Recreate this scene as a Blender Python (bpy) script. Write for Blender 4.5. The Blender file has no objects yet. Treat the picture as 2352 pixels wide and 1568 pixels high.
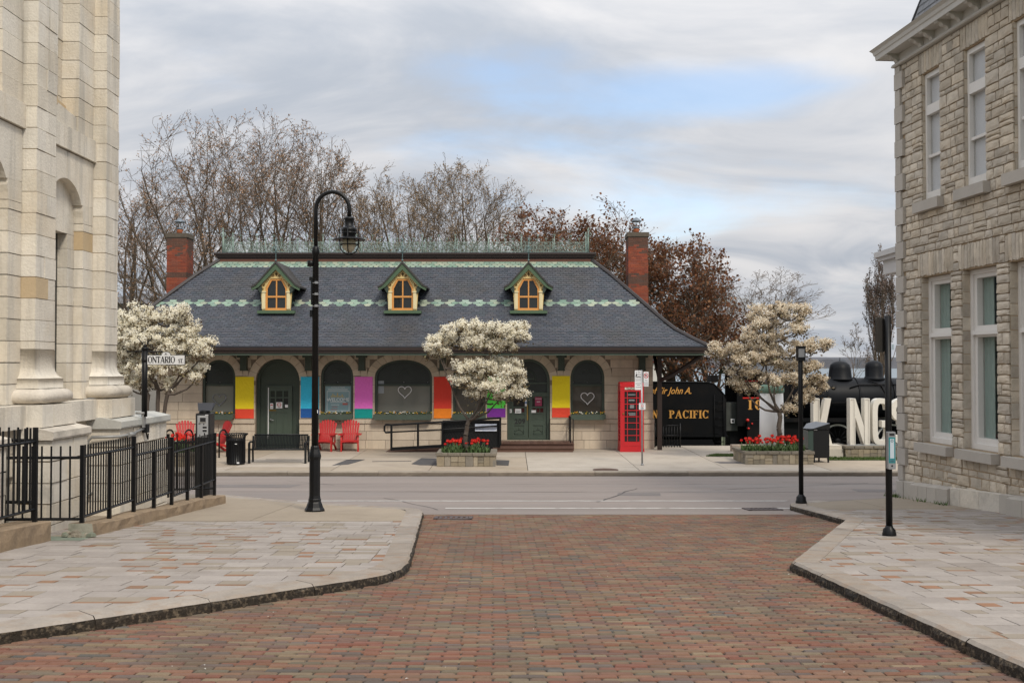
import bpy, math, random
import numpy as np
from mathutils import Vector, Matrix
R = math.radians
sc = bpy.context.scene
C = sc.collection

# ------------------------------------------------------------------ camera
PITCH = 1.248
cd = bpy.data.cameras.new('camera'); cam = bpy.data.objects.new('camera', cd); C.objects.link(cam)
cd.lens = 36.176; cd.sensor_width = 36.0; cd.clip_start = 0.1; cd.clip_end = 20000
cam.location = (0, 0, 3.0); cam.rotation_euler = (R(90 + PITCH), 0, 0)
sc.camera = cam

# ------------------------------------------------------------------ world, sun, exposure
SUN_EL, SUN_AZ = R(46), R(152)          # azimuth clockwise from +Y: behind the camera, a little to its right
w = bpy.data.worlds.new('World'); sc.world = w; w.use_nodes = True
nt = w.node_tree; nt.nodes.clear(); N = nt.nodes.new; LK = nt.links.new
def wn(t, **k):
    n = N(t)
    for a, b in k.items(): setattr(n, a, b)
    return n
def wmath(op, a, b=None, c=None, clamp=False):
    n = N('ShaderNodeMath'); n.operation = op; n.use_clamp = clamp
    for i, x in enumerate((a, b, c)):
        if x is None: continue
        if isinstance(x, (int, float)): n.inputs[i].default_value = x
        else: LK(x, n.inputs[i])
    return n.outputs[0]
tc = N('ShaderNodeTexCoord'); sep = N('ShaderNodeSeparateXYZ'); LK(tc.outputs['Generated'], sep.inputs[0])
sx, sy, sz = sep.outputs
sky = wn('ShaderNodeTexSky', sky_type='NISHITA', sun_disc=False, sun_elevation=SUN_EL, sun_rotation=SUN_AZ, air_density=1.0, dust_density=0.6, ozone_density=1.0)
zc = wmath('ADD', wmath('MAXIMUM', sz, 0.0), 0.20)
cmb = N('ShaderNodeCombineXYZ'); LK(wmath('DIVIDE', sx, zc), cmb.inputs[0]); LK(wmath('DIVIDE', sy, zc), cmb.inputs[1])
def noise(scale, detail, rough, loc, sclv=(1, 1, 1), dist=0.0):
    mp = N('ShaderNodeMapping'); LK(cmb.outputs[0], mp.inputs[0]); mp.inputs['Location'].default_value = loc; mp.inputs['Scale'].default_value = sclv
    n = N('ShaderNodeTexNoise'); LK(mp.outputs[0], n.inputs['Vector']); n.inputs['Scale'].default_value = scale
    n.inputs['Detail'].default_value = detail; n.inputs['Roughness'].default_value = rough; n.inputs['Distortion'].default_value = dist
    return n.outputs[0]
def mapr(x, a, b, c, d):
    n = N('ShaderNodeMapRange'); n.interpolation_type = 'SMOOTHSTEP'; LK(x, n.inputs[0])
    for i, v in zip((1, 2, 3, 4), (a, b, c, d)): n.inputs[i].default_value = v
    return n.outputs[0]
n1 = noise(0.95, 8, 0.56, (6.4, 2.6, 0), (1.0, 1.3, 1), 0.5)
n2 = noise(1.7, 8, 0.56, (8.2, 4.4, 0), (0.85, 1.1, 1), 0.9)
n3 = noise(1.25, 6, 0.5, (1.4, 9.3, 0), (0.6, 1.3, 1), 0.5)
def blob(x0, z0, rx, rz, amp):
    # a smooth opening in the cloud layer around one direction of the sky
    dx = wmath('DIVIDE', wmath('SUBTRACT', sx, x0), rx); dz = wmath('DIVIDE', wmath('SUBTRACT', sz, z0), rz)
    r2 = wmath('ADD', wmath('MULTIPLY', dx, dx), wmath('MULTIPLY', dz, dz))
    front = mapr(sy, 0.2, 0.6, 0.0, 1.0)
    return wmath('MULTIPLY', wmath('MULTIPLY', wmath('EXPONENT', wmath('MULTIPLY', r2, -1.0)), amp), front)
gap = wmath('ADD', blob(0.20, 0.252, 0.17, 0.032, 0.20), blob(-0.10, 0.235, 0.16, 0.030, 0.05))
gap = wmath('ADD', gap, blob(0.30, 0.075, 0.25, 0.016, 0.12))
gap = wmath('ADD', gap, blob(0.16, 0.15, 0.16, 0.022, 0.10))
cover = wmath('SUBTRACT', wmath('ADD', wmath('MULTIPLY', n1, 0.6), wmath('MULTIPLY', n3, 0.4)), gap)
mask = mapr(cover, 0.27, 0.46, 0.0, 1.0)
mask = wmath('MULTIPLY_ADD', mask, 0.66, 0.34)
shade = mapr(wmath('ADD', wmath('MULTIPLY', n2, 0.55), wmath('MULTIPLY', n3, 0.45)), 0.36, 0.64, 0.0, 1.0)
ramp = N('ShaderNodeMixRGB'); LK(shade, ramp.inputs[0])
ramp.inputs[1].default_value = (0.46, 0.50, 0.565, 1); ramp.inputs[2].default_value = (0.775, 0.765, 0.77, 1)
# an overcast sky is about three times as bright overhead as at the horizon
zen = wmath('MULTIPLY_ADD', wmath('POWER', wmath('MAXIMUM', sz, 0.0), 1.5), 1.6, 0.98)
cl = N('ShaderNodeMixRGB'); cl.blend_type = 'MULTIPLY'; cl.inputs[0].default_value = 1; LK(ramp.outputs[0], cl.inputs[1])
zz = N('ShaderNodeCombineXYZ')
for i in range(3): LK(zen, zz.inputs[i])
LK(zz.outputs[0], cl.inputs[2])
SKY_K, CLOUD_K = 0.13, 0.60
bs = N('ShaderNodeBackground'); LK(sky.outputs[0], bs.inputs[0]); bs.inputs[1].default_value = SKY_K
bc = N('ShaderNodeBackground'); LK(cl.outputs[0], bc.inputs[0]); bc.inputs[1].default_value = CLOUD_K
mx = N('ShaderNodeMixShader'); LK(mask, mx.inputs[0]); LK(bs.outputs[0], mx.inputs[1]); LK(bc.outputs[0], mx.inputs[2])
wo = N('ShaderNodeOutputWorld'); LK(mx.outputs[0], wo.inputs[0])

sd = bpy.data.lights.new('sun', 'SUN'); sun = bpy.data.objects.new('sun', sd); C.objects.link(sun)
sd.energy = 1.5; sd.angle = R(11); sd.color = (1.0, 0.91, 0.78)
sun.rotation_euler = (R(90) - SUN_EL, 0, -SUN_AZ + math.pi)
vd = Vector((math.sin(SUN_AZ) * math.cos(SUN_EL), math.cos(SUN_AZ) * math.cos(SUN_EL), math.sin(SUN_EL)))
sun.rotation_euler = vd.to_track_quat('Z', 'Y').to_euler(); sun.location = vd * 60
vs = sc.view_settings; vs.view_transform = 'Standard'; vs.look = 'None'; vs.gamma = 1.0; vs.use_curve_mapping = False; vs.exposure = 0.68
sc.cycles.max_bounces = 8; sc.cycles.use_denoising = True

# ------------------------------------------------------------------ measuring: full-picture pixels (2352 wide) to places in the world
_th = R(PITCH)
def ray(x, y):
    u = (x - 1176) / 2363.5; v = (784 - y) / 2363.5
    return u, math.cos(_th) - v * math.sin(_th), math.sin(_th) + v * math.cos(_th)
def at(x, y, Y):
    a, b, c = ray(x, y); s = Y / b
    return (a * s, Y, 3.0 + c * s)
def zw(Y): return 1.53 - .056 * Y           # pavements beside the brick street
def zs(Y): return 1.44 - .056 * Y           # brick street
def zr(Y): return 1.3595 - .0514 * Y           # the asphalt road

# ------------------------------------------------------------------ materials
MATS = {}
def M(name, cols, rough=0.8, namp=0.12, nsc=3.0, bump=0.0, bsc=20.0, metal=0.0, spec=0.4, jit=0.0, stain=None, stretch=None, streak=None, trans=0.0):
    """cols: one colour or several picked per piece at random; namp: mottling; jit: brightness per piece; stain: (colour, amount, scale); streak: (colour, amount) runs of dirt down a face"""
    if name in MATS: return MATS[name]
    m = bpy.data.materials.new(name); m.use_nodes = True; t = m.node_tree; b = t.nodes['Principled BSDF']
    n = t.nodes.new; l = t.links.new
    def mth(op, a, c=None):
        k = n('ShaderNodeMath'); k.operation = op
        for i, x in enumerate((a, c)):
            if x is None: continue
            if isinstance(x, (int, float)): k.inputs[i].default_value = x
            else: l(x, k.inputs[i])
        return k.outputs[0]
    if not isinstance(cols[0], (tuple, list)): cols = [cols]
    geo = n('ShaderNodeNewGeometry'); oi = n('ShaderNodeObjectInfo')
    rnd = mth('FRACT', mth('ADD', oi.outputs['Random'], geo.outputs['Random Per Island']))
    if len(cols) == 1:
        rgb = n('ShaderNodeRGB'); rgb.outputs[0].default_value = (*cols[0], 1); col = rgb.outputs[0]
    else:
        cr = n('ShaderNodeValToRGB'); cr.color_ramp.interpolation = 'LINEAR'; e = cr.color_ramp.elements
        while len(e) < len(cols): e.new(0.5)
        for i, c in enumerate(cols): e[i].position = (i + .0) / (len(cols) - 1); e[i].color = (*c, 1)
        l(rnd, cr.inputs[0]); col = cr.outputs[0]
    pos = geo.outputs['Position']
    if stretch:
        mp = n('ShaderNodeMapping'); l(pos, mp.inputs[0]); mp.inputs['Scale'].default_value = stretch; pos2 = mp.outputs[0]
    else: pos2 = pos
    def nz(scale, det=5.0, p=pos2):
        k = n('ShaderNodeTexNoise'); l(p, k.inputs['Vector']); k.inputs['Scale'].default_value = scale; k.inputs['Detail'].default_value = det; k.inputs['Roughness'].default_value = 0.6
        return k.outputs[0]
    def mul(c, f):
        k = n('ShaderNodeVectorMath'); k.operation = 'SCALE'; l(c, k.inputs[0]); l(f, k.inputs['Scale']); return k.outputs[0]
    if namp:
        f = mth('ADD', mth('MULTIPLY', mth('SUBTRACT', nz(nsc), 0.5), 4.0 * namp), 1.0)
        f = mth('MULTIPLY', f, mth('ADD', mth('MULTIPLY', mth('SUBTRACT', nz(nsc * 11, 3), 0.5), 2.2 * namp), 1.0))
        col = mul(col, f)
    if jit:
        r2 = mth('FRACT', mth('MULTIPLY', rnd, 7.37))
        col = mul(col, mth('ADD', mth('MULTIPLY', r2, 2 * jit), 1.0 - jit))
    def mix(c, c2, f):
        k = n('ShaderNodeMixRGB'); l(f, k.inputs[0]); l(c, k.inputs[1]); k.inputs[2].default_value = (*c2, 1); return k.outputs[0]
    def rng(x, a, c):
        k = n('ShaderNodeMapRange'); l(x, k.inputs[0]); k.inputs[1].default_value = a; k.inputs[2].default_value = c; k.clamp = True; return k.outputs[0]
    if stain:
        col = mix(col, stain[0], mth('MULTIPLY', rng(nz(stain[2], 6), 0.5, 0.72), stain[1]))
    if streak:
        mp = n('ShaderNodeMapping'); l(pos, mp.inputs[0]); mp.inputs['Scale'].default_value = (4.5, 4.5, 0.35)
        col = mix(col, streak[0], mth('MULTIPLY', rng(nz(1.0, 4, mp.outputs[0]), 0.5, 0.7), streak[1]))
    l(col, b.inputs['Base Color'])
    b.inputs['Roughness'].default_value = rough; b.inputs['Metallic'].default_value = metal; b.inputs['Specular IOR Level'].default_value = spec
    if bump:
        bp = n('ShaderNodeBump'); bp.inputs['Strength'].default_value = bump; bp.inputs['Distance'].default_value = 0.02
        l(nz(bsc, 6), bp.inputs['Height']); l(bp.outputs[0], b.inputs['Normal'])
    if trans:          # thin petals and leaves let part of the light through
        tl = n('ShaderNodeBsdfTranslucent'); l(col, tl.inputs['Color']); ms = n('ShaderNodeMixShader'); ms.inputs[0].default_value = trans
        l(b.outputs[0], ms.inputs[1]); l(tl.outputs[0], ms.inputs[2]); l(ms.outputs[0], t.nodes['Material Output'].inputs['Surface'])
    MATS[name] = m
    return m
def glass(name, col, rough=0.02, alpha=1.0):
    if name in MATS: return MATS[name]
    m = bpy.data.materials.new(name); m.use_nodes = True; t = m.node_tree; b = t.nodes['Principled BSDF']
    b.inputs['Base Color'].default_value = (*col, 1); b.inputs['Roughness'].default_value = rough; b.inputs['IOR'].default_value = 1.5
    n = t.nodes.new('ShaderNodeTexNoise'); n.inputs['Scale'].default_value = 1.3
    g = t.nodes.new('ShaderNodeNewGeometry'); t.links.new(g.outputs['Position'], n.inputs['Vector'])
    bp = t.nodes.new('ShaderNodeBump'); bp.inputs['Strength'].default_value = 0.12; bp.inputs['Distance'].default_value = 0.03; t.links.new(n.outputs[0], bp.inputs['Height']); t.links.new(bp.outputs[0], b.inputs['Normal'])
    if alpha < 1:
        tr = t.nodes.new('ShaderNodeBsdfTransparent'); ms = t.nodes.new('ShaderNodeMixShader'); ms.inputs[0].default_value = alpha
        o = t.nodes['Material Output']; t.links.new(tr.outputs[0], ms.inputs[1]); t.links.new(b.outputs[0], ms.inputs[2]); t.links.new(ms.outputs[0], o.inputs['Surface'])
    MATS[name] = m; return m
def emit(name, col, k):
    m = bpy.data.materials.new(name); m.use_nodes = True; b = m.node_tree.nodes['Principled BSDF']
    b.inputs['Base Color'].default_value = (*col, 1); b.inputs['Emission Color'].default_value = (*col, 1); b.inputs['Emission Strength'].default_value = k
    return m

# ------------------------------------------------------------------ mesh building
WL = {}
class Fr:
    """a wall's own frame: u along it, d out of it, z up"""
    def __init__(s, O, U, Nn): s.O = Vector((O[0], O[1], 0)); s.U = Vector((U[0], U[1], 0)).normalized(); s.N = Vector((Nn[0], Nn[1], 0)).normalized()
    def p(s, u, d, z): v = s.O + s.U * u + s.N * d; return (v.x, v.y, z)
WORLD = Fr((0, 0), (1, 0), (0, 1))
class MB:
    def __init__(s): s.v = []; s.f = []; s.m = []; s.s = []
    def add(s, vs, fs, mi=0, smooth=False):
        b = len(s.v); s.v += [tuple(x) for x in vs]
        for f in fs: s.f.append(tuple(b + i for i in f)); s.m.append(mi); s.s.append(smooth)
    HEX = [(3, 2, 1, 0), (4, 5, 6, 7), (0, 1, 5, 4), (1, 2, 6, 5), (2, 3, 7, 6), (3, 0, 4, 7)]
    def hexa(s, p, mi=0): s.add(p, s.HEX, mi)
    def box(s, x0, x1, y0, y1, z0, z1, mi=0):
        s.hexa([(x0, y0, z0), (x1, y0, z0), (x1, y1, z0), (x0, y1, z0), (x0, y0, z1), (x1, y0, z1), (x1, y1, z1), (x0, y1, z1)], mi)
    def fbox(s, F, u0, u1, d0, d1, z0, z1, mi=0):
        s.hexa([F.p(u0, d1, z0), F.p(u1, d1, z0), F.p(u1, d0, z0), F.p(u0, d0, z0), F.p(u0, d1, z1), F.p(u1, d1, z1), F.p(u1, d0, z1), F.p(u0, d0, z1)], mi)
    def prism(s, F, poly, d0, d1, mi=0, back=True):
        n = len(poly); vs = [F.p(u, d1, z) for u, z in poly] + [F.p(u, d0, z) for u, z in poly]
        fs = [tuple(range(n))] + ([tuple(range(2 * n - 1, n - 1, -1))] if back else []) + [(i, i + n, (i + 1) % n + n, (i + 1) % n) for i in range(n)]
        s.add(vs, fs, mi)
    def ringprism(s, F, outer, inner, d0, d1, mi=0):
        n = len(outer); vs = [F.p(u, d1, z) for u, z in outer] + [F.p(u, d1, z) for u, z in inner] + [F.p(u, d0, z) for u, z in outer] + [F.p(u, d0, z) for u, z in inner]
        fs = []
        for i in range(n):
            j = (i + 1) % n
            fs += [(i, j, n + j, n + i), (2 * n + i, 3 * n + i, 3 * n + j, 2 * n + j), (i, 2 * n + i, 2 * n + j, j), (n + i, n + j, 3 * n + j, 3 * n + i)]
        s.add(vs, fs, mi)
    def tube(s, pts, r, n=8, mi=0, cap=True, smooth=True):
        pts = [Vector(p) for p in pts]; k = len(pts); rs = r if isinstance(r, (list, tuple)) else [r] * k
        vs = []; prev = None
        for i, p in enumerate(pts):
            t = (pts[min(i + 1, k - 1)] - pts[max(i - 1, 0)]).normalized()
            if prev is None:
                a = Vector((0, 0, 1)) if abs(t.z) < .9 else Vector((1, 0, 0)); e = t.cross(a).normalized()
            else: e = (prev - t * prev.dot(t)).normalized()
            prev = e; g = t.cross(e)
            for j in range(n):
                an = 2 * math.pi * j / n; vs.append(p + (e * math.cos(an) + g * math.sin(an)) * rs[i])
        fs = [(i * n + j, i * n + (j + 1) % n, (i + 1) * n + (j + 1) % n, (i + 1) * n + j) for i in range(k - 1) for j in range(n)]
        s.add(vs, fs, mi, smooth)
        if cap:
            b = len(s.v) - k * n
            s.f += [tuple(b + j for j in range(n - 1, -1, -1)), tuple(b + (k - 1) * n + j for j in range(n))]; s.m += [mi, mi]; s.s += [False, False]
    def lathe(s, prof, c, n=16, mi=0, axis=None, smooth=True):
        vs = []
        ax = Vector(axis).normalized() if axis else Vector((0, 0, 1))
        a = Vector((1, 0, 0)) if abs(ax.x) < .9 else Vector((0, 1, 0)); e = (a - ax * a.dot(ax)).normalized(); g = ax.cross(e)
        for r, z in prof:
            for j in range(n):
                an = 2 * math.pi * j / n; vs.append(Vector(c) + ax * z + (e * math.cos(an) + g * math.sin(an)) * max(r, 1e-4))
        fs = [(i * n + j, i * n + (j + 1) % n, (i + 1) * n + (j + 1) % n, (i + 1) * n + j) for i in range(len(prof) - 1) for j in range(n)]
        s.add(vs, fs, mi, smooth)
        b = len(s.v) - len(vs); q = len(prof) - 1
        if prof[0][0] > 1e-3: s.f.append(tuple(b + j for j in range(n - 1, -1, -1))); s.m.append(mi); s.s.append(False)
        if prof[q][0] > 1e-3: s.f.append(tuple(b + q * n + j for j in range(n))); s.m.append(mi); s.s.append(False)
    def quad(s, a, b, c, d, mi=0): s.add([a, b, c, d], [(0, 1, 2, 3)], mi)
    def mesh(s, name, mats, off=(0, 0, 0)):
        me = bpy.data.meshes.new(name)
        o = off; me.from_pydata([(x - o[0], y - o[1], z - o[2]) for x, y, z in s.v], [], s.f)
        for m in (mats if isinstance(mats, (list, tuple)) else [mats]): me.materials.append(m)
        me.polygons.foreach_set('material_index', s.m); me.polygons.foreach_set('use_smooth', s.s); me.update()
        return me
    def build(s, name, mats, parent=None, origin=None, **k):
        off = WL[parent.name] if parent is not None else (origin or (0, 0, 0))
        o = bpy.data.objects.new(name, s.mesh(name, mats, off)); C.objects.link(o)
        if parent is not None: o.parent = parent; WL[o.name] = off
        else: o.location = off; WL[o.name] = tuple(off)
        for a, b in k.items(): o[a] = b
        return o
def thing(name, label, cat, loc=(0, 0, 0), group=None, kind=None):
    o = bpy.data.objects.new(name, None); C.objects.link(o); o.location = loc; o.empty_display_size = .2
    o['label'] = label
    if cat: o['category'] = cat
    if group: o['group'] = group
    if kind: o['kind'] = kind
    WL[o.name] = tuple(loc); return o
def piece(name, me, parent, loc, rot=(0, 0, 0), scl=(1, 1, 1)):
    """one piece of a part, sharing its mesh with the others like it"""
    o = bpy.data.objects.new(name, me); C.objects.link(o)
    off = WL[parent.name] if parent is not None else (0, 0, 0)
    o.location = (loc[0] - off[0], loc[1] - off[1], loc[2] - off[2]); o.rotation_euler = rot; o.scale = scl
    if parent is not None: o.parent = parent
    return o
def copy_tree(root, loc, rz, label=None):
    r = root.copy(); C.objects.link(r); r.location = loc; r.rotation_euler = (0, 0, rz)
    if label: r['label'] = label
    for ch in root.children:
        c = ch.copy(); C.objects.link(c); c.parent = r
        for g in ch.children:
            d = g.copy(); C.objects.link(d); d.parent = c
    return r
def arc(cx, cz, rx, rz, a0, a1, n): return [(cx + rx * math.cos(a0 + (a1 - a0) * i / n), cz + rz * math.sin(a0 + (a1 - a0) * i / n)) for i in range(n + 1)]
def arch_poly(u0, u1, z0, zsp, rise, n=16):
    """a closed outline: sill corners, jambs and an elliptical head (counter-clockwise)"""
    c = (u0 + u1) / 2; return [(u0, z0), (u1, z0)] + arc(c, zsp, (u1 - u0) / 2, rise, 0, math.pi, n)
_fonts = {}
def text_data(body, size, ext=0.004, off=0.0, shear=0.0, align='LEFT', space=1.0, sx=1.0):
    cu = bpy.data.curves.new('t', 'FONT'); cu.body = body; cu.size = size; cu.extrude = ext; cu.offset = off; cu.shear = shear; cu.align_x = align; cu.space_character = space
    cu.resolution_u = 4
    o = bpy.data.objects.new('t', cu); C.objects.link(o)
    dg = bpy.context.evaluated_depsgraph_get(); me = bpy.data.meshes.new_from_object(o.evaluated_get(dg))
    bpy.data.objects.remove(o); bpy.data.curves.remove(cu)
    return me
def text(name, body, size, loc, mat, parent, rot=(math.pi / 2, 0, 0), ext=0.004, off=0.0, shear=0.0, align='LEFT', space=1.0, sx=1.0):
    me = text_data(body, size, ext, off, shear, align, space); me.materials.clear(); me.materials.append(mat); me.name = name
    return piece(name, me, parent, loc, rot, (sx, 1, 1))
UNIT = {}
def unit_box(mat, bev=0.0):
    """a unit block (x, y -0.5..0.5, top at z 0, bottom -1) with the top edge eased"""
    key = (mat.name, bev)
    if key not in UNIT:
        b = MB(); t = .5 - bev
        b.add([(-.5, -.5, -1), (.5, -.5, -1), (.5, .5, -1), (-.5, .5, -1), (-.5, -.5, -bev * 2), (.5, -.5, -bev * 2), (.5, .5, -bev * 2), (-.5, .5, -bev * 2), (-t, -t, 0), (t, -t, 0), (t, t, 0), (-t, t, 0)],
              [(0, 1, 5, 4), (1, 2, 6, 5), (2, 3, 7, 6), (3, 0, 4, 7), (4, 5, 9, 8), (5, 6, 10, 9), (6, 7, 11, 10), (7, 4, 8, 11), (8, 9, 10, 11)])
        UNIT[key] = b.mesh('block', mat)
    return UNIT[key]
def pip(x, y, poly):
    c = False; j = len(poly) - 1
    for i in range(len(poly)):
        xi, yi = poly[i]; xj, yj = poly[j]
        if (yi > y) != (yj > y) and x < (xj - xi) * (y - yi) / (yj - yi) + xi: c = not c
        j = i
    return c
def edge_dist(x, y, poly):
    best = 1e9
    for i in range(len(poly)):
        ax, ay = poly[i - 1]; bx, by = poly[i]; dx, dy = bx - ax, by - ay; L = dx * dx + dy * dy
        t = 0 if L == 0 else max(0, min(1, ((x - ax) * dx + (y - ay) * dy) / L))
        best = min(best, math.hypot(x - ax - t * dx, y - ay - t * dy))
    return best
def rot2(p, q, r, F): pass

# shared materials
IRON = M('black_iron', (0.0055, 0.006, 0.007), 0.42, 0.1, 6, 0.05, 60, spec=0.28)
BLACKP = M('black_plastic', (0.008, 0.009, 0.010), 0.5, 0.08, 5, spec=.3)
STEEL = M('galvanised_steel', (0.34, 0.35, 0.36), 0.42, 0.1, 8, metal=0.6)
WHITE = M('white_sheet', (0.75, 0.76, 0.77), 0.5, 0.03, 3)
INK = M('sign_ink', (0.02, 0.02, 0.022), 0.6, 0)
REDINK = M('red_ink', (0.45, 0.03, 0.03), 0.6, 0)
GRASSM = M('grass_blade', [(0.035, 0.075, 0.014), (0.07, 0.12, 0.022), (0.09, 0.13, 0.03)], 0.7, 0.1, 2)
# ================================================================== THE GROUND
random.seed(4)
ASPH = M('asphalt', (0.232, 0.198, 0.178), 0.88, 0.13, 0.5, 0.35, 120, stain=((0.225, 0.207, 0.195), 0.7, 0.35), stretch=(0.25, 1.6, 1))
CONC = M('pavement_concrete', [(0.345, 0.285, 0.215), (0.375, 0.315, 0.245), (0.385, 0.335, 0.275), (0.33, 0.275, 0.21)], 0.88, 0.07, 1.2, 0.15, 90, jit=.05, stain=((0.22, 0.18, 0.14), 0.45, 0.9))
SANDJ = M('joint_sand', (0.045, 0.04, 0.034), 0.95, 0.2, 10)
EARTH = M('park_ground', (0.07, 0.085, 0.04), 0.95, 0.25, 0.5, 0.3, 20)
PAINT = M('road_paint', (0.60, 0.585, 0.55), 0.75, 0.12, 5, stain=((0.23, 0.21, 0.195), 0.95, 4))

def sheet(name, poly, zf, mat, thick=0.3, **k):
    b = MB(); n = len(poly)
    vs = [(x, y, zf(y)) for x, y in poly] + [(x, y, zf(y) - thick) for x, y in poly]
    b.add(vs, [tuple(range(n))] + [(i, i + n, (i + 1) % n + n, (i + 1) % n) for i in range(n)])
    return b.build(name, mat, **k)

# wide ground that reaches the horizon: park level behind the station, and the land round the streets
b = MB()
b.quad((-4000, -4000, -1.6), (4000, -4000, -1.6), (4000, 95, -1.6), (-4000, 95, -1.6))
b.quad((-60, 37.9, -1.1), (60, 37.9, -1.1), (60, 93, -1.2), (-60, 93, -1.2))
g = b.build('ground', EARTH, kind='structure', label='low park ground behind the station running down to the water')
b = MB(); b.quad((-9000, 94, -5.0), (9000, 94, -5.0), (9000, 9000, -5.0), (-9000, 9000, -5.0))
LAKE = M('lake_water', (0.09, 0.14, 0.17), 0.25, 0.06, 0.02, 0.3, 0.6, spec=0.5, stretch=(0.4, 1, 1))
b.build('water', LAKE, kind='structure', label='grey blue lake beyond the park')
b = MB(); rs = random.Random(8); prevz = 12
xs = list(range(-2600, 3200, 14)); tops = []
for x in xs: prevz = max(9.5, min(14, prevz + rs.uniform(-1.5, 1.5))); tops.append(prevz)
for i in range(len(xs) - 1):
    b.add([(xs[i], 1900, -5), (xs[i + 1], 1900, -5), (xs[i + 1], 1915, tops[i + 1] - 2), (xs[i], 1915, tops[i] - 2), (xs[i + 1], 1980, tops[i + 1] + 2), (xs[i], 1980, tops[i] + 2), (xs[i], 2400, tops[i] + 4), (xs[i + 1], 2400, tops[i + 1] + 4)], [(0, 1, 2, 3), (3, 2, 4, 5), (5, 4, 7, 6)])
b.build('hills', M('far_woods', [(0.075, 0.082, 0.095), (0.10, 0.10, 0.11)], 0.95, 0.22, 0.03), kind='structure', label='low wooded far shore across the lake')

# asphalt road, with the two crosswalk lines
road = sheet('road', [(-40, 17.44), (40, 17.44), (40, 28.70), (-40, 28.70)], zr, ASPH, kind='structure', label='grey asphalt road crossing in front of the station')
for y0, x0, x1 in ((18.53, -1.2, 5.2), (20.15, -4.2, 5.4)):
    b = MB(); rr = random.Random(3); x = x0
    while x < x1:
        d = rr.uniform(.25, .6); j = rr.uniform(-.008, .008)
        b.quad((x, y0 + j, zr(y0) + .004), (min(x + d, x1), y0 + j, zr(y0) + .004), (min(x + d, x1), y0 + .11 + j, zr(y0 + .11) + .004), (x, y0 + .11 + j, zr(y0 + .11) + .004)); x += d + (rr.random() < .06) * .05
    b.build('road_marking', PAINT, road)

# cracks, sealed seams and worn patches in the asphalt
SEAM = M('road_seam', (0.055, 0.050, 0.048), .9, .2, 4)
rs = random.Random(17)
for (x, y, dx, dy, n) in ((-12, 22.6, 1, .004, 60), (-9, 25.4, 1, -.003, 70), (1.5, 19.6, .3, .9, 12), (4.2, 23.0, .8, .5, 14), (-2.8, 21.2, .4, -.8, 9), (6.5, 26.2, .9, -.3, 16), (-6.0, 26.8, .5, -.6, 8), (9.0, 21.5, .2, .9, 14)):
    b = MB(); w_ = rs.uniform(.012, .024); prev = None
    for i in range(n):
        x += dx * .4 + rs.uniform(-.06, .06); y += dy * .4 + rs.uniform(-.05, .05)
        if not 17.6 < y < 28.5: break
        k = w_ * rs.uniform(.4, 1.3); p = [(x - k * dy, y + k * dx, zr(y + k * dx) + .0035), (x + k * dy, y - k * dx, zr(y - k * dx) + .0035)]
        if prev: b.quad(prev[0], prev[1], p[1], p[0])
        prev = p
    b.build('crack', SEAM, road)
for pts in ([(2.2, 21.6), (3.1, 21.5), (3.2, 22.3), (2.3, 22.4)], [(-7.4, 24.2), (-5.2, 24.0), (-5.1, 25.0), (-7.3, 25.1)], [(7.6, 22.6), (9.4, 22.5), (9.5, 23.3), (7.7, 23.5)]):
    b = MB(); b.add([(x, y, zr(y) + .003) for x, y in pts], [(0, 1, 2, 3)]); b.build('asphalt_patch', M('road_patch', (0.165, 0.148, 0.140), .9, .12, 2, .3, 100), road)
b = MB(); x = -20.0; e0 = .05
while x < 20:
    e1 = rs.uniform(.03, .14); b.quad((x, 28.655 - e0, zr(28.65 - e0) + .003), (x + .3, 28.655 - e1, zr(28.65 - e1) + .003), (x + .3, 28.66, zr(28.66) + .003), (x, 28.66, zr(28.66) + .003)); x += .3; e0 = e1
b.build('gutter_shade_grit', M('gutter_shade_grit', (0.075, 0.062, 0.048), .95, .3, 6), road)  # contact shade at the kerb foot, painted as a ragged dark strip of grit
# brick street
LK_ = [(-7.5, 2.9), (-6.0, 4.6), (-3.59, 7.26), (-2.69, 8.25), (-1.85, 9.23), (-1.42, 9.74), (-1.22, 10.02), (-1.11, 10.4), (-1.08, 10.86), (-1.2, 12.85), (-1.40, 16.09), (-1.45, 16.9), (-1.50, 17.25), (-1.60, 17.5), (-1.80, 17.67), (-3.79, 18.87), (-5.89, 20.9), (-9, 22.6), (-14, 22.9)]
RK_ = [(3.35, 2.9), (3.12, 5.0), (3.08, 6.23), (2.92, 10.86), (5.02, 15.59), (4.95, 17.2), (4.90, 18.2), (5.05, 18.75), (5.7, 19.3), (7.4, 20.3), (9, 20.9), (14, 21.2)]
street = sheet('brick_street', [(-8, 2.6), (8, 2.6), (8, 17.45), (-8, 17.45)], lambda y: zs(y) - .012, SANDJ, kind='structure', label='brick paved street running towards the station')
BRK = M('street_brick', [(0.194, 0.079, 0.054), (0.200, 0.107, 0.071), (0.138, 0.114, 0.080), (0.194, 0.143, 0.092), (0.173, 0.075, 0.054), (0.142, 0.122, 0.089), (0.206, 0.100, 0.063), (0.187, 0.139, 0.089), (0.153, 0.090, 0.072), (0.109, 0.102, 0.090), (0.187, 0.085, 0.059), (0.166, 0.131, 0.088)], 0.85, 0.15, 1.1, 0.4, 70, jit=.16, stain=((0.11, 0.092, 0.075), 0.45, 0.8), spec=.25)
BL, BW = 0.222, 0.070
streetpoly = [(x, y) for x, y in LK_[:15]] + [(-1.6, 17.43), (5.0, 17.43)] + [(x, y) for x, y in reversed(RK_[:6])]
cand = []
row = 0; y = 3.5; rs = random.Random(11)
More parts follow.
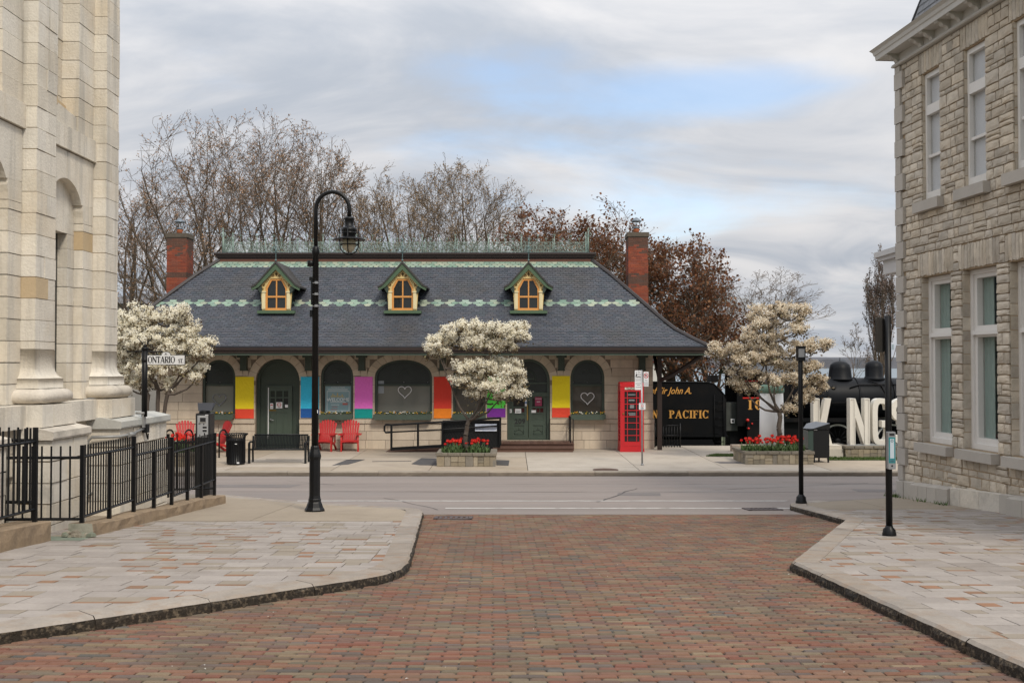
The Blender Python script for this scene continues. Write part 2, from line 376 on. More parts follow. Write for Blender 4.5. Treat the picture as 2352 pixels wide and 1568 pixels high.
while y < 17.40:
    off = (row % 2) * BL * .5 + rs.uniform(-.008, .008) - 1.2 * .019 * 0
    nx0 = -36 ; nx1 = 36
    for i in range(nx0, nx1):
        x = i * BL + off - .019 * (y - 6)      # courses lean with the street, one degree
        if abs(x) > .62 * y + .5: continue
        if pip(x, y, streetpoly) or (y < 17.35 and edge_dist(x, y, streetpoly) < .12): cand.append((x + rs.uniform(-.003, .003), y + rs.uniform(-.003, .003), rs.uniform(-.012, .012), rs.uniform(-.005, .003)))
    y += BW; row += 1
cand.sort(key=lambda c: c[1] + (0 if abs(c[0]) < c[1] * .5 and c[1] > 5.85 else 100))
ub = unit_box(BRK, 0.06); SL = -math.atan(.056)
for x, y, a, dz in cand[:300]:
    piece('brick', ub, street, (x, y, zs(y) + dz), (SL + a * .6, a * .5, a), (BL - .011, BW - .010, .05))
b = MB()
for x, y, a, dz in cand[300:]:
    hx, hy = (BL - .011) / 2, (BW - .010) / 2; c, s_ = math.cos(a), math.sin(a); e = .008
    top = []; low = []
    for ux, uy in ((-1, -1), (1, -1), (1, 1), (-1, 1)):
        px, py = ux * (hx - e), uy * (hy - e * .7); top.append((x + px * c - py * s_, y + px * s_ + py * c, zs(y) + dz - .056 * py + px * a * .4))
        px, py = ux * hx, uy * hy; low.append((x + px * c - py * s_, y + px * s_ + py * c, zs(y) + dz - .056 * py - .009))
    bot = [(p[0], p[1], p[2] - .02) for p in low]
    b.add(bot + low + top, [(0, 1, 5, 4), (1, 2, 6, 5), (2, 3, 7, 6), (3, 0, 4, 7), (4, 5, 9, 8), (5, 6, 10, 9), (6, 7, 11, 10), (7, 4, 8, 11), (8, 9, 10, 11)])
b.build('brick', BRK, street, kind='stuff')

# pavements of mixed slabs
SLABG = M('slab_granite', [(0.30, 0.266, 0.238), (0.338, 0.302, 0.272), (0.315, 0.28, 0.252), (0.28, 0.248, 0.222)], 0.85, 0.13, 2.5, 0.3, 120, jit=.07, stain=((0.215, 0.18, 0.145), .5, 0.9))
SLABB = M('slab_buff', [(0.255, 0.217, 0.172), (0.275, 0.235, 0.187)], 0.85, 0.08, 3, 0.12, 120, jit=.06)
SLABO = M('slab_terracotta', [(0.245, 0.13, 0.073), (0.26, 0.142, 0.082), (0.23, 0.138, 0.084)], 0.85, 0.1, 3, 0.15, 120, jit=.08)
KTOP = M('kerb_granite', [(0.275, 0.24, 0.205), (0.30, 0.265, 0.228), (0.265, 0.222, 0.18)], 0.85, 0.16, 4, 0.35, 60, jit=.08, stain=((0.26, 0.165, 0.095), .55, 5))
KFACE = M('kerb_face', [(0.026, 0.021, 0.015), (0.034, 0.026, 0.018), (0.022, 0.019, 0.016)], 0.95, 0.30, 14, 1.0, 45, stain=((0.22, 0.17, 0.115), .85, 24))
def pavement(poly, ytop, label, seed):
    cx_ = sum(p[0] for p in poly) / len(poly); inn = []
    for i in range(len(poly)):
        (ax, ay), (bx, by) = poly[i - 1], poly[(i + 1) % len(poly)]; q = math.hypot(bx - ax, by - ay) or 1; nx, ny = -(by - ay) / q, (bx - ax) / q
        if not pip(poly[i][0] + nx * .05, poly[i][1] + ny * .05, poly): nx, ny = -nx, -ny
        inn.append((poly[i][0] + nx * .15, poly[i][1] + ny * .15))
    P = sheet('pavement', inn, lambda y: zw(y) - .009, M('bedding', (0.085, 0.072, 0.058), .95, .2, 8), kind='structure', label=label)
    rs = random.Random(seed); slabs = []
    def put(x0, x1, y0, y1, m):
        x, y = (x0 + x1) / 2, (y0 + y1) / 2
        pts = [(x0, y0), (x1, y0), (x1, y1), (x0, y1), (x, y)]
        if abs(x) > .56 * y + .6 or y < 4.0: return
        if all(pip(px, py, poly) and edge_dist(px, py, poly) > .045 for px, py in pts): slabs.append((x0, x1, y0, y1, m))
        elif (x1 - x0) > .12 and any(pip(px, py, poly) for px, py in pts):
            h = (x0 + x1) / 2; put(x0, h, y0, y1, m if m != SLABO else SLABB); put(h, x1, y0, y1, m if m != SLABO else SLABB)
    y = 3.9; D = .30
    while y < ytop - .05:
        x = -13 + rs.uniform(0, .4); y1 = min(y + D, ytop)
        while x < 13:
            r = rs.random(); wd = rs.choice((.40, .44))
            if r < .46: put(x, x + wd, y, y1, SLABG)
            elif r < .72:
                wd = .28; sp = y + .075; put(x, x + wd, y, sp, SLABO if rs.random() < .65 else SLABB); put(x, x + wd, sp, y1, SLABB if rs.random() < .55 else SLABG)
            else:
                wd = .44; md = y + .15; k = .16
                put(x, x + k, md, y1, SLABO if rs.random() < .55 else SLABB); put(x + k, x + wd, md, y1, SLABB if rs.random() < .6 else SLABG); put(x, x + wd, y, md, SLABG)
            x += wd
        y += D
    slabs.sort(key=lambda s: (s[2] if s[2] > 6.5 else s[2] + 50))
    one = slabs[:300]; rest = slabs[300:]
    for x0, x1, y0, y1, m in one:
        y = (y0 + y1) / 2; piece('paving_slab', unit_box(m, .012), P, ((x0 + x1) / 2, y, zw(y) + rs.uniform(-.002, .002)), (SL + rs.uniform(-.006, .006), rs.uniform(-.006, .006), 0), (x1 - x0 - .009, y1 - y0 - .009, .05))
    b = MB(); ms = [SLABG, SLABB, SLABO]
    for x0, x1, y0, y1, m in rest:
        e = .0045; dz = rs.uniform(-.002, .002); b.hexa([(x0 + e, y0 + e, zw(y0) - .05), (x1 - e, y0 + e, zw(y0) - .05), (x1 - e, y1 - e, zw(y1) - .05), (x0 + e, y1 - e, zw(y1) - .05), (x0 + e, y0 + e, zw(y0) + dz), (x1 - e, y0 + e, zw(y0) + dz), (x1 - e, y1 - e, zw(y1) + dz), (x0 + e, y1 - e, zw(y1) + dz)], ms.index(m))
    if rest: b.build('paving_slab', ms, P, kind='stuff')
    return P
lp = LK_ + [(-14, 2.9)]; rp = RK_ + [(14, 2.9)]
PL = pavement(lp, 15.35, 'slab pavement with the railings and the street lamp, bordering the pale building', 21)
PR = pavement(rp, 17.35, 'slab pavement beside the rough stone building', 22)
# concrete at the corner, cast in bays
def bays(P, poly, y0, xs_, seed):
    rs = random.Random(seed)
    for x0, x1 in zip(xs_, xs_[1:]):
        pts = []
        # clip the pavement outline to this strip by sampling its far edge
        n = max(4, int((x1 - x0) / .16)); far = []
        for i in range(n + 1):
            x = x0 + .006 + (x1 - x0 - .012) * i / n; ys = [y0 + .02]; y = y0 + .02
            while pip(x, y, poly) and edge_dist(x, y, poly) > .26: y += .03
            far.append((x, y))
        if max(f[1] for f in far) < y0 + .3: continue
        pl = [(x0 + .006, y0 + .008), (x1 - .006, y0 + .008)] + [f for f in reversed(far)]
        b = MB(); m_ = len(pl); b.add([(x, y, zw(y)) for x, y in pl] + [(x, y, zw(y) - .05) for x, y in pl], [tuple(range(m_))] + [(i, i + m_, (i + 1) % m_ + m_, (i + 1) % m_) for i in range(m_)])
        b.build('concrete_slab', M('corner_concrete', [(0.275, 0.228, 0.172), (0.30, 0.25, 0.19)], 0.88, 0.09, 1.0, 0.2, 90, jit=.04, stain=((0.21, 0.17, 0.125), 0.5, 0.9)), P)
bays(PL, lp, 15.35, [-13.8, -10.5, -8.2, -5.9, -3.9, -1.55], 2)
bays(PR, rp, 17.35, [4.95, 6.4, 8.2, 10.2, 13.5], 3)

def kerb(P, pts, inner_sign, zt, zb, wd=.28, seg=0.95, seed=5, mats=(None, None), rough=.012):
    """a run of kerb stones along pts; inner_sign: side of the run the pavement lies on"""
    rs = random.Random(seed); L = [0]
    for i in range(1, len(pts)): L.append(L[-1] + math.dist(pts[i - 1], pts[i]))
    def pt(s):
        for i in range(1, len(pts)):
            if s <= L[i] + 1e-9:
                t = (s - L[i - 1]) / (L[i] - L[i - 1]); a, c = pts[i - 1], pts[i]; dx, dy = c[0] - a[0], c[1] - a[1]; q = math.hypot(dx, dy)
                return (a[0] + dx * t, a[1] + dy * t), (-dy / q * inner_sign, dx / q * inner_sign)
        return pt(L[-1])
    s = 0
    while s < L[-1] - .05:
        e = min(s + seg * rs.uniform(.85, 1.25), L[-1]); 
        if L[-1] - e < .3: e = L[-1]
        n = max(3, int((e - s) / .11)); b = MB(); rings = []
        for i in range(n + 1):
            q = s + .004 + (e - s - .008) * i / n
            (x, y), nn = pt(q)
            (xa, ya), na = pt(max(0, q - .12)); (xb, yb), nb = pt(min(L[-1], q + .12))
            nn = (na[0] + nb[0], na[1] + nb[1]); h = math.hypot(*nn); nn = (nn[0] / h, nn[1] / h)
            t = zt(y); j = lambda k=1: rs.uniform(-rough, rough) * k
            a_, c_ = j(), j(.6)
            rings.append([(x + nn[0] * a_ * .6, y + nn[1] * a_ * .6, zb(y) - .06), (x + nn[0] * (a_), y + nn[1] * (a_), (t + zb(y)) / 2 + j()), (x + nn[0] * (.012 + c_), y + nn[1] * (.012 + c_), t - .012), (x + nn[0] * (.038 + c_), y + nn[1] * (.038 + c_), t + .010), (x + nn[0] * wd, y + nn[1] * wd, t + .011), (x + nn[0] * wd, y + nn[1] * wd, t - .08)])
        vs = [p for r_ in rings for p in r_]; k = 6
        for i in range(n):
            for j2 in range(k - 1):
                b.add([], [], 0)
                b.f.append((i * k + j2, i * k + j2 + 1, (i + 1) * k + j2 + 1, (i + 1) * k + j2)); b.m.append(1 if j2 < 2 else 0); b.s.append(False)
        b.v = vs
        b.f += [tuple(range(k)), tuple(n * k + q for q in range(k - 1, -1, -1))]; b.m += [1, 1]; b.s += [False, False]
        b.build('kerb_stone', list(mats), P); s = e
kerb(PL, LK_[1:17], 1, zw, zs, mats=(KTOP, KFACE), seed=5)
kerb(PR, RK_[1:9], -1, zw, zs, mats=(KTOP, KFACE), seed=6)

# far pavement in front of the station
far = MB(); far.box(-40, 40, 28.78, 37.9, -.5, -.02)
FP = far.build('pavement', SANDJ, kind='structure', label='concrete pavement in front of the station across the road')
rs = random.Random(31)
cuts = [-16, -13.1, -10.9, -8.1, -5.1, -2.35, .45, 3.6, 6.15, 9.0, 12.2, 15.5, 19]
CONCP = M('pavement_concrete_pale', [(0.40, 0.35, 0.29), (0.43, 0.385, 0.325)], 0.88, 0.07, 1.2, 0.15, 90, jit=.04, stain=((0.25, 0.21, 0.17), 0.45, 0.9))
for (y0, y1) in ((28.83, 30.05), (30.05, 33.2), (33.2, 37.9)):
    for i, (x0, x1) in enumerate(zip(cuts, cuts[1:])):
        sh = 0 if y0 < 29 else (.0 if i % 2 else .0)
        if y0 > 33 and x0 < -10: pass
        m = CONCP if (5 < i < 9) else CONC
        me = unit_box(m, .0004)
        piece('concrete_slab', me, FP, ((x0 + x1) / 2, (y0 + y1) / 2, rs.uniform(-.002, .002)), (0, 0, 0), (x1 - x0 - .018, y1 - y0 - .018, .06))
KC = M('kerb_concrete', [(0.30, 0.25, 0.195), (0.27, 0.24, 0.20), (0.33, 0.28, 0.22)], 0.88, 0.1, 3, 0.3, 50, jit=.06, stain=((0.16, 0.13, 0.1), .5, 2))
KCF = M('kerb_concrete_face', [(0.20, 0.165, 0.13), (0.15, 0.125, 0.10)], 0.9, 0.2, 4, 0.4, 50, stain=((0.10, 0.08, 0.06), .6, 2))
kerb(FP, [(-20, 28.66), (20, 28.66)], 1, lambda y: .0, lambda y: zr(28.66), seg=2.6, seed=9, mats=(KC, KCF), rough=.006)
TAR = M('tar_patch', (0.075, 0.072, 0.072), 0.9, 0.15, 4, 0.3, 60)
def patch(pts, P, mat, z=.006):
    b = MB(); n = len(pts); b.add([(x, y, z) for x, y in pts] + [(x, y, z - .02) for x, y in pts], [tuple(range(n))] + [(i, i + n, (i + 1) % n + n, (i + 1) % n) for i in range(n)]); return b.build('asphalt_patch', mat, P)
def gp(x, y, z=0.0):
    a, c, d = ray(x, y); s = (z - 3.0) / d; return (a * s, c * s)
patch([gp(*p) for p in ((762, 1069), (800, 1066), (815, 1062), (838, 1055), (800, 1055), (790, 1058))], FP, TAR)
patch([gp(*p) for p in ((945, 1065), (960, 1056), (968, 1052), (1002, 1053), (1003, 1068), (965, 1068))], FP, TAR)
patch([gp(*p) for p in ((1140, 1068), (1140, 1056), (1170, 1057), (1168, 1069))], FP, TAR)
patch([gp(*p) for p in ((610, 1054.5), (835, 1055.2), (835, 1056), (610, 1055.3))], FP, TAR)
patch([gp(*p) for p in ((855, 1059), (945, 1058), (945, 1058.8), (855, 1059.8))], FP, TAR)
patch([gp(*p) for p in ((1640, 1060), (1712, 1060), (1712, 1064), (1655, 1064))], FP, M('wet_patch', (0.13, 0.12, 0.12), .8, .1, 4), .005)
# manhole and drains
b = MB(); c = gp(1391, 1078.5); b.lathe([(.0, .012), (.30, .012), (.36, .010), (.37, 0)], (c[0], c[1], .0), 20)
b.build('manhole_cover', M('rusty_iron', (0.09, 0.055, 0.04), .8, .25, 8, .3, 40), origin=(c[0], c[1], 0), label='rusty round cover in the far pavement near its kerb', category='manhole cover')
def drain(x, y, rz, label, dep=.42):
    t = thing('storm_drain', label, 'drain', (x, y, zs(y)), group='drains in the gutters')
    m = M('drain_iron', (0.09, 0.072, 0.072), .7, .2, 8, .2, 40); b = MB()
    W, D = .62, dep
    f = Fr((x, y), (math.cos(rz), math.sin(rz)), (-math.sin(rz), math.cos(rz)))
    z = max(zs(y), zr(y)) + .003
    for a, c_, e, g_ in ((-W / 2, W / 2, -D / 2, -D / 2 + .06), (-W / 2, W / 2, D / 2 - .06, D / 2), (-W / 2, -W / 2 + .06, -D / 2, D / 2), (W / 2 - .06, W / 2, -D / 2, D / 2)):
        b.fbox(f, a, c_, e, g_, z - .06 - SL * 0, z + .012)
    tip = lambda q_: setattr(q_, 'v', [(a, c_, e - (c_ - y) * .054) for a, c_, e in q_.v])
    tip(b); b.build('frame', m, t)
    for i in range(6):
        u = -W / 2 + .10 + i * .085; bb = MB(); bb.fbox(f, u - .02, u + .02, -D / 2 + .06, D / 2 - .06, z - .05, z + .008); tip(bb); bb.build('bar', m, t)
    bb = MB(); bb.fbox(f, -W / 2, W / 2, -D / 2, D / 2, z - .09, z - .055); tip(bb); bb.build('pit', SANDJ, t)
drain(-.95, 16.75, -.02, 'rusty iron drain grating at the tip of the left-hand kerb')
drain(4.45, 18.35, .1, 'iron drain grating by the kerb near the short black lamp')
# grass strips
def grass(poly, z, n, h, seed, label):
    rs = random.Random(seed); b = MB(); xs_ = [p[0] for p in poly]; ys_ = [p[1] for p in poly]; k = 0
    m_ = len(poly); b.add([(x, y, z) for x, y in poly], [tuple(range(m_))], 1)
    while k < n:
        x, y = rs.uniform(min(xs_), max(xs_)), rs.uniform(min(ys_), max(ys_))
        if not pip(x, y, poly): continue
        a = rs.uniform(0, 6.28); hh = h * rs.uniform(.5, 1.2); w_ = .012; lx, ly = rs.uniform(-.5, .5) * hh, rs.uniform(-.5, .5) * hh
        b.add([(x - w_ * math.cos(a), y - w_ * math.sin(a), z), (x + w_ * math.cos(a), y + w_ * math.sin(a), z), (x + lx, y + ly, z + hh)], [(0, 1, 2)]); k += 1
    return b.build('grass', [GRASSM, EARTH], kind='stuff', label=label)
grass([gp(1622, 1048), gp(1640, 1044.5), gp(1712, 1044.5), gp(1712, 1048.5)], .006, 2500, .06, 3, 'strip of green grass beyond the planter beside the pavement')
grass([gp(1900, 1057), gp(1903, 1044), gp(2120, 1044), gp(2120, 1057)], .006, 5000, .06, 4, 'green grass in front of the stone plinth of the white letters')
grass([(5.6, 39.5), (5.6, 42), (20, 42), (20, 39.5)], -1.09, 3000, .1, 5, 'grass along the locomotive track')
# ================================================================== THE STATION
random.seed(7)
YW = 36.5
def sx_(x, y=900): return at(x, y, YW)[0]
def sz_(y): return at(1176, y, YW)[2]
LIME = M('station_limestone', [(0.54, 0.455, 0.345), (0.60, 0.52, 0.415), (0.52, 0.44, 0.345), (0.575, 0.495, 0.39)], 0.88, 0.09, 2.2, 0.25, 40, jit=.07, stain=((0.38, 0.31, 0.23), .35, 1.2), streak=((0.34, 0.285, 0.22), .3))
MORT = M('station_mortar', (0.24, 0.20, 0.16), 0.95, 0.15, 5)
DGREEN = M('dark_green_paint', (0.042, 0.059, 0.045), 0.5, 0.08, 3, 0.04, 30)
SILLG = M('grey_green_paint', (0.060, 0.085, 0.066), 0.55, 0.08, 3)
BROWN = M('brown_paint', (0.030, 0.019, 0.016), 0.5, 0.1, 3)
SOFF = M('soffit_boards', (0.030, 0.030, 0.024), 0.8, 0.1, 2)
SLATE = M('roof_slate', [(0.053, 0.061, 0.078), (0.069, 0.076, 0.092), (0.059, 0.062, 0.077), (0.047, 0.058, 0.074), (0.074, 0.074, 0.085), (0.057, 0.069, 0.082)], 0.6, 0.09, 3, 0.15, 50, jit=.09, spec=.35, stain=((0.060, 0.052, 0.040), .5, .55))
GSLATE = M('green_slate', [(0.18, 0.28, 0.215), (0.27, 0.36, 0.285), (0.35, 0.38, 0.29), (0.16, 0.25, 0.20), (0.31, 0.39, 0.325)], 0.65, 0.08, 4, 0.1, 50, jit=.08)
CREAM = M('cream_paint', (0.66, 0.50, 0.22), 0.55, 0.05, 3)
CREAMP = M('pale_cream_paint', (0.72, 0.63, 0.38), 0.55, 0.04, 3)
ORANGE = M('orange_paint', (0.66, 0.31, 0.085), 0.5, 0.05, 3)
TRIMG = M('mid_green_paint', (0.075, 0.125, 0.072), 0.5, 0.07, 3)
VERD = M('verdigris_iron', [(0.22, 0.30, 0.26), (0.26, 0.34, 0.30)], 0.7, 0.12, 5)
GLASSD = glass('dark_window_glass', (0.018, 0.021, 0.021), .03)
GLASSM = glass('grey_window_glass', (0.20, 0.20, 0.175), .04)
GREENPANE = M('dark_green_fanlight', (0.020, 0.027, 0.024), 0.35, 0.2, 4, 0.1, 9)
ST = thing('railway_station', 'pale limestone station with a slate hipped roof, yellow dormers and dark green arched openings', 'station', (-4.0, 39.3, 0))
SF = Fr((0, YW), (1, 0), (0, -1))
UL, UR = sx_(360), 5.0
G = sz_
OPEN = []   # u0, u1, z0, spring, rise, kind
for x0, x1, yt, yb, kind, rise in ((465, 540, 826, 951, 'w', None), (587, 688, 824, None, 'd1', None), (737, 811, 826, 951, 'w', None), (861, 992, 826, 951, 'w', .60), (1041, 1115, 826, 951, 'w', None), (1165, 1263, 824, None, 'd2', None), (1311, 1388, 826, 951, 'w', None)):
    u0, u1 = sx_(x0), sx_(x1); zt = G(yt); r = rise or (u1 - u0) / 2
    OPEN.append((u0, u1, G(yb) if yb else (.30 if kind == 'd2' else 0.0), zt - r, r, kind))
# core wall with its openings
b = MB(); D0, D1 = -.45, -.03; ZT = 3.47; cur = UL
for u0, u1, z0, zs_, r, k in OPEN:
    b.fbox(SF, cur, u0, D0, D1, 0, ZT)
    if z0 > 0: b.fbox(SF, u0, u1, D0, D1, 0, z0)
    b.prism(SF, [(u1, ZT), (u0, ZT), (u0, zs_)] + list(reversed(arc((u0 + u1) / 2, zs_, (u1 - u0) / 2, r, 0, math.pi, 16)))[1:-1] + [(u1, zs_)], D0, D1)
    cur = u1
b.fbox(SF, cur, UR, D0, D1, 0, ZT)
b.box(UL, UL + .4, YW + .45, 42.1, 0, ZT); b.box(UR - .4, UR - .01, YW + .45, 42.1, 0, ZT); b.box(UL + .4, UR - .4, 41.7, 42.1, 0, ZT)
wall = b.build('wall', MORT, ST)
rs = random.Random(12)
BX = unit_box(LIME, .0)
def stone_rect(name, u0, u1, z0, z1, d0, d1, parent, F, mat, g=.006, bev=.0):
    me = unit_box(mat, bev); c = F.p((u0 + u1) / 2, d1, (z0 + z1) / 2)
    # the unit block's top faces out of the wall
    ang = math.atan2(F.N.y, F.N.x)
    return piece(name, me, parent, c, (math.pi / 2, 0, ang + math.pi / 2), (u1 - u0 - 2 * g, z1 - z0 - 2 * g, d1 - d0))
courses = [(0, .31, .045), (.31, .62, .045), (.62, .895, .045), (.895, 1.055, .085)] + [(1.055 + i * .3, 1.055 + (i + 1) * .3, 0.0) for i in range(8)]
RW = .27
for za, zb, dd in courses:
    zb = min(zb, ZT); free = [(UL, UR + (.04 if dd else 0))]
    for u0, u1, z0, zs_, r, k in OPEN:
        c = (u0 + u1) / 2; a = (u1 - u0) / 2
        if zb <= z0 + .02: continue
        if k == 'w' and z0 < zb < z0 + .03: continue
        if za < zs_ - .05: h = a + .004 if zb <= zs_ + .12 else a + RW * .75
        else:
            t = 1 - ((za - zs_) / (r + RW)) ** 2; h = (a + RW) * math.sqrt(t) if t > 0 else 0
        if h <= 0: continue
        nf = []
        for f0, f1 in free:
            if c - h > f0: nf.append((f0, min(f1, c - h)))
            if c + h < f1: nf.append((max(f0, c + h), f1))
        free = [f for f in nf if f[1] - f[0] > .03]
    for f0, f1 in free:
        L = f1 - f0; n = max(1, round(L / rs.uniform(.62, .88))); cut = [f0] + sorted(f0 + L * (i + rs.uniform(-.18, .18)) / n for i in range(1, n)) + [f1]
        for s0, s1 in zip(cut, cut[1:]): stone_rect('stone', s0, s1, za, zb, -.05, dd + rs.uniform(-.004, .004), wall, SF, LIME)
# arch stones
for u0, u1, z0, zs_, r, k in OPEN:
    c, a = (u0 + u1) / 2, (u1 - u0) / 2; n = 13 if a > .9 else 9
    for i in range(n):
        t0, t1 = math.pi * i / n + .006, math.pi * (i + 1) / n - .006; bb = MB()
        q = arc(c, zs_, a, r, t0, t1, 3) + list(reversed(arc(c, zs_, a + RW, r + RW, t0, t1, 3)))
        q = [(u_, min(z_, 3.46)) for u_, z_ in q]
        bb.prism(SF, q, -.30, .003 + rs.uniform(0, .005)); bb.build('stone', LIME, wall)
# windows
def inset(u0, u1, z0, zs_, r, e, eb=None): return arch_poly(u0 + e, u1 - e, z0 + (e if eb is None else eb), zs_, r - e)
for i, (u0, u1, z0, zs_, r, k) in enumerate(OPEN):
    if k != 'w': continue
    bb = MB(); bb.ringprism(SF, inset(u0, u1, z0, zs_, r, 0.003), inset(u0, u1, z0, zs_, r, .075), -.22, -.05)
    zt = G(884); bb.fbox(SF, u0 + .075, u1 - .075, -.21, -.10, zt - .035, zt + .035)
    for q in range(5):
        pass
    wn_ = bb.build('window', DGREEN, ST)
    p1 = MB(); up = [(u_, max(z_, zt + .035)) for u_, z_ in inset(u0, u1, z0, zs_, r, .07)]; p1.prism(SF, up, -.2, -.16); p1.build('fanlight', GREENPANE, wn_)
    p2 = MB(); p2.fbox(SF, u0 + .07, u1 - .07, -.2, -.165, z0 + .05, zt - .03); p2.build('pane', GLASSM if i in (0, 3) else glass('brownish_window_glass', (0.075, 0.068, 0.056), .04), wn_)
    p3 = MB()
    for q in (-.42, 0, .42): p3.lathe([(.0, .016), (.016, .012), (.02, 0)], SF.p((u0 + u1) / 2 + q * (u1 - u0), -.16, zt + .10), 6, axis=(0, -1, 0))
    p3.build('rivet', STEEL, wn_)
    # faint carved ornament on the fanlight
    p4 = MB(); cc = (u0 + u1) / 2
    for rr_ in (.13, .2): p4.tube([SF.p(u_, -.155, z_) for u_, z_ in arc(cc, zs_ + .05, rr_, rr_, .2, math.pi - .2, 10)], .007, 5)
    p4.build('ornament', DGREEN, wn_)
# doors
u0, u1, z0, zs_, r, k = OPEN[1]
bb = MB(); bb.prism(SF, arch_poly(u0 + .003, u1 - .003, 0.0, zs_, r - .003), -.34, -.26)
bb.ringprism(SF, arch_poly(u0 + .003, u1 - .003, 0.0, zs_, r - .003), arch_poly(u0 + .11, u1 - .11, 0.0, zs_, r - .11), -.26, -.18)
surround = bb.build('door_surround', DGREEN, ST)
dl, dr_, dtp = sx_(613), sx_(664), G(890)
DG2 = M('door_green', (0.058, 0.081, 0.062), 0.45, 0.07, 3)
bb = MB(); bb.ringprism(SF, [(dl - .06, 0), (dr_ + .06, 0), (dr_ + .06, dtp + .06), (dl - .06, dtp + .06)], [(dl, 0), (dr_, 0), (dr_, dtp), (dl, dtp)], -.26, -.19); bb.build('door_frame', DG2, surround)
bb = MB(); bb.fbox(SF, dl, dr_, -.26, -.23, .02, dtp)
wv = dr_ - dl
for a, c_ in ((.0, .10), (.30, .36), (.64, .70), (.90, 1.0)): bb.fbox(SF, dl + a * wv, dl + c_ * wv, -.23, -.212, .02, dtp)
for z_, h in ((.02, .2), (1.28, .12), (dtp - .12, .12), (1.78, .035)): bb.fbox(SF, dl, dr_, -.231, -.2125, z_, z_ + h)
door = bb.build('door', DG2, ST)
for ci in range(3):
    for ri in range(2):
        a = dl + wv * (.10, .36, .70)[ci]; c_ = dl + wv * (.30, .64, .90)[ci]; zz0 = (1.40, 1.82)[ri]; zz1 = (1.78, dtp - .12)[ri]
        pb = MB(); pb.fbox(SF, a, c_, -.229, -.222, zz0, zz1); pb.build('pane', GLASSD, door)
hb = MB(); hb.lathe([(.035, 0), (.035, .02), (.012, .03), (.012, .06)], SF.p(dl + .09, -.21, 1.02), 10, axis=(0, -1, 0)); hb.tube([SF.p(dl + .09, -.15, 1.02), SF.p(dl + .22, -.15, 1.0)], .013, 6); hb.build('handle', STEEL, door)
hb = MB(); hb.fbox(SF, dl - .004, dl + .022, -.2, -.185, .1, dtp); hb.build('door_edge', WHITE, door)
def notice(F, u, z, ww, hh, d, label, marks, mat=WHITE, cat='notice', group=None):
    o = F.p(u, d, z); t = thing('notice', label, cat, o, group=group)
    q = MB(); q.fbox(F, u - ww / 2, u + ww / 2, d, d + .004, z - hh / 2, z + hh / 2); q.build('sheet', mat, t)
    for kind, a, c_, e, f_, m in marks:
        q = MB()
        if kind == 'ring':
            q.ringprism(F, arc(u + a, z + c_, e, e, 0, 2 * math.pi, 16)[:-1], arc(u + a, z + c_, e * .76, e * .76, 0, 2 * math.pi, 16)[:-1], d + .004, d + .007); q.fbox(F, u + a - e * .8, u + a + e * .8, d + .0045, d + .0065, z + c_ - .008, z + c_ + .008); q.build('symbol', m, t)
        else: q.fbox(F, u + a, u + a + e, d + .004, d + .006, z + c_, z + c_ + f_); q.build('print', m, t)
    return t
notice(SF, dl + wv * .16, 1.50, .11, .2, -.2, 'small white and red notice on the left of the green side door', [('bar', -.04, .02, .08, .04, REDINK), ('bar', -.04, -.06, .08, .02, INK)])
notice(SF, dl + wv * .5, 1.53, .22, .22, -.2, 'white no smoking notice in the middle of the green side door', [('ring', 0, .02, .075, 0, REDINK), ('bar', -.06, -.085, .12, .015, INK)])
notice(SF, dl + wv * .83, 1.50, .10, .10, -.2, 'tiny white card on the right pane of the green side door', [])
notice(SF, dl + wv * .2, 1.35, .26, .06, -.205, 'brass letter plate under the panes of the green side door', [], M('dull_brass', (0.16, 0.11, 0.03), .5, .1, 5, metal=.5), 'letter plate')
# double door
u0, u1, z0, zs_, r, k = OPEN[5]
bb = MB(); bb.ringprism(SF, inset(u0, u1, z0, zs_, r, .003, 0), inset(u0, u1, z0, zs_, r, .09, 0), -.27, -.10)
ztr = G(906); bb.fbox(SF, u0 + .09, u1 - .09, -.26, -.12, ztr - .07, ztr + .07); zt2 = G(880); bb.fbox(SF, u0 + .09, u1 - .09, -.26, -.14, zt2 - .025, zt2 + .025)
ds = bb.build('door_surround', DG2, ST)
q = MB(); q.prism(SF, [(a, max(c_, ztr)) for a, c_ in inset(u0, u1, z0, zs_, r, .085)], -.25, -.2); q.build('fanlight', GREENPANE, ds)
q = MB(); cc = (u0 + u1) / 2
for rr_ in (.20, .25): q.tube([SF.p(a, -.19, c_) for a, c_ in [(cc - rr_, zt2 + .06)] + list(reversed(arc(cc, zt2 + .2, rr_, rr_, 0, math.pi, 12))) + [(cc + rr_, zt2 + .06)]], .01, 5)
q.fbox(SF, cc - .2, cc + .2, -.2, -.185, zt2 + .14, zt2 + .17); q.build('ornament', SILLG, ds)
dz0, dz1 = .30, ztr - .07; m0 = (u0 + u1) / 2
REDGL = glass('ruby_glass', (0.05, 0.006, 0.008), .05)
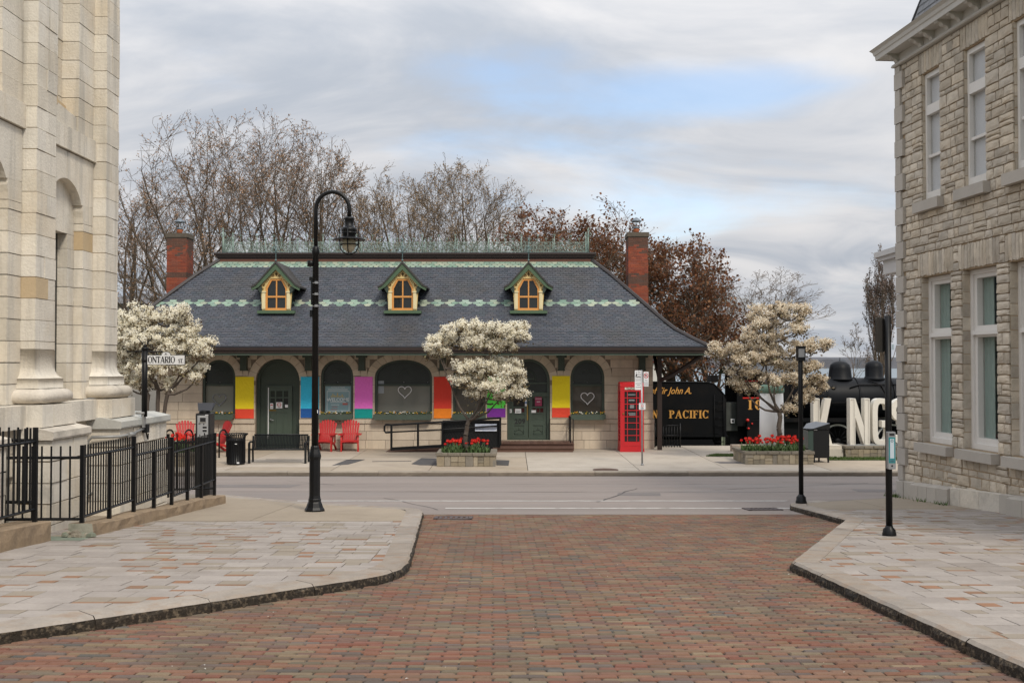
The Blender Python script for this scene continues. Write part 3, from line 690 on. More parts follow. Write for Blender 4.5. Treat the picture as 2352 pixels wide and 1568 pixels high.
for s in (0, 1):
    a, c_ = (u0 + .09, m0 - .008) if s == 0 else (m0 + .008, u1 - .09); W = c_ - a
    q = MB(); q.fbox(SF, a, c_, -.26, -.22, dz0, dz1)
    for x0, x1 in ((0, .13), (W - .13, W)): q.fbox(SF, a + x0, a + x1, -.22, -.195, dz0, dz1)
    zb1, zb2, zb3, zb4 = G(965), G(951), G(937), G(900)
    for y0_, y1_ in ((dz0, G(1000)), (G(976), zb1), (zb2 - .0, zb2 + .05), (zb3, zb3 + .05), (zb4 - .06, zb4 + .0), (dz1 - .06, dz1)): q.fbox(SF, a + .13, c_ - .13, -.221, -.197, y0_, y1_)
    dd_ = q.build('door', DG2, ST)
    q = MB(); q.fbox(SF, a + .13, c_ - .13, -.222, -.214, zb3 + .05, zb4 - .06); q.build('pane', GLASSD, dd_)
    for j in range(3):
        x0 = a + .13 + (W - .26) * j / 3; x1 = x0 + (W - .26) / 3
        for y0_, y1_ in ((zb2 + .05, zb3), (zb4, dz1 - .06)):
            q = MB(); q.fbox(SF, x0 + .012, x1 - .012, -.218, -.212, y0_ + .01, y1_ - .01); q.build('pane', REDGL, dd_)
    q = MB(); q.tube([SF.p(u_, -.21, z_) for u_, z_ in arc(a + W / 2, G(1000) + .04, .16, .16, 0, math.pi, 10)] , .012, 5); q.tube([SF.p(a + W / 2 - .24, -.21, G(1000) + .04), SF.p(a + W / 2 + .24, -.21, G(1000) + .04)], .012, 5)
    for an in (.6, 1.57, 2.5): q.tube([SF.p(a + W / 2 + .17 * math.cos(an), -.21, G(1000) + .04 + .17 * math.sin(an)), SF.p(a + W / 2 + .26 * math.cos(an), -.21, G(1000) + .04 + .26 * math.sin(an))], .009, 4)
    q.ringprism(SF, [(a + .11, G(1001)), (c_ - .11, G(1001)), (c_ - .11, G(975)), (a + .11, G(975))], [(a + .15, G(1001) + .03), (c_ - .15, G(1001) + .03), (c_ - .15, G(975) - .03), (a + .15, G(975) - .03)], -.22, -.192)
    q.build('carved_panel', SILLG, dd_)
    if s == 0:
        q = MB(); q.fbox(SF, c_ - .05, c_ - .01, -.2, -.175, 1.0, 1.55); q.build('push_plate', M('brass', (0.30, 0.20, 0.06), .4, .1, 5, metal=.7), dd_)
        text('house_number', '209', .24, SF.p(a + .17, -.19, G(975) + .03), INK, dd_, space=1.1, off=.006)
notice(SF, sx_(1237), G(922), .24, .32, -.19, 'dark pink poster behind the right leaf of the double doors', [('bar', -.11, .09, .22, .012, WHITE), ('bar', -.06, -.02, .12, .02, WHITE)], M('pink_paper', (0.33, 0.04, 0.10), .6, .05, 3), 'poster')
notice(SF, sx_(1190), G(944), .22, .16, -.19, 'white notice low on the left leaf of the double doors', [('bar', -.07, -.04, .14, .03, STEEL)])
notice(SF, sx_(1172.5), G(944), .09, .13, -.185, 'narrow white card at the hinge side of the left double door', [('bar', -.02, -.03, .04, .05, STEEL)])
notice(SF, sx_(1226), G(945), .16, .09, -.185, 'small white card low on the right leaf of the double doors', [])
notice(SF, sx_(1208), G(925), .06, .24, -.185, 'slim blue and white sticker hanging on the left double door', [('bar', -.03, -.02, .06, .05, M('sign_blue', (0.05, .16, .4), .6, 0))])
notice(SF, sx_(1190), G(916), .28, .1, -.185, 'dark strip notice high on the left double door', [('bar', -.1, -.02, .2, .014, WHITE)], M('dark_card', (0.03, 0.03, 0.03), .6, 0))

# eaves: soffit, frieze board, gutter
CX, CY, HX, HY = -4.0, 39.3, 10.65, 4.40
b = MB(); e = .08
ox0, ox1, oy0, oy1 = CX - HX + e, CX + HX - e, CY - HY + e, CY + HY - e; ix0, ix1, iy0, iy1 = UL, UR, YW, 42.1
o = [(ox0, oy0, 3.36), (ox1, oy0, 3.36), (ox1, oy1, 3.36), (ox0, oy1, 3.36)]; i_ = [(ix0, iy0, 3.46), (ix1, iy0, 3.46), (ix1, iy1, 3.46), (ix0, iy1, 3.46)]
b.add(o + i_, [(k, (k + 1) % 4, (k + 1) % 4 + 4, k + 4) for k in range(4)]); soff = b.build('soffit', SOFF, ST)
def eave_ring(name, off0, off1, z0, z1, mat):
    q = MB(); a0, a1, c0, c1 = CX - HX - off1, CX + HX + off1, CY - HY - off1, CY + HY + off1; t = off1 - off0
    q.box(a0, a1, c0, c0 + t, z0, z1); q.box(a0, a1, c1 - t, c1, z0, z1); q.box(a0, a0 + t, c0 + t, c1 - t, z0, z1); q.box(a1 - t, a1, c0 + t, c1 - t, z0, z1); return q.build(name, mat, ST)
eave_ring('gutter', -.06, .05, 3.46, 3.555, BROWN); eave_ring('fascia', -.10, .01, 3.37, 3.46, BROWN); eave_ring('frieze_board', -.16, -.03, 3.29, 3.37, SILLG)
q = MB(); q.tube([(CX - HX, CY - HY - .03, 3.565), (CX + HX, CY - HY - .03, 3.565)], .014, 6); q.build('gutter_lip', M('dark_lead', (0.03, 0.033, 0.04), .5, .1, 5), ST)
for px in (419, 561.6, 710, 832, 1017, 1140, 1289, 1474):
    u = sx_(px); q = MB(); q.fbox(SF, u - .11, u + .11, .0, .22, G(848), 3.42); q.fbox(SF, u - .18, u + .18, -.0, .36, 3.22, 3.41); q.fbox(SF, u - .08, u + .08, .21, 1.3, 3.33, 3.43); q.fbox(SF, u - .13, u + .13, .0, .17, G(848) - .05, G(848) + .0); q.build('bracket', DGREEN, ST)
# corner post and brace at the right-hand end
q = MB(); q.box(5.09, 5.24, 35.98, 36.13, 0, 3.36); q.build('post', BROWN, ST)
q = MB(); q.tube([(5.17, 36.04, 2.42), (5.6, 36.0, 2.60), (6.1, 35.7, 2.95), (6.5, 35.4, 3.30)], .085, 6); q.tube([(5.17, 36.04, 2.42), (5.17, 37.4, 3.3)], .07, 6); q.box(5.24, 6.5, 36.0, 36.1, 3.22, 3.35); q.build('brace', BROWN, ST)

# roof
PROF = [(0, 3.59), (.45, 3.85), (.955, 4.18), (1.29, 4.49), (1.81, 5.03), (2.39, 5.63), (3.08, 6.34), (3.66, 6.86)]
b = MB(); vs = []
for a, z in PROF: vs += [(CX - HX + a, CY - HY + a, z), (CX + HX - a, CY - HY + a, z), (CX + HX - a, CY + HY - a, z), (CX - HX + a, CY + HY - a, z)]
fs = [(i * 4 + k, i * 4 + (k + 1) % 4, i * 4 + 4 + (k + 1) % 4, i * 4 + 4 + k) for i in range(len(PROF) - 1) for k in range(4)] + [tuple(len(vs) - 4 + k for k in range(4)), (3, 2, 1, 0)]
b.add(vs, fs); roof = b.build('roof', M('roof_felt', (0.03, 0.03, 0.034), .9, .1, 2), ST)
SL_ = [0]
for i in range(1, len(PROF)): SL_.append(SL_[-1] + math.dist(PROF[i - 1], PROF[i]))
def prof(s):
    for i in range(1, len(PROF)):
        if s <= SL_[i] or i == len(PROF) - 1:
            t = (s - SL_[i - 1]) / (SL_[i] - SL_[i - 1]); a = PROF[i - 1][0] + (PROF[i][0] - PROF[i - 1][0]) * t; z = PROF[i - 1][1] + (PROF[i][1] - PROF[i - 1][1]) * t
            da, dz = PROF[i][0] - PROF[i - 1][0], PROF[i][1] - PROF[i - 1][1]; q = math.hypot(da, dz); return a, z, -dz / q, da / q
DORM = [(-8.34), (-3.87), (.586)]
def slate(side, h, s, wd, ex, out, shape):
    """corner points of one slate: side 0 front, 1 right, 3 left; h along the eave"""
    def P(hh, ss, o):
        a, z, na, nz_ = prof(ss); a += na * o; z += nz_ * o
        if side == 0: return (CX + hh, CY - HY + a, z)
        if side == 1: return (CX + HX - a, CY + hh, z)
        return (CX - HX + a, CY - hh, z)
    k = wd / 2 - .004; top = [P(h - k, s + ex * 1.25, .004), P(h + k, s + ex * 1.25, .004)]
    if shape: low = [P(h + k, s + .05, out), P(h + k * .72, s + .012, out), P(h + k * .35, s - .006, out), P(h - k * .35, s - .006, out), P(h - k * .72, s + .012, out), P(h - k, s + .05, out)]
    else: low = [P(h + k, s, out), P(h - k, s, out)]
    under = [P2 for P2 in ([P(h + k, s, .0), P(h - k, s, .0)] if not shape else [P(h + k, s + .05, 0), P(h + k * .72, s + .012, 0), P(h + k * .35, s - .006, 0), P(h - k * .35, s - .006, 0), P(h - k * .72, s + .012, 0), P(h - k, s + .05, 0)])]
    n = len(low); return top[:1] + list(reversed(low)) + top[1:] if False else (top, low, under)
rs = random.Random(77); EX = .108; WD = .196
sb = MB(); single = []
total = SL_[-1]; rows = int(total / EX)
zone_mid = [None, None]
for r_ in range(rows):
    s = r_ * EX; a, z, *_ = prof(s)
    for side in (0, 1, 3):
        half = (HX - a) if side == 0 else (HY - a)
        if side != 0 and half < .2: continue
        mid = r_ - round(2.36 / EX)              # three rows of the zigzag band, wider slates
        wid = .25 if 0 <= mid <= 2 else WD
        n = int(2 * HX / wid) + 2
        for i in range(n):
            h = (-HX - .02 if side == 0 else -HY) + (i + (.5 if (r_ % 2 if not 0 <= mid <= 2 else mid == 1) else 0)) * wid
            if abs(h) > half - wid * .42: continue
            if side == 0:
                X = CX + h; Zr = z
                if any(abs(X - d_) < .50 and 4.80 < Zr < 5.9 for d_ in DORM): continue
            kind = 0
            if z > 6.60: kind = 1 if z < 6.86 else 1
            if r_ == rows - 1 or r_ == rows - 2 or r_ == rows - 3: kind = 1
            if mid == 0: kind = 1 if i % 2 == 0 else 2
            elif mid == 1: kind = 1
            elif mid == 2: kind = 1 if i % 2 == 0 else 2
            j = rs.uniform(-.006, .006)
            t_, l_, un = slate(side, h, s + (j if kind == 0 else -.012), wid * (rs.uniform(.95, 1.0) if kind == 0 else 1.015), EX, .014 + rs.uniform(0, .007), kind > 0)
            if kind == 1 and side == 0 and len(single) < 300: single.append((t_, l_, un)); continue
            base = len(sb.v); nl = len(l_)
            sb.add(t_ + l_ + un, [tuple([1, 0] + list(range(nl + 1, 1, -1)))] + [(2 + k, 3 + k, 2 + nl + k + 1, 2 + nl + k) for k in range(nl - 1)], 1 if kind == 1 else 0)
sb.build('slate', [SLATE, GSLATE], roof, kind='stuff')
for t_, l_, un in single:
    q = MB(); nl = len(l_); q.add(t_ + l_ + un, [tuple([1, 0] + list(range(nl + 1, 1, -1)))] + [(2 + k, 3 + k, 2 + nl + k + 1, 2 + nl + k) for k in range(nl - 1)]); q.build('slate', GSLATE, roof)
LEAD = M('hip_lead', (0.042, 0.036, 0.036), .6, .15, 3, .1, 20)
for sx1 in (1, -1):
    q = MB(); pts = [(CX + sx1 * (HX - a), CY - HY + a, z + .03) for a, z in PROF]; q.tube(pts, .075, 6, smooth=False); q.build('hip_cap', LEAD, roof)
# deck cornice
ax = 3.66; X0, X1, Y0, Y1 = CX - HX + ax, CX + HX - ax, CY - HY + ax, CY + HY - ax
def deck(name, o, z0, z1, mat):
    q = MB(); q.box(X0 - o, X1 + o, Y0 - o, Y1 + o, z0, z1); return q.build(name, mat, ST)
BRT = M('warm_brown_paint', (0.125, 0.052, 0.034), .5, .12, 3)
deck('fascia', .05, 6.83, 6.935, BRT); deck('cornice', .06, 6.93, 7.0, BROWN); deck('cornice', .12, 7.0, 7.08, BROWN); deck('cornice', .17, 7.08, 7.145, BROWN); deck('deck_flashing', .14, 7.145, 7.165, M('dark_lead2', (0.10, 0.11, 0.12), .5, .1, 5))
q = MB(); q.box(at(1262, 0, 39)[0], at(1310, 0, 39)[0], 38.75, 39.4, 7.165, 7.26); q.build('roof_hatch', BROWN, ST)
# iron cresting along the deck: one panel repeated
def crest_mesh(L):
    q = MB(); zb = 0
    q.tube([(0, 0, .05), (L, 0, .05)], .014, 5); q.tube([(0, 0, .36), (L, 0, .36)], .009, 4)
    def spike(x, h, r=.011, head=True):
        q.tube([(x, 0, 0), (x, 0, h)], [r, r * .6], 5)
        if head:
            for an in range(4):
                t = an * math.pi / 2 + .4; q.tube([(x, 0, h - .02), (x + .05 * math.cos(t), .05 * math.sin(t), h + .03), (x + .035 * math.cos(t), .035 * math.sin(t), h + .08)], [.007, .006, .003], 4)
            q.lathe([(0, -.02), (.02, 0), (0, .07)], (x, 0, h), 6)
    def ring(x, z, r, a0=0, a1=2 * math.pi, n=14, t=.009): q.tube([(x + r * math.cos(a0 + (a1 - a0) * i / n), 0, z + r * math.sin(a0 + (a1 - a0) * i / n)) for i in range(n + 1)], t, 4, cap=False)
    spike(0, .64, .022); 
    for fx in (.25, .5, .75): spike(L * fx, .50 if fx != .5 else .62, .008)
    for fx in (.125, .375, .625, .875):
        ring(L * fx, .20, .11, t=.008); ring(L * fx - .06, .36, .07, 0, math.pi * 1.5, 9, .007); ring(L * fx + .06, .36, .07, math.pi, -math.pi * .5, 9, .007); spike(L * fx, .42, .007, False)
    return q.mesh('cresting_panel', VERD)
nP = 11; Lp = (X1 - X0 - .3) / nP; cm = crest_mesh(Lp)
for i in range(nP): piece('cresting_panel', cm, ST, (X0 + .15 + i * Lp, Y0 + .06, 7.165))
for i in range(nP): piece('cresting_panel', cm, ST, (X0 + .15 + i * Lp, Y1 - .06, 7.165))
cs_ = crest_mesh(Y1 - Y0 - .2)
for x in (X0 + .12, X1 - .12): piece('cresting_panel', cs_, ST, (x, Y0 + .1, 7.165), (0, 0, math.pi / 2))
for x in (X0 + .12, X1 - .12):
    for y in (Y0 + .06, Y1 - .06):
        q = MB(); q.tube([(x, y, 7.16), (x, y, 8.0)], [.04, .02], 6); q.lathe([(0, 0), (.05, .04), (0, .16)], (x, y, 7.98), 6)
        for t in range(4): q.tube([(x, y, 7.75), (x + .12 * math.cos(t * 1.57), y + .12 * math.sin(t * 1.57), 7.85), (x + .06 * math.cos(t * 1.57), y + .06 * math.sin(t * 1.57), 7.95)], .01, 4)
        q.build('finial', VERD, ST)
# dormers
for di, X in enumerate(DORM):
    Yf = 36.42; F = Fr((X, Yf), (1, 0), (0, -1)); zb = 4.84
    g = lambda y: at(1176, y, Yf)[2]
    q = MB(); hw = .47; ze = g(657)
    # body with side walls, run back into the roof
    q.prism(F, [(-hw, zb), (hw, zb), (hw, ze), (0, g(618)), (-hw, ze)], -2.0, -.02); dm = q.build('dormer', DGREEN, ST)
    # cream gable panel with an eight-sided opening
    wt, wb, ww = g(640), g(713), .385; oct_ = [(-ww, wb), (ww, wb), (ww, g(661)), (.20, wt), (-.20, wt), (-ww, g(661))]
    outer = [(-.50, wb), (.50, wb), (.56, g(657)), (.02, g(621)), (-.02, g(621)), (-.56, g(657))]
    q = MB(); q.ringprism(F, outer, oct_, -.02, .06); q.build('gable_panel', CREAM, dm)
    q = MB(); ino = [(-.315, wb + .085), (.315, wb + .085), (.315, g(663)), (.165, wt - .07), (-.165, wt - .07), (-.315, g(663))]; q.ringprism(F, oct_, ino, -.03, .03)
    q.fbox(F, -.32, .32, -.02, .035, g(681.5) - .03, g(681.5) + .03); q.fbox(F, -.022, .022, -.03, .025, wb + .08, wt - .07); q.fbox(F, -.40, .40, -.02, .05, wb - .02, wb + .06); q.build('window_frame', ORANGE, dm)
    for s in (-1, 1):
        q = MB(); q.prism(F, sorted_ if False else [(min(0, s * .315) + (.02 if s > 0 else 0), wb + .08), (max(0, s * .315) - (.02 if s < 0 else 0), wb + .08), (max(0, s * .315) - (.02 if s < 0 else 0), g(681.5) - .03), (min(0, s * .315) + (.02 if s > 0 else 0), g(681.5) - .03)], -.03, -.012); q.build('pane', GLASSD, dm)
        pl = [(s * .02, g(681.5) + .03), (s * .315, g(681.5) + .03), (s * .315, g(663)), (s * .165, wt - .07), (s * .02, wt - .07)]
        q = MB(); q.prism(F, pl if s > 0 else pl[::-1], -.03, -.012); q.build('pane', GLASSD, dm)
        q = MB(); q.fbox(F, s * .44 - .062, s * .44 + .062, .06, .10, wb + .05, g(672)); q.fbox(F, s * .44 - .085, s * .44 + .085, .06, .12, g(672), g(669)); q.fbox(F, s * .44 - .025, s * .44 + .025, .099, .106, wb + .1, g(676)); q.build('column', CREAMP, dm)
        # roof slope, boarded edge and scrolls
        A, B_ = (s * .84, g(657.5)), (0, g(604)); mdl = (s * .58, g(642))
        q = MB(); pl = [(s * .88, g(658.5)), (s * .70, g(652)), (0, g(601)), (0, g(606)), (s * .69, g(656)), (s * .87, g(662))]; q.prism(F, pl, -2.4, .22); q.build('gable_roof', M('dormer_roof', (0.045, 0.042, 0.040), .7, .1, 4), dm)
        q = MB(); pl = [(s * .86, g(661)), (s * .69, g(655)), (0, g(605.5)), (0, g(620)), (s * .60, g(660)), (s * .83, g(668))]; q.prism(F, pl, .10, .19); q.build('bargeboard', TRIMG, dm)
        q = MB()
        for (cu_, cz, rr_) in ((.50, g(665), .055), (.44, g(656), .035), (.11, g(634), .05)): q.tube([F.p(s * cu_ + rr_ * (1 - k / 14) * math.cos(k * .9 * s), .064, cz + rr_ * (1 - k / 14) * math.sin(k * .9)) for k in range(12)], .009, 4, cap=False)
        for kk in range(4): q.tube([F.p(s * (.25 + kk * .05), .064, g(644 + kk * 3)), F.p(s * (.28 + kk * .05), .064, g(643 + kk * 3))], .011, 4)
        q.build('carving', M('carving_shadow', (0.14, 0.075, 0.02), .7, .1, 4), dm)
        q = MB(); q.prism(F, [(s * .50, g(658)), (s * .66, g(661)), (s * .56, g(672)), (s * .50, g(674))], -.02, .14); q.build('corbel', DGREEN, dm)
    q = MB(); q.fbox(F, -.02, .02, .062, .075, g(634), g(626)); q.fbox(F, -.05, .05, .062, .075, g(631), g(629)); q.build('carving', MATS['carving_shadow'], dm)
    q = MB(); q.fbox(F, -.66, .66, -.1, .12, zb - .06, zb + .04); q.fbox(F, -.57, .57, -.1, .09, zb + .04, wb); q.build('sill', TRIMG, dm)
    q = MB(); y_ = Yf - .16; q.tube([(X, y_, g(604)), (X, y_, g(556))], [.022, .012], 5); q.lathe([(0, 0), (.05, .05), (0, .14)], (X, y_, g(556)), 6); q.lathe([(.02, 0), (.05, .02), (.02, .05)], (X, y_, g(600)), 6)
    for t in range(4):
        an = t * 1.57 + .4; q.tube([(X, y_, g(582)), (X + .16 * math.cos(an), y_ + .16 * math.sin(an), g(578)), (X + .1 * math.cos(an), y_ + .1 * math.sin(an), g(571))], .012, 4); q.tube([(X, y_, g(570)), (X + .1 * math.cos(an), y_ + .1 * math.sin(an), g(566))], .01, 4)
    q.build('finial', M('finial_iron', (0.13, 0.20, 0.20), .6, .1, 5), dm)
# chimneys
BRICKM = M('chimney_brick', [(0.26, 0.062, 0.032), (0.30, 0.078, 0.040), (0.21, 0.05, 0.03), (0.25, 0.08, 0.05)], .88, .12, 5, .2, 60, jit=.1, stain=((0.095, 0.07, 0.05), .75, 1.1))
BRSOOT = M('chimney_brick_sooty', [(0.105, 0.062, 0.046), (0.13, 0.062, 0.043), (0.09, 0.064, 0.052)], .9, .14, 5, .2, 60, jit=.1)
PALEM = M('chimney_mortar', (0.30, 0.15, 0.10), .95, .15, 6)
CAPC = M('chimney_cap', (0.105, 0.088, 0.068), .92, .2, 5, .3, 40)
for cxp, side in (((4.78), 1), ((-12.70), -1)):
    W = .76; Yc = 39.3; zt = 7.98 if side > 0 else 7.95
    q = MB(); q.box(cxp - W / 2 + .012, cxp + W / 2 - .012, Yc - .42 + .012, Yc + .42, 4.0, zt - .1); ch = q.build('chimney', PALEM, ST)
    q = MB(); q.box(cxp - W / 2 - .03, cxp + W / 2 + .03, Yc - .45, Yc + .45, zt - .16, zt); q.box(cxp - W / 2, cxp + W / 2, Yc - .42, Yc + .42, zt - .2, zt - .16); q.build('cap', CAPC, ch)
    q = MB(); q.lathe([(.10, 0), (.11, .18), (.10, .24)], (cxp - .02, Yc, zt), 12); q.build('flue_pot', M('terracotta', (0.40, 0.12, 0.05), .8, .1, 4), ch)
    q = MB(); q.lathe([(.115, .18), (.115, .26)], (cxp - .02, Yc, zt), 12)
    for t in range(4): q.tube([(cxp - .02 + .1 * math.cos(t * 1.57), Yc + .1 * math.sin(t * 1.57), zt + .22), (cxp - .02 + .16 * math.cos(t * 1.57), Yc + .16 * math.sin(t * 1.57), zt + .48)], .010, 5)
    q.lathe([(.20, .46), (.19, .49), (.06, .60), (0, .63)], (cxp - .02, Yc, zt), 14); q.build('cowl', M('zinc', (0.17, 0.20, 0.23), .45, .1, 5, metal=.5), ch)
    rs = random.Random(cxp); hb_ = .0676; r_ = 0; z = zt - .2 - hb_
    vis = 5.0 if side > 0 else 4.6
    faces = [('f', Fr((cxp - W / 2, Yc - .42), (1, 0), (0, -1)), W)] + ([('l', Fr((cxp - W / 2, Yc + .42), (0, -1), (-1, 0)), .84)] if side > 0 else [('r', Fr((cxp + W / 2, Yc - .42), (0, 1), (1, 0)), .84)])
    while z > vis:
        for nm, F, L in faces:
            u = -(.10 if r_ % 2 else 0.0)
            while u < L - .02:
                a, c_ = max(u, 0), min(u + .205, L)
                soot = (zt - z) < .55 + rs.uniform(-.22, .3) + .25 * math.sin(u * 5 + cxp) or (abs((zt - z) - 1.62) < .1 and side < 0 or abs((zt - z) - 1.85) < .22 + rs.uniform(-.1, .1) and side > 0)
                if c_ - a > .03: stone_rect('brick', a, c_, z, z + hb_, -.03, .0, ch, F, BRSOOT if soot else BRICKM, .005)
                u += .205
        z -= hb_; r_ += 1
# deck, steps and ramp in front of the double doors
WOOD = M('brown_deck_boards', [(0.115, 0.062, 0.045), (0.14, 0.078, 0.058), (0.10, 0.056, 0.044)], .75, .12, 3, .15, 40, jit=.1)
dx0, dx1 = at(1118, 1020, 35.6)[0], at(1318, 1020, 35.6)[0]
dk = thing('timber_steps', 'brown timber landing with one step in front of the green double doors', 'steps', (dx0, 35.6, 0))
q = MB(); q.box(dx0, dx1, 35.45, 36.44, .02, .25); q.build('base', WOOD, dk)
n = 26
for i in range(n):
    a = dx0 + (dx1 - dx0) * i / n; q = MB(); q.box(a + .004, a + (dx1 - dx0) / n - .004, 35.40, 36.44, .25, .29); q.build('plank', WOOD, dk)
q = MB(); q.box(dx0 + .25, dx1 - .06, 35.12, 35.44, .005, .12); q.build('step', WOOD, dk)
q = MB(); q.box(dx0 + .22, dx1 - .02, 35.08, 35.44, .12, .155); q.build('tread', WOOD, dk)
rl = thing('handrail', 'short black handrail at the right end of the timber landing', 'handrail', (dx1 - .12, 35.6, .29))
q = MB(); x = dx1 - .12
q.tube([(x, 35.45, .29), (x, 35.45, 1.18), (x, 36.3, 1.18), (x, 36.3, .29)], .024, 6, smooth=False); q.build('rail', IRON, rl)
q = MB(); q.tube([(x - .02, 35.45, .72), (x - .02, 36.3, .72)], .018, 6); q.tube([(x + .09, 35.47, .29), (x + .09, 35.47, 1.1)], .02, 6); q.build('crossbar', IRON, rl)
# ramp
YR = 35.0
def rp_(x, y): return at(x, y, YR)
rm = thing('ramp', 'sloping brown access ramp along the station wall up to the landing', 'ramp', at(950, 1032, 35.5))
q = MB(); xa, xb, xc = rp_(885, 1030)[0], rp_(1120, 1030)[0], dx0
F = Fr((0, 35.15), (1, 0), (0, -1)); q.prism(F, [(xa, .0), (xc, .0), (xc, .28), (xb, .28), (xa, .015)], -1.15, 0); q.build('deck', WOOD, rm)
rr = thing('ramp_railing', 'long black railing sloping up beside the access ramp', 'railing', at(990, 1030, YR))
q = MB(); q.tube([rp_(899, 992), rp_(886, 993), rp_(883, 989), rp_(883, 979), rp_(886, 975), rp_(899, 975.5), rp_(1010, 969), rp_(1150, 959.5)], .034, 8); q.build('rail', IRON, rr)
q = MB(); q.tube([rp_(886, 992.5), rp_(1010, 986.5), rp_(1150, 977)], .026, 8); q.build('rail', IRON, rr)
for x, yt, yb in ((899, 975, 1034), (960, 972, 1027), (1016, 969, 1024), (1149, 959, 1022)):
    q = MB(); p0, p1 = rp_(x, yb), rp_(x, yt); q.box(p0[0] - .035, p0[0] + .035, YR - .035, YR + .035, max(p0[2], .0), p1[2]); q.build('post', IRON, rr)
q = MB(); pl = [rp_(897, 1034.5), rp_(1020, 1027), rp_(1020, 1020), rp_(897, 1027)]; q.prism(Fr((0, YR), (1, 0), (0, -1)), [(p[0], max(p[2], .0)) for p in pl], -.03, .03); q.build('kick_plate', IRON, rr)
pa = thing('black_screen', 'black slatted screen at the high end of the ramp railing', 'screen', at(1080, 1022, YR + .06))
F = Fr((0, YR + .10), (1, 0), (0, -1)); p0, p1 = at(1016, 1022, YR), at(1149, 962, YR); q = MB(); q.fbox(F, p0[0], p1[0], -.03, -.01, .12, p1[2] - .05); q.build('backing', BLACKP, pa)
ns = 22
for i in range(ns):
    t0 = p0[0] - .5 + (p1[0] - p0[0] + .5) * i / ns; q = MB(); zt_ = p1[2] - .07
    pts = [(t0, zt_), (t0 + .07, zt_), (t0 + .57, .14), (t0 + .50, .14)]
    pts = [(min(max(a, p0[0]), p1[0]), c_) for a, c_ in pts]
    if abs(pts[0][0] - pts[1][0]) < .01 and abs(pts[2][0] - pts[3][0]) < .01: continue
    q.prism(F, pts, -.01, .006); q.build('slat', BLACKP, pa)
bn = thing('banner', 'pale banner with a washed blue view on the ramp railing', 'banner', at(1115, 990, YR - .06))
F = Fr((0, YR + .05), (1, 0), (0, -1)); p0, p1 = at(1091, 990, YR), at(1141, 973.5, YR)
q = MB(); q.fbox(F, p0[0], p1[0], 0, .01, p0[2], p1[2]); q.build('sheet', M('banner_print', [(0.42, 0.47, 0.58)], .6, .35, 5, stretch=(1, 1, 3), stain=((0.75, 0.76, 0.8), .8, 4)), bn)
q = MB(); q.fbox(F, p0[0] + .02, p1[0] - .02, .01, .013, p0[2] + .05, p0[2] + .09); q.build('print', M('banner_dark', (0.16, 0.18, 0.24), .6, .3, 9), bn)

# coloured panels on the wall
MUR = [(541, 583.5, 865, 938.5, 960.5, 'yellow', (0.86, 0.68, 0.015), 'red', (0.74, 0.065, 0.03), 'between the leftmost arched window and the green side door'),
       (691, 733, 865, 938, 959, 'sky blue', (0.035, 0.50, 0.76), 'navy blue', (0.01, 0.09, 0.33), 'right of the green side door, partly behind the lamp post'),
       (815, 856, 865, 938, 960, 'pink', (0.78, 0.16, 0.58), 'teal', (0.0, 0.29, 0.27), 'left of the widest window'),
       (996.5, 1037, 865, 938, 960, 'scarlet', (0.74, 0.05, 0.028), 'orange', (0.88, 0.24, 0.015), 'right of the widest window'),
       (1119, 1161, 865, 937, 957.5, 'bright green', (0.085, 0.58, 0.06), 'purple', (0.18, 0.025, 0.29), 'left of the double doors behind the blossom'),
       (1268, 1309, 863, 936, 958, 'yellow', (0.90, 0.72, 0.012), 'red', (0.74, 0.065, 0.03), 'right of the double doors')]
for x0, x1, y0, ym, y1, n1_, c1, n2_, c2, where in MUR:
    a, c_ = sx_(x0), sx_(x1); t = thing('wall_panel', f'{n1_} over {n2_} painted panel {where}', 'panel', SF.p((a + c_) / 2, .0, G(y1)), group='coloured panels on the station wall')
    for (z0, z1, nm, cc) in ((G(ym), G(y0), n1_, c1), (G(y1), G(ym) - .002, n2_, c2)):
        q = MB(); nseg = 1; q.fbox(SF, a, c_, .010, .028, z0, z1); q.build('painted_board', M('paint_' + nm.replace(' ', '_') + str(int(c1[0] * 100)), cc, .7, .03, 6, .9, 14), t, label=f'{nm} board')
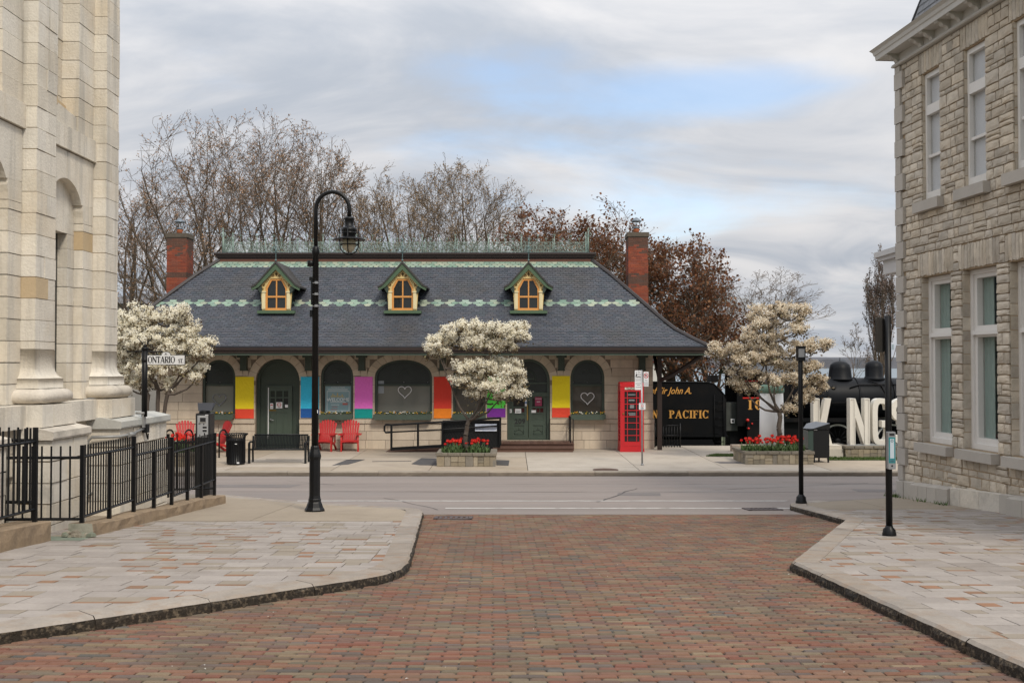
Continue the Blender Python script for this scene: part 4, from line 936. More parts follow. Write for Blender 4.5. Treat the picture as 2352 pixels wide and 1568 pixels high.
# window boxes with flowers
LEAFD = M('box_leaves', [(0.03, 0.06, 0.02), (0.05, 0.08, 0.025)], .8, .1, 5)
PET = {'yellow': M('yellow_petals', (0.72, 0.48, 0.02), .7, .05, 5), 'white': M('white_petals', (0.75, 0.74, 0.70), .7, .05, 5), 'orange': M('orange_petals', (0.65, 0.26, 0.02), .7, .05, 5)}
where = ['under the leftmost arched window', 'under the poster window', 'under the widest window, the longest box', 'under the window half hidden by blossom', 'under the rightmost arched window']
for wi, (u0, u1, z0, zs_, r, k) in enumerate([o_ for o_ in OPEN if o_[5] == 'w']):
    zt, zb = G(951), G(963)
    t = thing('window_box', f'grey green window box of small pansies {where[wi]}', 'window box', SF.p((u0 + u1) / 2, .1, zb), group='window boxes on the station')
    q = MB(); q.prism(SF, [(u0 - .02, zt), (u0 - .02, zb + .06), (u0 + .05, zb), (u1 - .05, zb), (u1 + .02, zb + .06), (u1 + .02, zt)], .09, .33); q.build('box', SILLG, t)
    rs = random.Random(wi + 40); q = MB()
    for i in range(int((u1 - u0) * 60)):
        u = rs.uniform(u0 + .02, u1 - .02); d = rs.uniform(.1, .32); z = zt + rs.uniform(0, .07); a = rs.uniform(0, 6.28); h = rs.uniform(.02, .06)
        q.add([SF.p(u - .03 * math.cos(a), d, z), SF.p(u + .03 * math.cos(a), d, z), SF.p(u, d + .03 * math.sin(a), z + h)], [(0, 1, 2)])
    q.build('foliage', LEAFD, t, kind='stuff')
    for col in PET:
        q = MB()
        for i in range(int((u1 - u0) * (11 if col != 'orange' else 6))):
            u = u0 + (u1 - u0) * min(1, max(0, (rs.choice((.12, .5, .88)) if col != 'white' else rs.choice((.3, .62))) + rs.gauss(0, .09))); d = rs.uniform(.14, .34); z = zt + rs.uniform(.03, .10); s_ = rs.uniform(.018, .032)
            q.lathe([(0, -s_ * .6), (s_, 0), (s_ * .5, s_ * .6), (0, s_ * .7)], SF.p(u, d, z), 5)
        q.build('blooms', PET[col], t, kind='stuff')
# hearts of light tubing in the windows
HEARTM = M('heart_tube', (0.80, 0.79, 0.80), .4, .0)
HEARTF = M('heart_tube_faint', (0.26, 0.28, 0.33), .4, .0)
for x, y, m, lab in ((501.5, 917, HEARTF, 'faint grey heart outline in the leftmost arched window'), (929, 899, HEARTM, 'white heart outline in the widest station window'), (1350, 913.5, HEARTM, 'white heart outline in the rightmost arched window')):
    c = at(x, y, YW); s = .235; q = MB(); pts = []
    for i in range(41):
        t = 2 * math.pi * i / 40; hx_ = 16 * math.sin(t) ** 3 / 16; hz = (13 * math.cos(t) - 5 * math.cos(2 * t) - 2 * math.cos(3 * t) - math.cos(4 * t)) / 16
        pts.append((c[0] + hx_ * s, YW + .13, c[2] + hz * s))
    q.tube(pts, .016 if m is HEARTM else .011, 6, cap=False); q.build('heart', m, origin=(c[0], YW + .13, c[2]), label=lab, category='heart decoration', group='hearts in the station windows')
# posters in the windows
PM = M('poster_blue', (0.20, 0.31, 0.34), .6, .08, 2)
c = at(775, 915.5, YW); t = thing('poster', 'pale blue welcome poster filling the second arched window', 'poster', (c[0], YW + .15, c[2]))
F = Fr((c[0], YW + .152), (1, 0), (0, -1)); Z = lambda y: at(775, y, YW)[2]
q = MB(); q.fbox(F, -.46, .46, 0, .006, Z(949), Z(884.5)); q.build('sheet', PM, t)
PW = M('poster_white', (0.62, 0.66, 0.66), .6, 0); PY = M('poster_yellow', (0.45, 0.36, 0.14), .6, 0); PR_ = M('poster_red', (0.42, 0.12, 0.10), .6, 0)
text('lettering', 'KINGSTON', .085, (c[0], YW + .143, Z(891)), PW, t, align='CENTER', space=1.15)
text('lettering', 'WELCOME', .165, (c[0], YW + .143, Z(921.5)), PW, t, align='CENTER', off=.004)
q = MB(); q.ringprism(F, [(-.40, Z(944)), (.40, Z(944)), (.40, Z(898)), (-.40, Z(898))], [(-.385, Z(943)), (.385, Z(943)), (.385, Z(899)), (-.385, Z(899))], .006, .008)
for (u, y, ww, hh) in ((-.36, 895, .7, .02), (-.28, 924.5, .56, .02), (-.26, 930, .3, .016)): q.fbox(F, u, u + ww, .006, .008, Z(y), Z(y) + hh)
q.build('print', PW, t)
q = MB()
for i, hh in enumerate((.05, .12, .07, .05, .15, .05, .04, .10, .03)): q.fbox(F, -.26 + i * .055, -.22 + i * .055, .006, .009, Z(912), Z(912) + hh)
q.build('print', PY, t); q = MB(); q.fbox(F, .16, .34, .006, .009, Z(930), Z(925.5)); q.fbox(F, -.22, -.02, .006, .009, Z(935), Z(934)); q.fbox(F, -.26, -.02, .006, .009, Z(941), Z(939.8)); q.build('print', PR_, t)
notice(SF, sx_(874), G(889), .2, .44, -.16, 'pale grey sheet taped at the left edge of the widest window', [], M('grey_paper', (0.30, 0.33, 0.36), .6, .05, 3))
# ================================================================== THE PALE LIMESTONE BUILDING ON THE LEFT
rs = random.Random(55)
PALE = M('pale_limestone', [(0.67, 0.615, 0.52), (0.73, 0.685, 0.60), (0.62, 0.565, 0.47), (0.71, 0.67, 0.595), (0.66, 0.595, 0.49), (0.70, 0.66, 0.585)], 0.88, 0.10, 1.6, 0.45, 30, jit=.06, stain=((0.56, 0.455, 0.31), .55, .9), streak=((0.37, 0.35, 0.31), .62))
PALEO = M('ochre_limestone', [(0.50, 0.375, 0.215), (0.53, 0.415, 0.27)], 0.86, 0.08, 2, 0.22, 35)
PMORT = M('ochre_mortar', (0.36, 0.285, 0.195), .95, .2, 5, stain=((0.10, 0.085, 0.07), .8, 2.5))
WORN = M('worn_limestone', [(0.56, 0.51, 0.43), (0.62, 0.565, 0.485), (0.53, 0.49, 0.425)], 0.9, 0.14, 3, 0.6, 18, jit=.06, stain=((0.22, 0.20, 0.175), .55, 2.2))
DARKV = M('dark_void', (0.012, 0.012, 0.012), .9, 0)
CH = thing('stone_building', 'tall pale limestone building with flat pilasters on moulded bases at the left edge', 'building', (-7.5, 14, .5))
XW = -6.70
LF = Fr((XW, 0), (0, 1), (1, 0))
PILS = [11.63, 14.02, 16.41]; PW_ = [.61, .61, .53]; DP = .20
# solid core well behind the faces
q = MB(); q.fbox(LF, 9, 16.9, -2.5, -.32, 0, 12); q.fbox(LF, 9, 16.9, -.32, -.02, 0, 2.0)
core = q.build('wall', PMORT, CH)
def blk(u0, u1, z0, z1, d0, d1, mat=None, par=core, g=.0045):
    m = mat or (PALEO if rs.random() < .018 else PALE)
    stone_rect('stone', u0, u1, z0, z1, d0, d1 + rs.uniform(-.006, .006), par, LF, m, g * rs.uniform(.5, 1.7), .0)
CZ = .2925; Z0 = 5.65 - 11 * CZ          # a course line
ZS = [Z0 + i * CZ for i in range(0, 30)]
def courses_(za, zb):
    out = [za] + [z for z in ZS if za + .06 < z < zb - .06] + [zb]; return list(zip(out, out[1:]))
def poly_stone(poly, d0, d1, mat=PALE, par=core):
    q = MB(); q.prism(LF, poly, d0, d1); q.build('stone', mat, par)
for bi, p0 in enumerate(PILS):
    pw = PW_[bi]; p1 = p0 + pw
    # pilaster shaft
    for z0, z1 in courses_(3.20, 10.2):
        if rs.random() < .55:
            m = p0 + pw * rs.uniform(.35, .65); blk(p0, m, z0, z1, -.05, DP); blk(m, p1, z0, z1, -.05, DP)
        else: blk(p0, p1, z0, z1, -.05, DP)
    q = MB(); q.fbox(LF, p0 + .012, p1 - .012, -.1, DP - .014, 2.6, 10.2); q.build('bed_joint', PMORT, core)
    # moulded base: swelling foot, fillet, fat roll, block
    def wrap(prof, mat, name, jit=0.0, km=.012, u0=p0, u1=p1, dp=DP, nb=1):
        q = MB(); vs = []; n = 0
        for o, z in prof:
            k = min(o, km)
            ring = [(u0 - o, -.05), (u0 - o, dp + o - k), (u0 - o + k * .3, dp + o - k * .3), (u0 - o + k, dp + o)]
            m_ = 5; ring += [(u0 - o + k + (u1 - u0 + 2 * o - 2 * k) * t / m_, dp + o) for t in range(1, m_)]
            ring += [(u1 + o - k, dp + o), (u1 + o - k * .3, dp + o - k * .3), (u1 + o, dp + o - k), (u1 + o, -.05)]; n = len(ring)
            vs += [LF.p(u + rs.uniform(-jit, jit), d + rs.uniform(-jit, jit), z + rs.uniform(-jit, jit)) for u, d in ring]
        fs = [(i * n + j, i * n + j + 1, (i + 1) * n + j + 1, (i + 1) * n + j) for i in range(len(prof) - 1) for j in range(n - 1)] + [tuple(range(n)), tuple(len(vs) - 1 - j for j in range(n))]
        q.add(vs, fs, 0, True); q.s[-1] = q.s[-2] = False; q.build(name, mat, core)
    wrap([(.0, 3.20), (.0, 2.95), (.008, 2.90), (.026, 2.855), (.055, 2.82), (.09, 2.80)], PALE, 'stone')
    wrap([(.09, 2.797), (.09, 2.665)], PALE, 'stone')
    wrap([(.08, 2.66), (.17, 2.64), (.215, 2.60), (.225, 2.555), (.215, 2.51), (.17, 2.47), (.08, 2.452)], WORN, 'stone', .006, .12)
    # block under the roll
    e = .24
    blk(p0 - e, p0 + .1, 2.145, 2.45, -.05, DP + e - .02, PALE); blk(p0 + .1, p1 + e - .02, 2.145, 2.45, -.05, DP + e - .02, PALE)
    # pedestal with its projecting capping
    q0, q1 = p0 - .27, (p1 + .27 if bi < 2 else 18.36); dpz = DP + .36
    q = MB(); q.fbox(LF, q0 + .03, q1 - .03, -.3, dpz - .05, -.2, 1.99); q.build('pedestal', PMORT, core)
    n = 1 if bi < 2 else 3
    for i in range(n):
        a, c_ = q0 - .05 + (q1 - q0 + .1) * i / n, q0 - .05 + (q1 - q0 + .1) * (i + 1) / n
        q = MB(); q.prism(Fr((XW, a + .003), (1, 0), (0, -1)), [(-.2, 1.985), (dpz + .035, 1.985), (dpz + .045, 2.01), (dpz + .04, 2.095), (.30, 2.16), (-.2, 2.16)], -(c_ - a) + .006, 0); q.build('coping', WORN if bi < 2 else M('lead_grey_coping', [(0.43, 0.43, 0.40), (0.47, 0.46, 0.42)], .85, .1, 2, .3, 20, stain=((0.3, 0.34, 0.32), .6, 1.5)), core)
    z = .2
    for zz in (.28, .56, .85, 1.13, 1.41, 1.69, 1.98):
        u = q0; nb = 2 if bi < 2 else 4; cuts_ = [q0] + sorted(q0 + (q1 - q0) * (i + rs.uniform(-.2, .2)) / nb for i in range(1, nb)) + [q1]
        for a, c_ in zip(cuts_, cuts_[1:]): blk(a, c_, zz - .28, zz, -.06, dpz + rs.uniform(-.008, .008), PALE, g=.007)
# the bays between the pilasters
for bi in range(2):
    a, c_ = PILS[bi] + PW_[bi], PILS[bi + 1]; ctr = PILS[bi] + 1.41; r = .60; sp = 5.19
    n0, n1_ = ctr - r, ctr + r; w0, w1 = ctr - .36, ctr + .36
    for z0, z1 in courses_(2.45, sp):
        blk(a, n0, z0, z1, -.30, 0); blk(n1_, c_, z0, z1, -.30, 0)
        if z1 <= 5.02 or z0 < 5.0:
            zt = min(z1, 5.0); blk(n0, w0, z0, zt, -.31, -.137); blk(w1, n1_, z0, zt, -.31, -.137)
    blk(n0, ctr, 5.0, 5.82, -.31, -.137); blk(ctr, n1_, 5.0, 5.82, -.31, -.139)
    q = MB(); q.fbox(LF, w0, w1, -.315, -.29, 2.45, 5.0); q.build('window', glass('building_window_glass', (0.02, 0.022, 0.022), .05), CH)
    # arched head in shaped stones
    head = arc(ctr, sp, r, r, 0, math.pi, 20); zt1 = 5.65
    cutA = [i for i in range(21)]
    def above(i0, i1, top): return [head[i] for i in range(i0, i1 + 1)] + [(head[i1][0], top), (head[i0][0], top)]
    poly_stone([(c_ - .004, sp + .004), (c_ - .004, 5.48)] + [(n1_ - .02, 5.48)] + [p for p in reversed(head) if p[1] < 5.46 and p[0] > ctr], -.30, 0.0)
    poly_stone([(a + .004, sp + .004), (n0, sp + .004)] + [p for p in reversed(head[10:]) if p[1] < 5.46 and p[1] > sp + .01][:0] + [p for p in reversed(head) if p[1] < 5.46 and p[0] < ctr and p[1] > sp + .01][::-1][::-1] + [(n0 + .02, 5.48), (a + .004, 5.48)], -.30, .002)
    mids = [(c_ - .004, 5.487)]
    hp = [p for p in head if p[1] >= 5.46]
    mh = len(hp) // 2
    poly_stone([(c_ - .004, 5.487), (c_ - .004, 6.20), (ctr + .03, 6.20)] + [p for p in reversed(hp) if p[0] >= ctr] , -.30, .001)
    poly_stone([(a + .004, 5.487)] + [p for p in reversed(hp) if p[0] <= ctr] + [(ctr + .024, 6.20), (a + .004, 6.20)], -.30, -.002)
    # string course, then the recessed panel above
    for i in range(3): stone_rect('stone', a + (c_ - a) * i / 3 - (.05 if i == 0 else 0), a + (c_ - a) * (i + 1) / 3 + (.05 if i == 2 else 0), 6.215, 6.56, -.30, .045, core, LF, PALE, .002)
    v0, v1 = ctr - .33, ctr + .40
    for z0, z1 in courses_(6.56, 10.2):
        blk(a, v0, z0, z1, -.30, 0); blk(v1, c_, z0, z1, -.30, 0); blk(v0, v1, z0, z1, -.31, -.26)
    poly_stone([(v0, 6.56), (v1, 6.56), (v1, 6.80), (v0, 6.88)], -.26, -.03, PALE); poly_stone([(v0 + .1, 6.86), (v1, 6.80), (v1, 6.98), (v0 + .1, 7.06)], -.26, -.20, PALEO)
    # base of the bay
    for z0, z1 in ((2.13, 2.45), (1.8, 2.13), (1.5, 1.8), (1.2, 1.5), (.9, 1.2), (.6, .9), (.3, .6), (0, .3)):
        m = (a + c_) / 2 + rs.uniform(-.2, .2); dd = .20 if z0 > 2 else .06
        if bi == 0 and z0 < 1.45: continue
        blk(a + .2, m, z0, z1, -.06, dd, PALE if z0 > 2 else WORN); blk(m, c_ - .2, z0, z1, -.06, dd, PALE if z0 > 2 else WORN)
    if bi == 0:
        q = MB(); q.ringprism(LF, arch_poly(ctr - .75, ctr + .75, -.1, 1.0, .5), arch_poly(ctr - .5, ctr + .5, -.1, .95, .36), -.02, .10); q.build('basement_arch', WORN, core)
        q = MB(); q.prism(LF, arch_poly(ctr - .5, ctr + .5, -.1, .95, .36), -.03, -.012); q.build('basement_window', DARKV, CH)
q = MB(); q.tube([LF.p(14.68, .02, 2.5), LF.p(14.68, .02, 5.15)], .028, 6); q.build('downpipe', M('grey_paint', (0.30, 0.32, 0.33), .5, .08, 4), CH)
COND = M('conduit_grey', (0.30, 0.30, 0.29), .5, .08, 5, metal=.3)
dz = DP + .36
q = MB(); q.tube([LF.p(16.05, .10, .95), LF.p(16.05, .10, 1.80), LF.p(16.05, .16, 1.86), LF.p(16.08, dz + .02, 1.87), LF.p(16.5, dz + .03, 1.87), LF.p(17.1, dz + .03, 1.93)], .024, 8); q.tube([LF.p(16.38, dz + .04, 1.87), LF.p(16.62, dz + .04, 1.87)], .045, 6); q.tube([LF.p(15.85, .12, .98), LF.p(16.2, .12, .98)], .02, 6); q.build('conduit', COND, CH)
q = MB(); q.fbox(LF, 17.08, 17.2, dz, dz + .09, 1.86, 2.0); q.tube([LF.p(17.15, dz + .05, 1.88), LF.p(17.18, dz + .06, 1.78), LF.p(17.25, dz + .05, 1.74), LF.p(17.26, dz + .05, 1.84)], .012, 5); q.build('junction_box', BLACKP, CH)

# ================================================================== THE ROUGH STONE BUILDING ON THE RIGHT
rs = random.Random(91)
RUB = M('rubble_limestone', [(0.52, 0.445, 0.345), (0.59, 0.51, 0.40), (0.45, 0.39, 0.31), (0.56, 0.495, 0.40), (0.47, 0.42, 0.35), (0.62, 0.545, 0.44), (0.41, 0.36, 0.295)], 0.9, 0.15, 5, 0.7, 28, jit=.13, stain=((0.30, 0.265, 0.215), .55, 3.0))
RMORT = M('buff_mortar', (0.34, 0.255, 0.165), .95, .15, 6, .2, 40)
QUO = M('dressed_limestone', [(0.42, 0.385, 0.34), (0.45, 0.415, 0.365), (0.40, 0.37, 0.33)], .85, .06, 3, .2, 50, jit=.04)
WPAINT = M('white_window_paint', (0.70, 0.675, 0.635), .5, .05, 3, stain=((0.5, 0.46, 0.4), .3, 3))
CORN = M('cornice_paint', (0.50, 0.48, 0.44), .55, .05, 2)
RF = Fr((7.638, 20.30), (.0813, -.99669), (-.99669, -.0813))
RB = thing('stone_building', 'grey brown rubble stone building with white windows and bracketed cornice on the right', 'building', (9, 17, .4))
UE = 6.6; ZTOP = 8.87
UPW = [(.98, 1.66), (2.50, 3.20), (4.02, 4.72), (5.5, 6.2)]; LOW = [(.88, 2.0), (2.38, 3.48), (3.84, 4.95), (5.3, 6.4)]
holes = [(a, c_, 6.06, 8.45) for a, c_ in UPW] + [(a, c_, 1.53, 4.63) for a, c_ in LOW]
q = MB(); lev = [0, 1.53, 4.63, 6.06, 8.45, ZTOP + .4]
for z0, z1 in zip(lev, lev[1:]):
    cur = 0.012; hs = [h for h in holes if h[2] <= z0 + .01 and h[3] >= z1 - .01]
    for a, c_, *_ in hs: q.fbox(RF, cur, a, -.5, -.035, z0, z1); cur = c_
    q.fbox(RF, cur, UE + 5, -.5, -.035, z0, z1)
q.fbox(RF, .012, UE + 5, -8, -.5, 0, .3); q.fbox(RF, .012, .5, -8, -.5, .3, ZTOP)
rw = q.build('wall', RMORT, RB)
# rock-faced stones: a dozen shapes, stretched to fit
ROCK = []
for v in range(14):
    q = MB(); r_ = random.Random(v + 500); G_ = 4; vs = []
    for j in range(G_):
        for i in range(G_):
            x, y = i / (G_ - 1) - .5, j / (G_ - 1) - .5; edge = i in (0, G_ - 1) or j in (0, G_ - 1)
            z = -.55 + r_.uniform(-.12, .12) if edge else r_.uniform(-.25, .15)
            if edge: x += r_.uniform(-.03, .01) * (1 if x > 0 else -1) + r_.uniform(-.02, .02); y += r_.uniform(-.07, .0) * (1 if y > 0 else -1)
            else: x += r_.uniform(-.07, .07); y += r_.uniform(-.07, .07)
            vs.append((x, y, z))
    fs = [(j * G_ + i, j * G_ + i + 1, (j + 1) * G_ + i + 1, (j + 1) * G_ + i) for j in range(G_ - 1) for i in range(G_ - 1)]
    rim = [i for i in range(G_)] + [j * G_ + G_ - 1 for j in range(1, G_)] + [(G_ - 1) * G_ + i for i in range(G_ - 2, -1, -1)] + [j * G_ for j in range(G_ - 2, 0, -1)]
    b0 = len(vs); vs += [(vs[i][0], vs[i][1], -1.6) for i in rim]
    fs += [(rim[(k + 1) % len(rim)], rim[k], b0 + k, b0 + (k + 1) % len(rim)) for k in range(len(rim))]
    q.add(vs, fs); ROCK.append((q.mesh('stone', RUB), vs, fs))
RANG = (math.pi / 2, 0, math.atan2(RF.N.y, RF.N.x) + math.pi / 2)
rocks = []
def rock(u0, u1, z0, z1, d, g=.006): rocks.append((u0 + g, u1 - g, z0 + g, z1 - g, d))
ptop = lambda u: .70 + .052 * u
ROWS = []
for la, lb in zip((.6, 1.36, 1.53, 4.63, 5.09, 5.84, 6.05, 8.45), (1.36, 1.53, 4.63, 5.09, 5.84, 6.05, 8.45, ZTOP)):
    n = max(1, round((lb - la) / .165)); cz_ = [la] + [la + (lb - la) * (i + rs.uniform(-.24, .24)) / n for i in range(1, n)] + [lb]; ROWS += list(zip(cz_, cz_[1:]))
for z0, z1 in ROWS:
    zm = (z0 + z1) / 2; free = [((.30 if int((zm - .36) / .335) % 2 == 0 else .17), UE)]; cutp = []
    for a, c_, h0, h1 in holes:
        if h0 - .02 < zm < h1: cutp.append((a, c_))
        elif h1 < zm < h1 + .46: cutp.append((a - .10, c_ + .10))
        if h0 - .19 < zm < h0: cutp.append((a - .12, c_ + .12))
    for a, c_ in sorted(cutp):
        nf = []
        for f0, f1 in free:
            if a > f0: nf.append((f0, min(f1, a)))
            if c_ < f1: nf.append((max(f0, c_), f1))
        free = [f for f in nf if f[1] - f[0] > .02]
    for f0, f1 in free:
        u = f0
        while u < f1 - .001:
            L = rs.uniform(.12, .40) * (1.1 if z0 > 5 else 1.0); e = min(u + L, f1)
            if f1 - e < .12: e = f1
            if z1 > ptop(u) + .03:
                below = any(a < (u + e) / 2 < c_ and z1 < h0 - .1 and h0 < 2 for a, c_, h0, h1 in holes)
                za = max(z0, ptop((u + e) / 2) - .02)
                if z1 - za > .05:
                    if rs.random() < .16 and e - u > .2 and z1 - za > .15:
                        zz = za + (z1 - za) * rs.uniform(.4, .6); rock(u, e, za, zz, -.015 if below else 0.006); rock(u, e, zz, z1, -.015 if below else 0.006)
                    else: rock(u, e, za, z1, -.015 if below else 0.006)
            u = e
# stones lining the window reveals
for a, c_, h0, h1 in holes:
    z = h0
    while z < h1 - .02:
        zz = min(z + rs.uniform(.17, .30), h1)
        for uu, UU, NN in ((a, (-RF.N), RF.U), (c_, RF.N, -RF.U)):
            F2 = Fr(RF.p(uu, 0, 0)[:2], tuple(UU)[:2], tuple(NN)[:2])
            s0, s1 = (.03, .24) if uu == a else (-.24, -.03)
            stone_rect('stone', s0, s1, z, zz, -.03, rs.uniform(.002, .012), rw, F2, RUB, .005, .06)
        z = zz
# upright stones over the openings
for a, c_, h0, h1 in holes:
    hh = .46 if h1 < 5 else min(.42, ZTOP - h1); n = 9 if c_ - a < .9 else 13
    for i in range(n):
        s0, s1 = a - .10 + (c_ - a + .2) * i / n, a - .10 + (c_ - a + .2) * (i + 1) / n; rock(s0, s1, h1 + .004, h1 + hh, .004, .004)
rocks.sort(key=lambda r_: (r_[0] if r_[0] < 4.4 else r_[0] - 30), reverse=True)
big = [r_ for r_ in rocks if r_[0] < 4.7]; big.sort(key=lambda r_: -(r_[1] - r_[0]) * (r_[3] - r_[2]) / (20.3 - r_[0]) ** 2)
chosen = set(id(r_) for r_ in big[:290])
q = MB()
for r_ in rocks:
    u0, u1, z0, z1, d = r_; k = rs.randrange(len(ROCK)); me, vs, fs = ROCK[k]; dep = .030
    if id(r_) in chosen:
        piece('stone', me, rw, RF.p((u0 + u1) / 2, d, (z0 + z1) / 2), RANG, (u1 - u0, z1 - z0, dep))
    else: q.add([RF.p((u0 + u1) / 2 + x * (u1 - u0), d + z_ * dep, (z0 + z1) / 2 + y * (z1 - z0)) for x, y, z_ in vs], fs)
if q.v: q.build('stone', RUB, rw, kind='stuff')
# corner stones, alternately long and short
z = .72; i = 0
while z < ZTOP - .1:
    L = .30 if int((z + .17 - .36) / .335) % 2 == 0 else .17; z1 = min(z + .335, ZTOP)
    z1 = .36 + .335 * (int((z + .17 - .36) / .335) + 1); z1 = min(z1, ZTOP)
    q = MB(); q.prism(RF, [(-.04, z + .006), (L, z + .006), (L, z1 - .006), (-.04, z1 - .006)], -.35, .045 if L > .2 else .030); q.build('quoin', QUO, rw); z = z1
# plinth
u = -.06; i = 0
for L, m_, o in ((.30, QUO, .06), (.36, QUO, .05), (.33, QUO, .10), (.34, QUO, .10), (.35, QUO, .10), (.40, QUO, .10), (.35, PALE, .05), (.62, PALE, .05), (.62, PALE, .05), (.35, QUO, .06), (.45, QUO, .15), (.5, QUO, .15), (.5, QUO, .15), (.6, QUO, .1), (.6, QUO, .1)):
    a, c_ = u + .006, u + L - .006; zb = zw(20.3 - u) - .12
    q = MB(); q.add([RF.p(a, o, zb), RF.p(c_, o, zb), RF.p(c_, -.1, zb), RF.p(a, -.1, zb), RF.p(a, o, ptop(a) - (.03 if o > .08 else 0)), RF.p(c_, o, ptop(c_) - (.03 if o > .08 else 0)), RF.p(c_, -.02, ptop(c_) + .02), RF.p(a, -.02, ptop(a) + .02)], MB.HEX); q.build('plinth_stone', m_ if m_ is QUO else WORN, rw); u += L
# windows
RGLASS = glass('upper_window_glass', (0.045, 0.055, 0.06), .02, .12)
LGLASS = glass('lower_window_glass', (0.03, 0.045, 0.042), .02, .2)
CURT = M('pale_green_curtain', (0.55, 0.68, 0.62), .9, .06, 2)
ROOM = M('dim_room', (0.05, 0.05, 0.048), .9, .1, 2)
SKYREFL = M('reflection_white', (0.78, 0.79, 0.80), .8, .04, 2)  # sky reflection put in as a pale sheet behind the upper panes
for a, c_ in UPW:
    z0, z1 = 6.06, 8.45; f0 = -.20; q = MB()
    q.ringprism(RF, [(a + .004, z0 + .005), (c_ - .004, z0 + .005), (c_ - .004, z1 - .004), (a + .004, z1 - .004)], [(a + .07, z0 + .15), (c_ - .07, z0 + .15), (c_ - .07, z1 - .09), (a + .07, z1 - .09)], f0, -.085)
    q.fbox(RF, a + .07, c_ - .07, f0, -.075, 7.66, 7.84); q.fbox(RF, a + .07, c_ - .07, f0 + .02, -.11, 6.86, 6.91); w_ = q.build('window', WPAINT, RB)
    for s0, s1 in ((z0 + .15, 6.86), (6.91, 7.66), (7.84, z1 - .09)):
        q = MB(); q.fbox(RF, a + .07, c_ - .07, -.17, -.155, s0, s1); q.build('pane', RGLASS, w_)
    q = MB(); q.fbox(RF, a + .07, c_ + .02, -.195, -.185, z0 + .1, z1 - .02); q.build('reflection_sheet', SKYREFL, w_); q = MB(); q.fbox(RF, a, c_, -.49, -.45, z0, z1); q.build('room', ROOM, w_)
    q = MB(); q.fbox(RF, a - .14, c_ + .14, -.2, .12, 5.84, 6.03); q.build('sill', QUO, RB)
for a, c_ in LOW:
    z0, z1 = 1.53, 4.63; f0 = -.36; q = MB(); e = .17
    q.ringprism(RF, [(a + .004, z0 + .005), (c_ - .004, z0 + .005), (c_ - .004, z1 - .004), (a + .004, z1 - .004)], [(a + e, z0 + .20), (c_ - e, z0 + .20), (c_ - e, z1 - .15), (a + e, z1 - .15)], f0, -.20)
    q.ringprism(RF, [(a + .004, z0 + .005), (c_ - .004, z0 + .005), (c_ - .004, z1 - .004), (a + .004, z1 - .004)], [(a + .09, z0 + .1), (c_ - .09, z0 + .1), (c_ - .09, z1 - .08), (a + .09, z1 - .08)], -.20, -.165)
    q.fbox(RF, a + e, c_ - e, f0, -.20, 3.46, 3.66); q.fbox(RF, a + .09, c_ - .09, -.20, -.13, 3.50, 3.57); w_ = q.build('window', WPAINT, RB)
    for s0, s1 in ((z0 + .20, 3.46), (3.66, z1 - .15)):
        q = MB(); q.fbox(RF, a + e, c_ - e, -.31, -.30, s0, s1); q.build('pane', LGLASS, w_)
    # curtains hanging in folds, and the room behind
    q = MB(); n = 60; vs = []
    for zz in (z0 + .1, z1 - .1):
        for i in range(n + 1):
            t = i / n; u = a + e - .05 + (c_ - a - 2 * e + .1) * t; vs.append(RF.p(u, -.35 + .025 * math.sin(t * 46) + .012 * math.sin(t * 17 + 1), zz))
    keep = lambda i: not (.42 < (i + .5) / n < .66)
    q.add(vs, [(i, i + 1, n + 1 + i + 1, n + 1 + i) for i in range(n) if keep(i)], 0, True); q.build('curtain', CURT, w_)
    q = MB(); x0, x1, y0, y1 = a - .3, c_ + .3, -1.4, -.51
    P8 = [RF.p(u, d, zz) for zz in (z0 - .3, z1 + .3) for u, d in ((x0, -.45), (x1, -.45), (x1, -1.6), (x0, -1.6))]
    q.add(P8, [(3, 2, 1, 0), (4, 5, 6, 7), (1, 2, 6, 5), (2, 3, 7, 6), (3, 0, 4, 7)]); q.build('room', ROOM, w_)
    q = MB(); q.fbox(RF, a - .06, c_ + .02, -.2, .12, 1.36, 1.525); q.build('sill', QUO, RB)
# cornice
def mould(prof, name, mat, u_end=UE + 4):
    """a run of moulding along the front, mitred round the corner and on along the road side"""
    q = MB(); vs = []; n = len(prof)
    for d, z in prof: vs += [RF.p(u_end, d, z), RF.p(-d, d, z), RF.p(-d, -7, z)]
    q.add(vs, [(i * 3 + k, i * 3 + k + 1, (i + 1) * 3 + k + 1, (i + 1) * 3 + k) for i in range(n - 1) for k in range(2)]); return q.build(name, mat, RB)
mould([(-.05, 8.872), (.07, 8.872), (.085, 8.89), (.07, 8.93), (.03, 8.94), (.03, 9.14), (-.05, 9.14)], 'frieze', CORN)
mould([(.02, 9.10), (.30, 9.10), (.30, 9.085), (.31, 9.17), (.33, 9.19), (.345, 9.25), (.385, 9.29), (.395, 9.30), (-.2, 9.34)], 'cornice', CORN)
u = .06
while u < UE:
    for du in ((0, .42) if u > .3 else (0,)):
        q = MB(); F2 = Fr(RF.p(u + du, 0, 0)[:2], tuple(RF.N)[:2], tuple(-RF.U)[:2])
        q.prism(F2, [(.03, 8.93), (.07, 8.94), (.10, 8.99), (.17, 9.01), (.20, 9.05), (.27, 9.06), (.285, 9.10), (.03, 9.10)], -.11, 0); q.build('bracket', CORN, RB)
    u += 1.0
MSL = M('mansard_slate', [(0.16, 0.165, 0.175), (0.20, 0.20, 0.205)], .6, .1, 4, jit=.1)
q = MB(); z0, z1 = 9.33, 12.6
pr = [(-.14, 9.33), (-.24, 9.75), (-.50, 10.6), (-.9, 12.6)]; vs = []
for d, z in pr: vs += [RF.p(UE + 4, d, z), RF.p(-d, d, z), RF.p(-d, -7, z)]
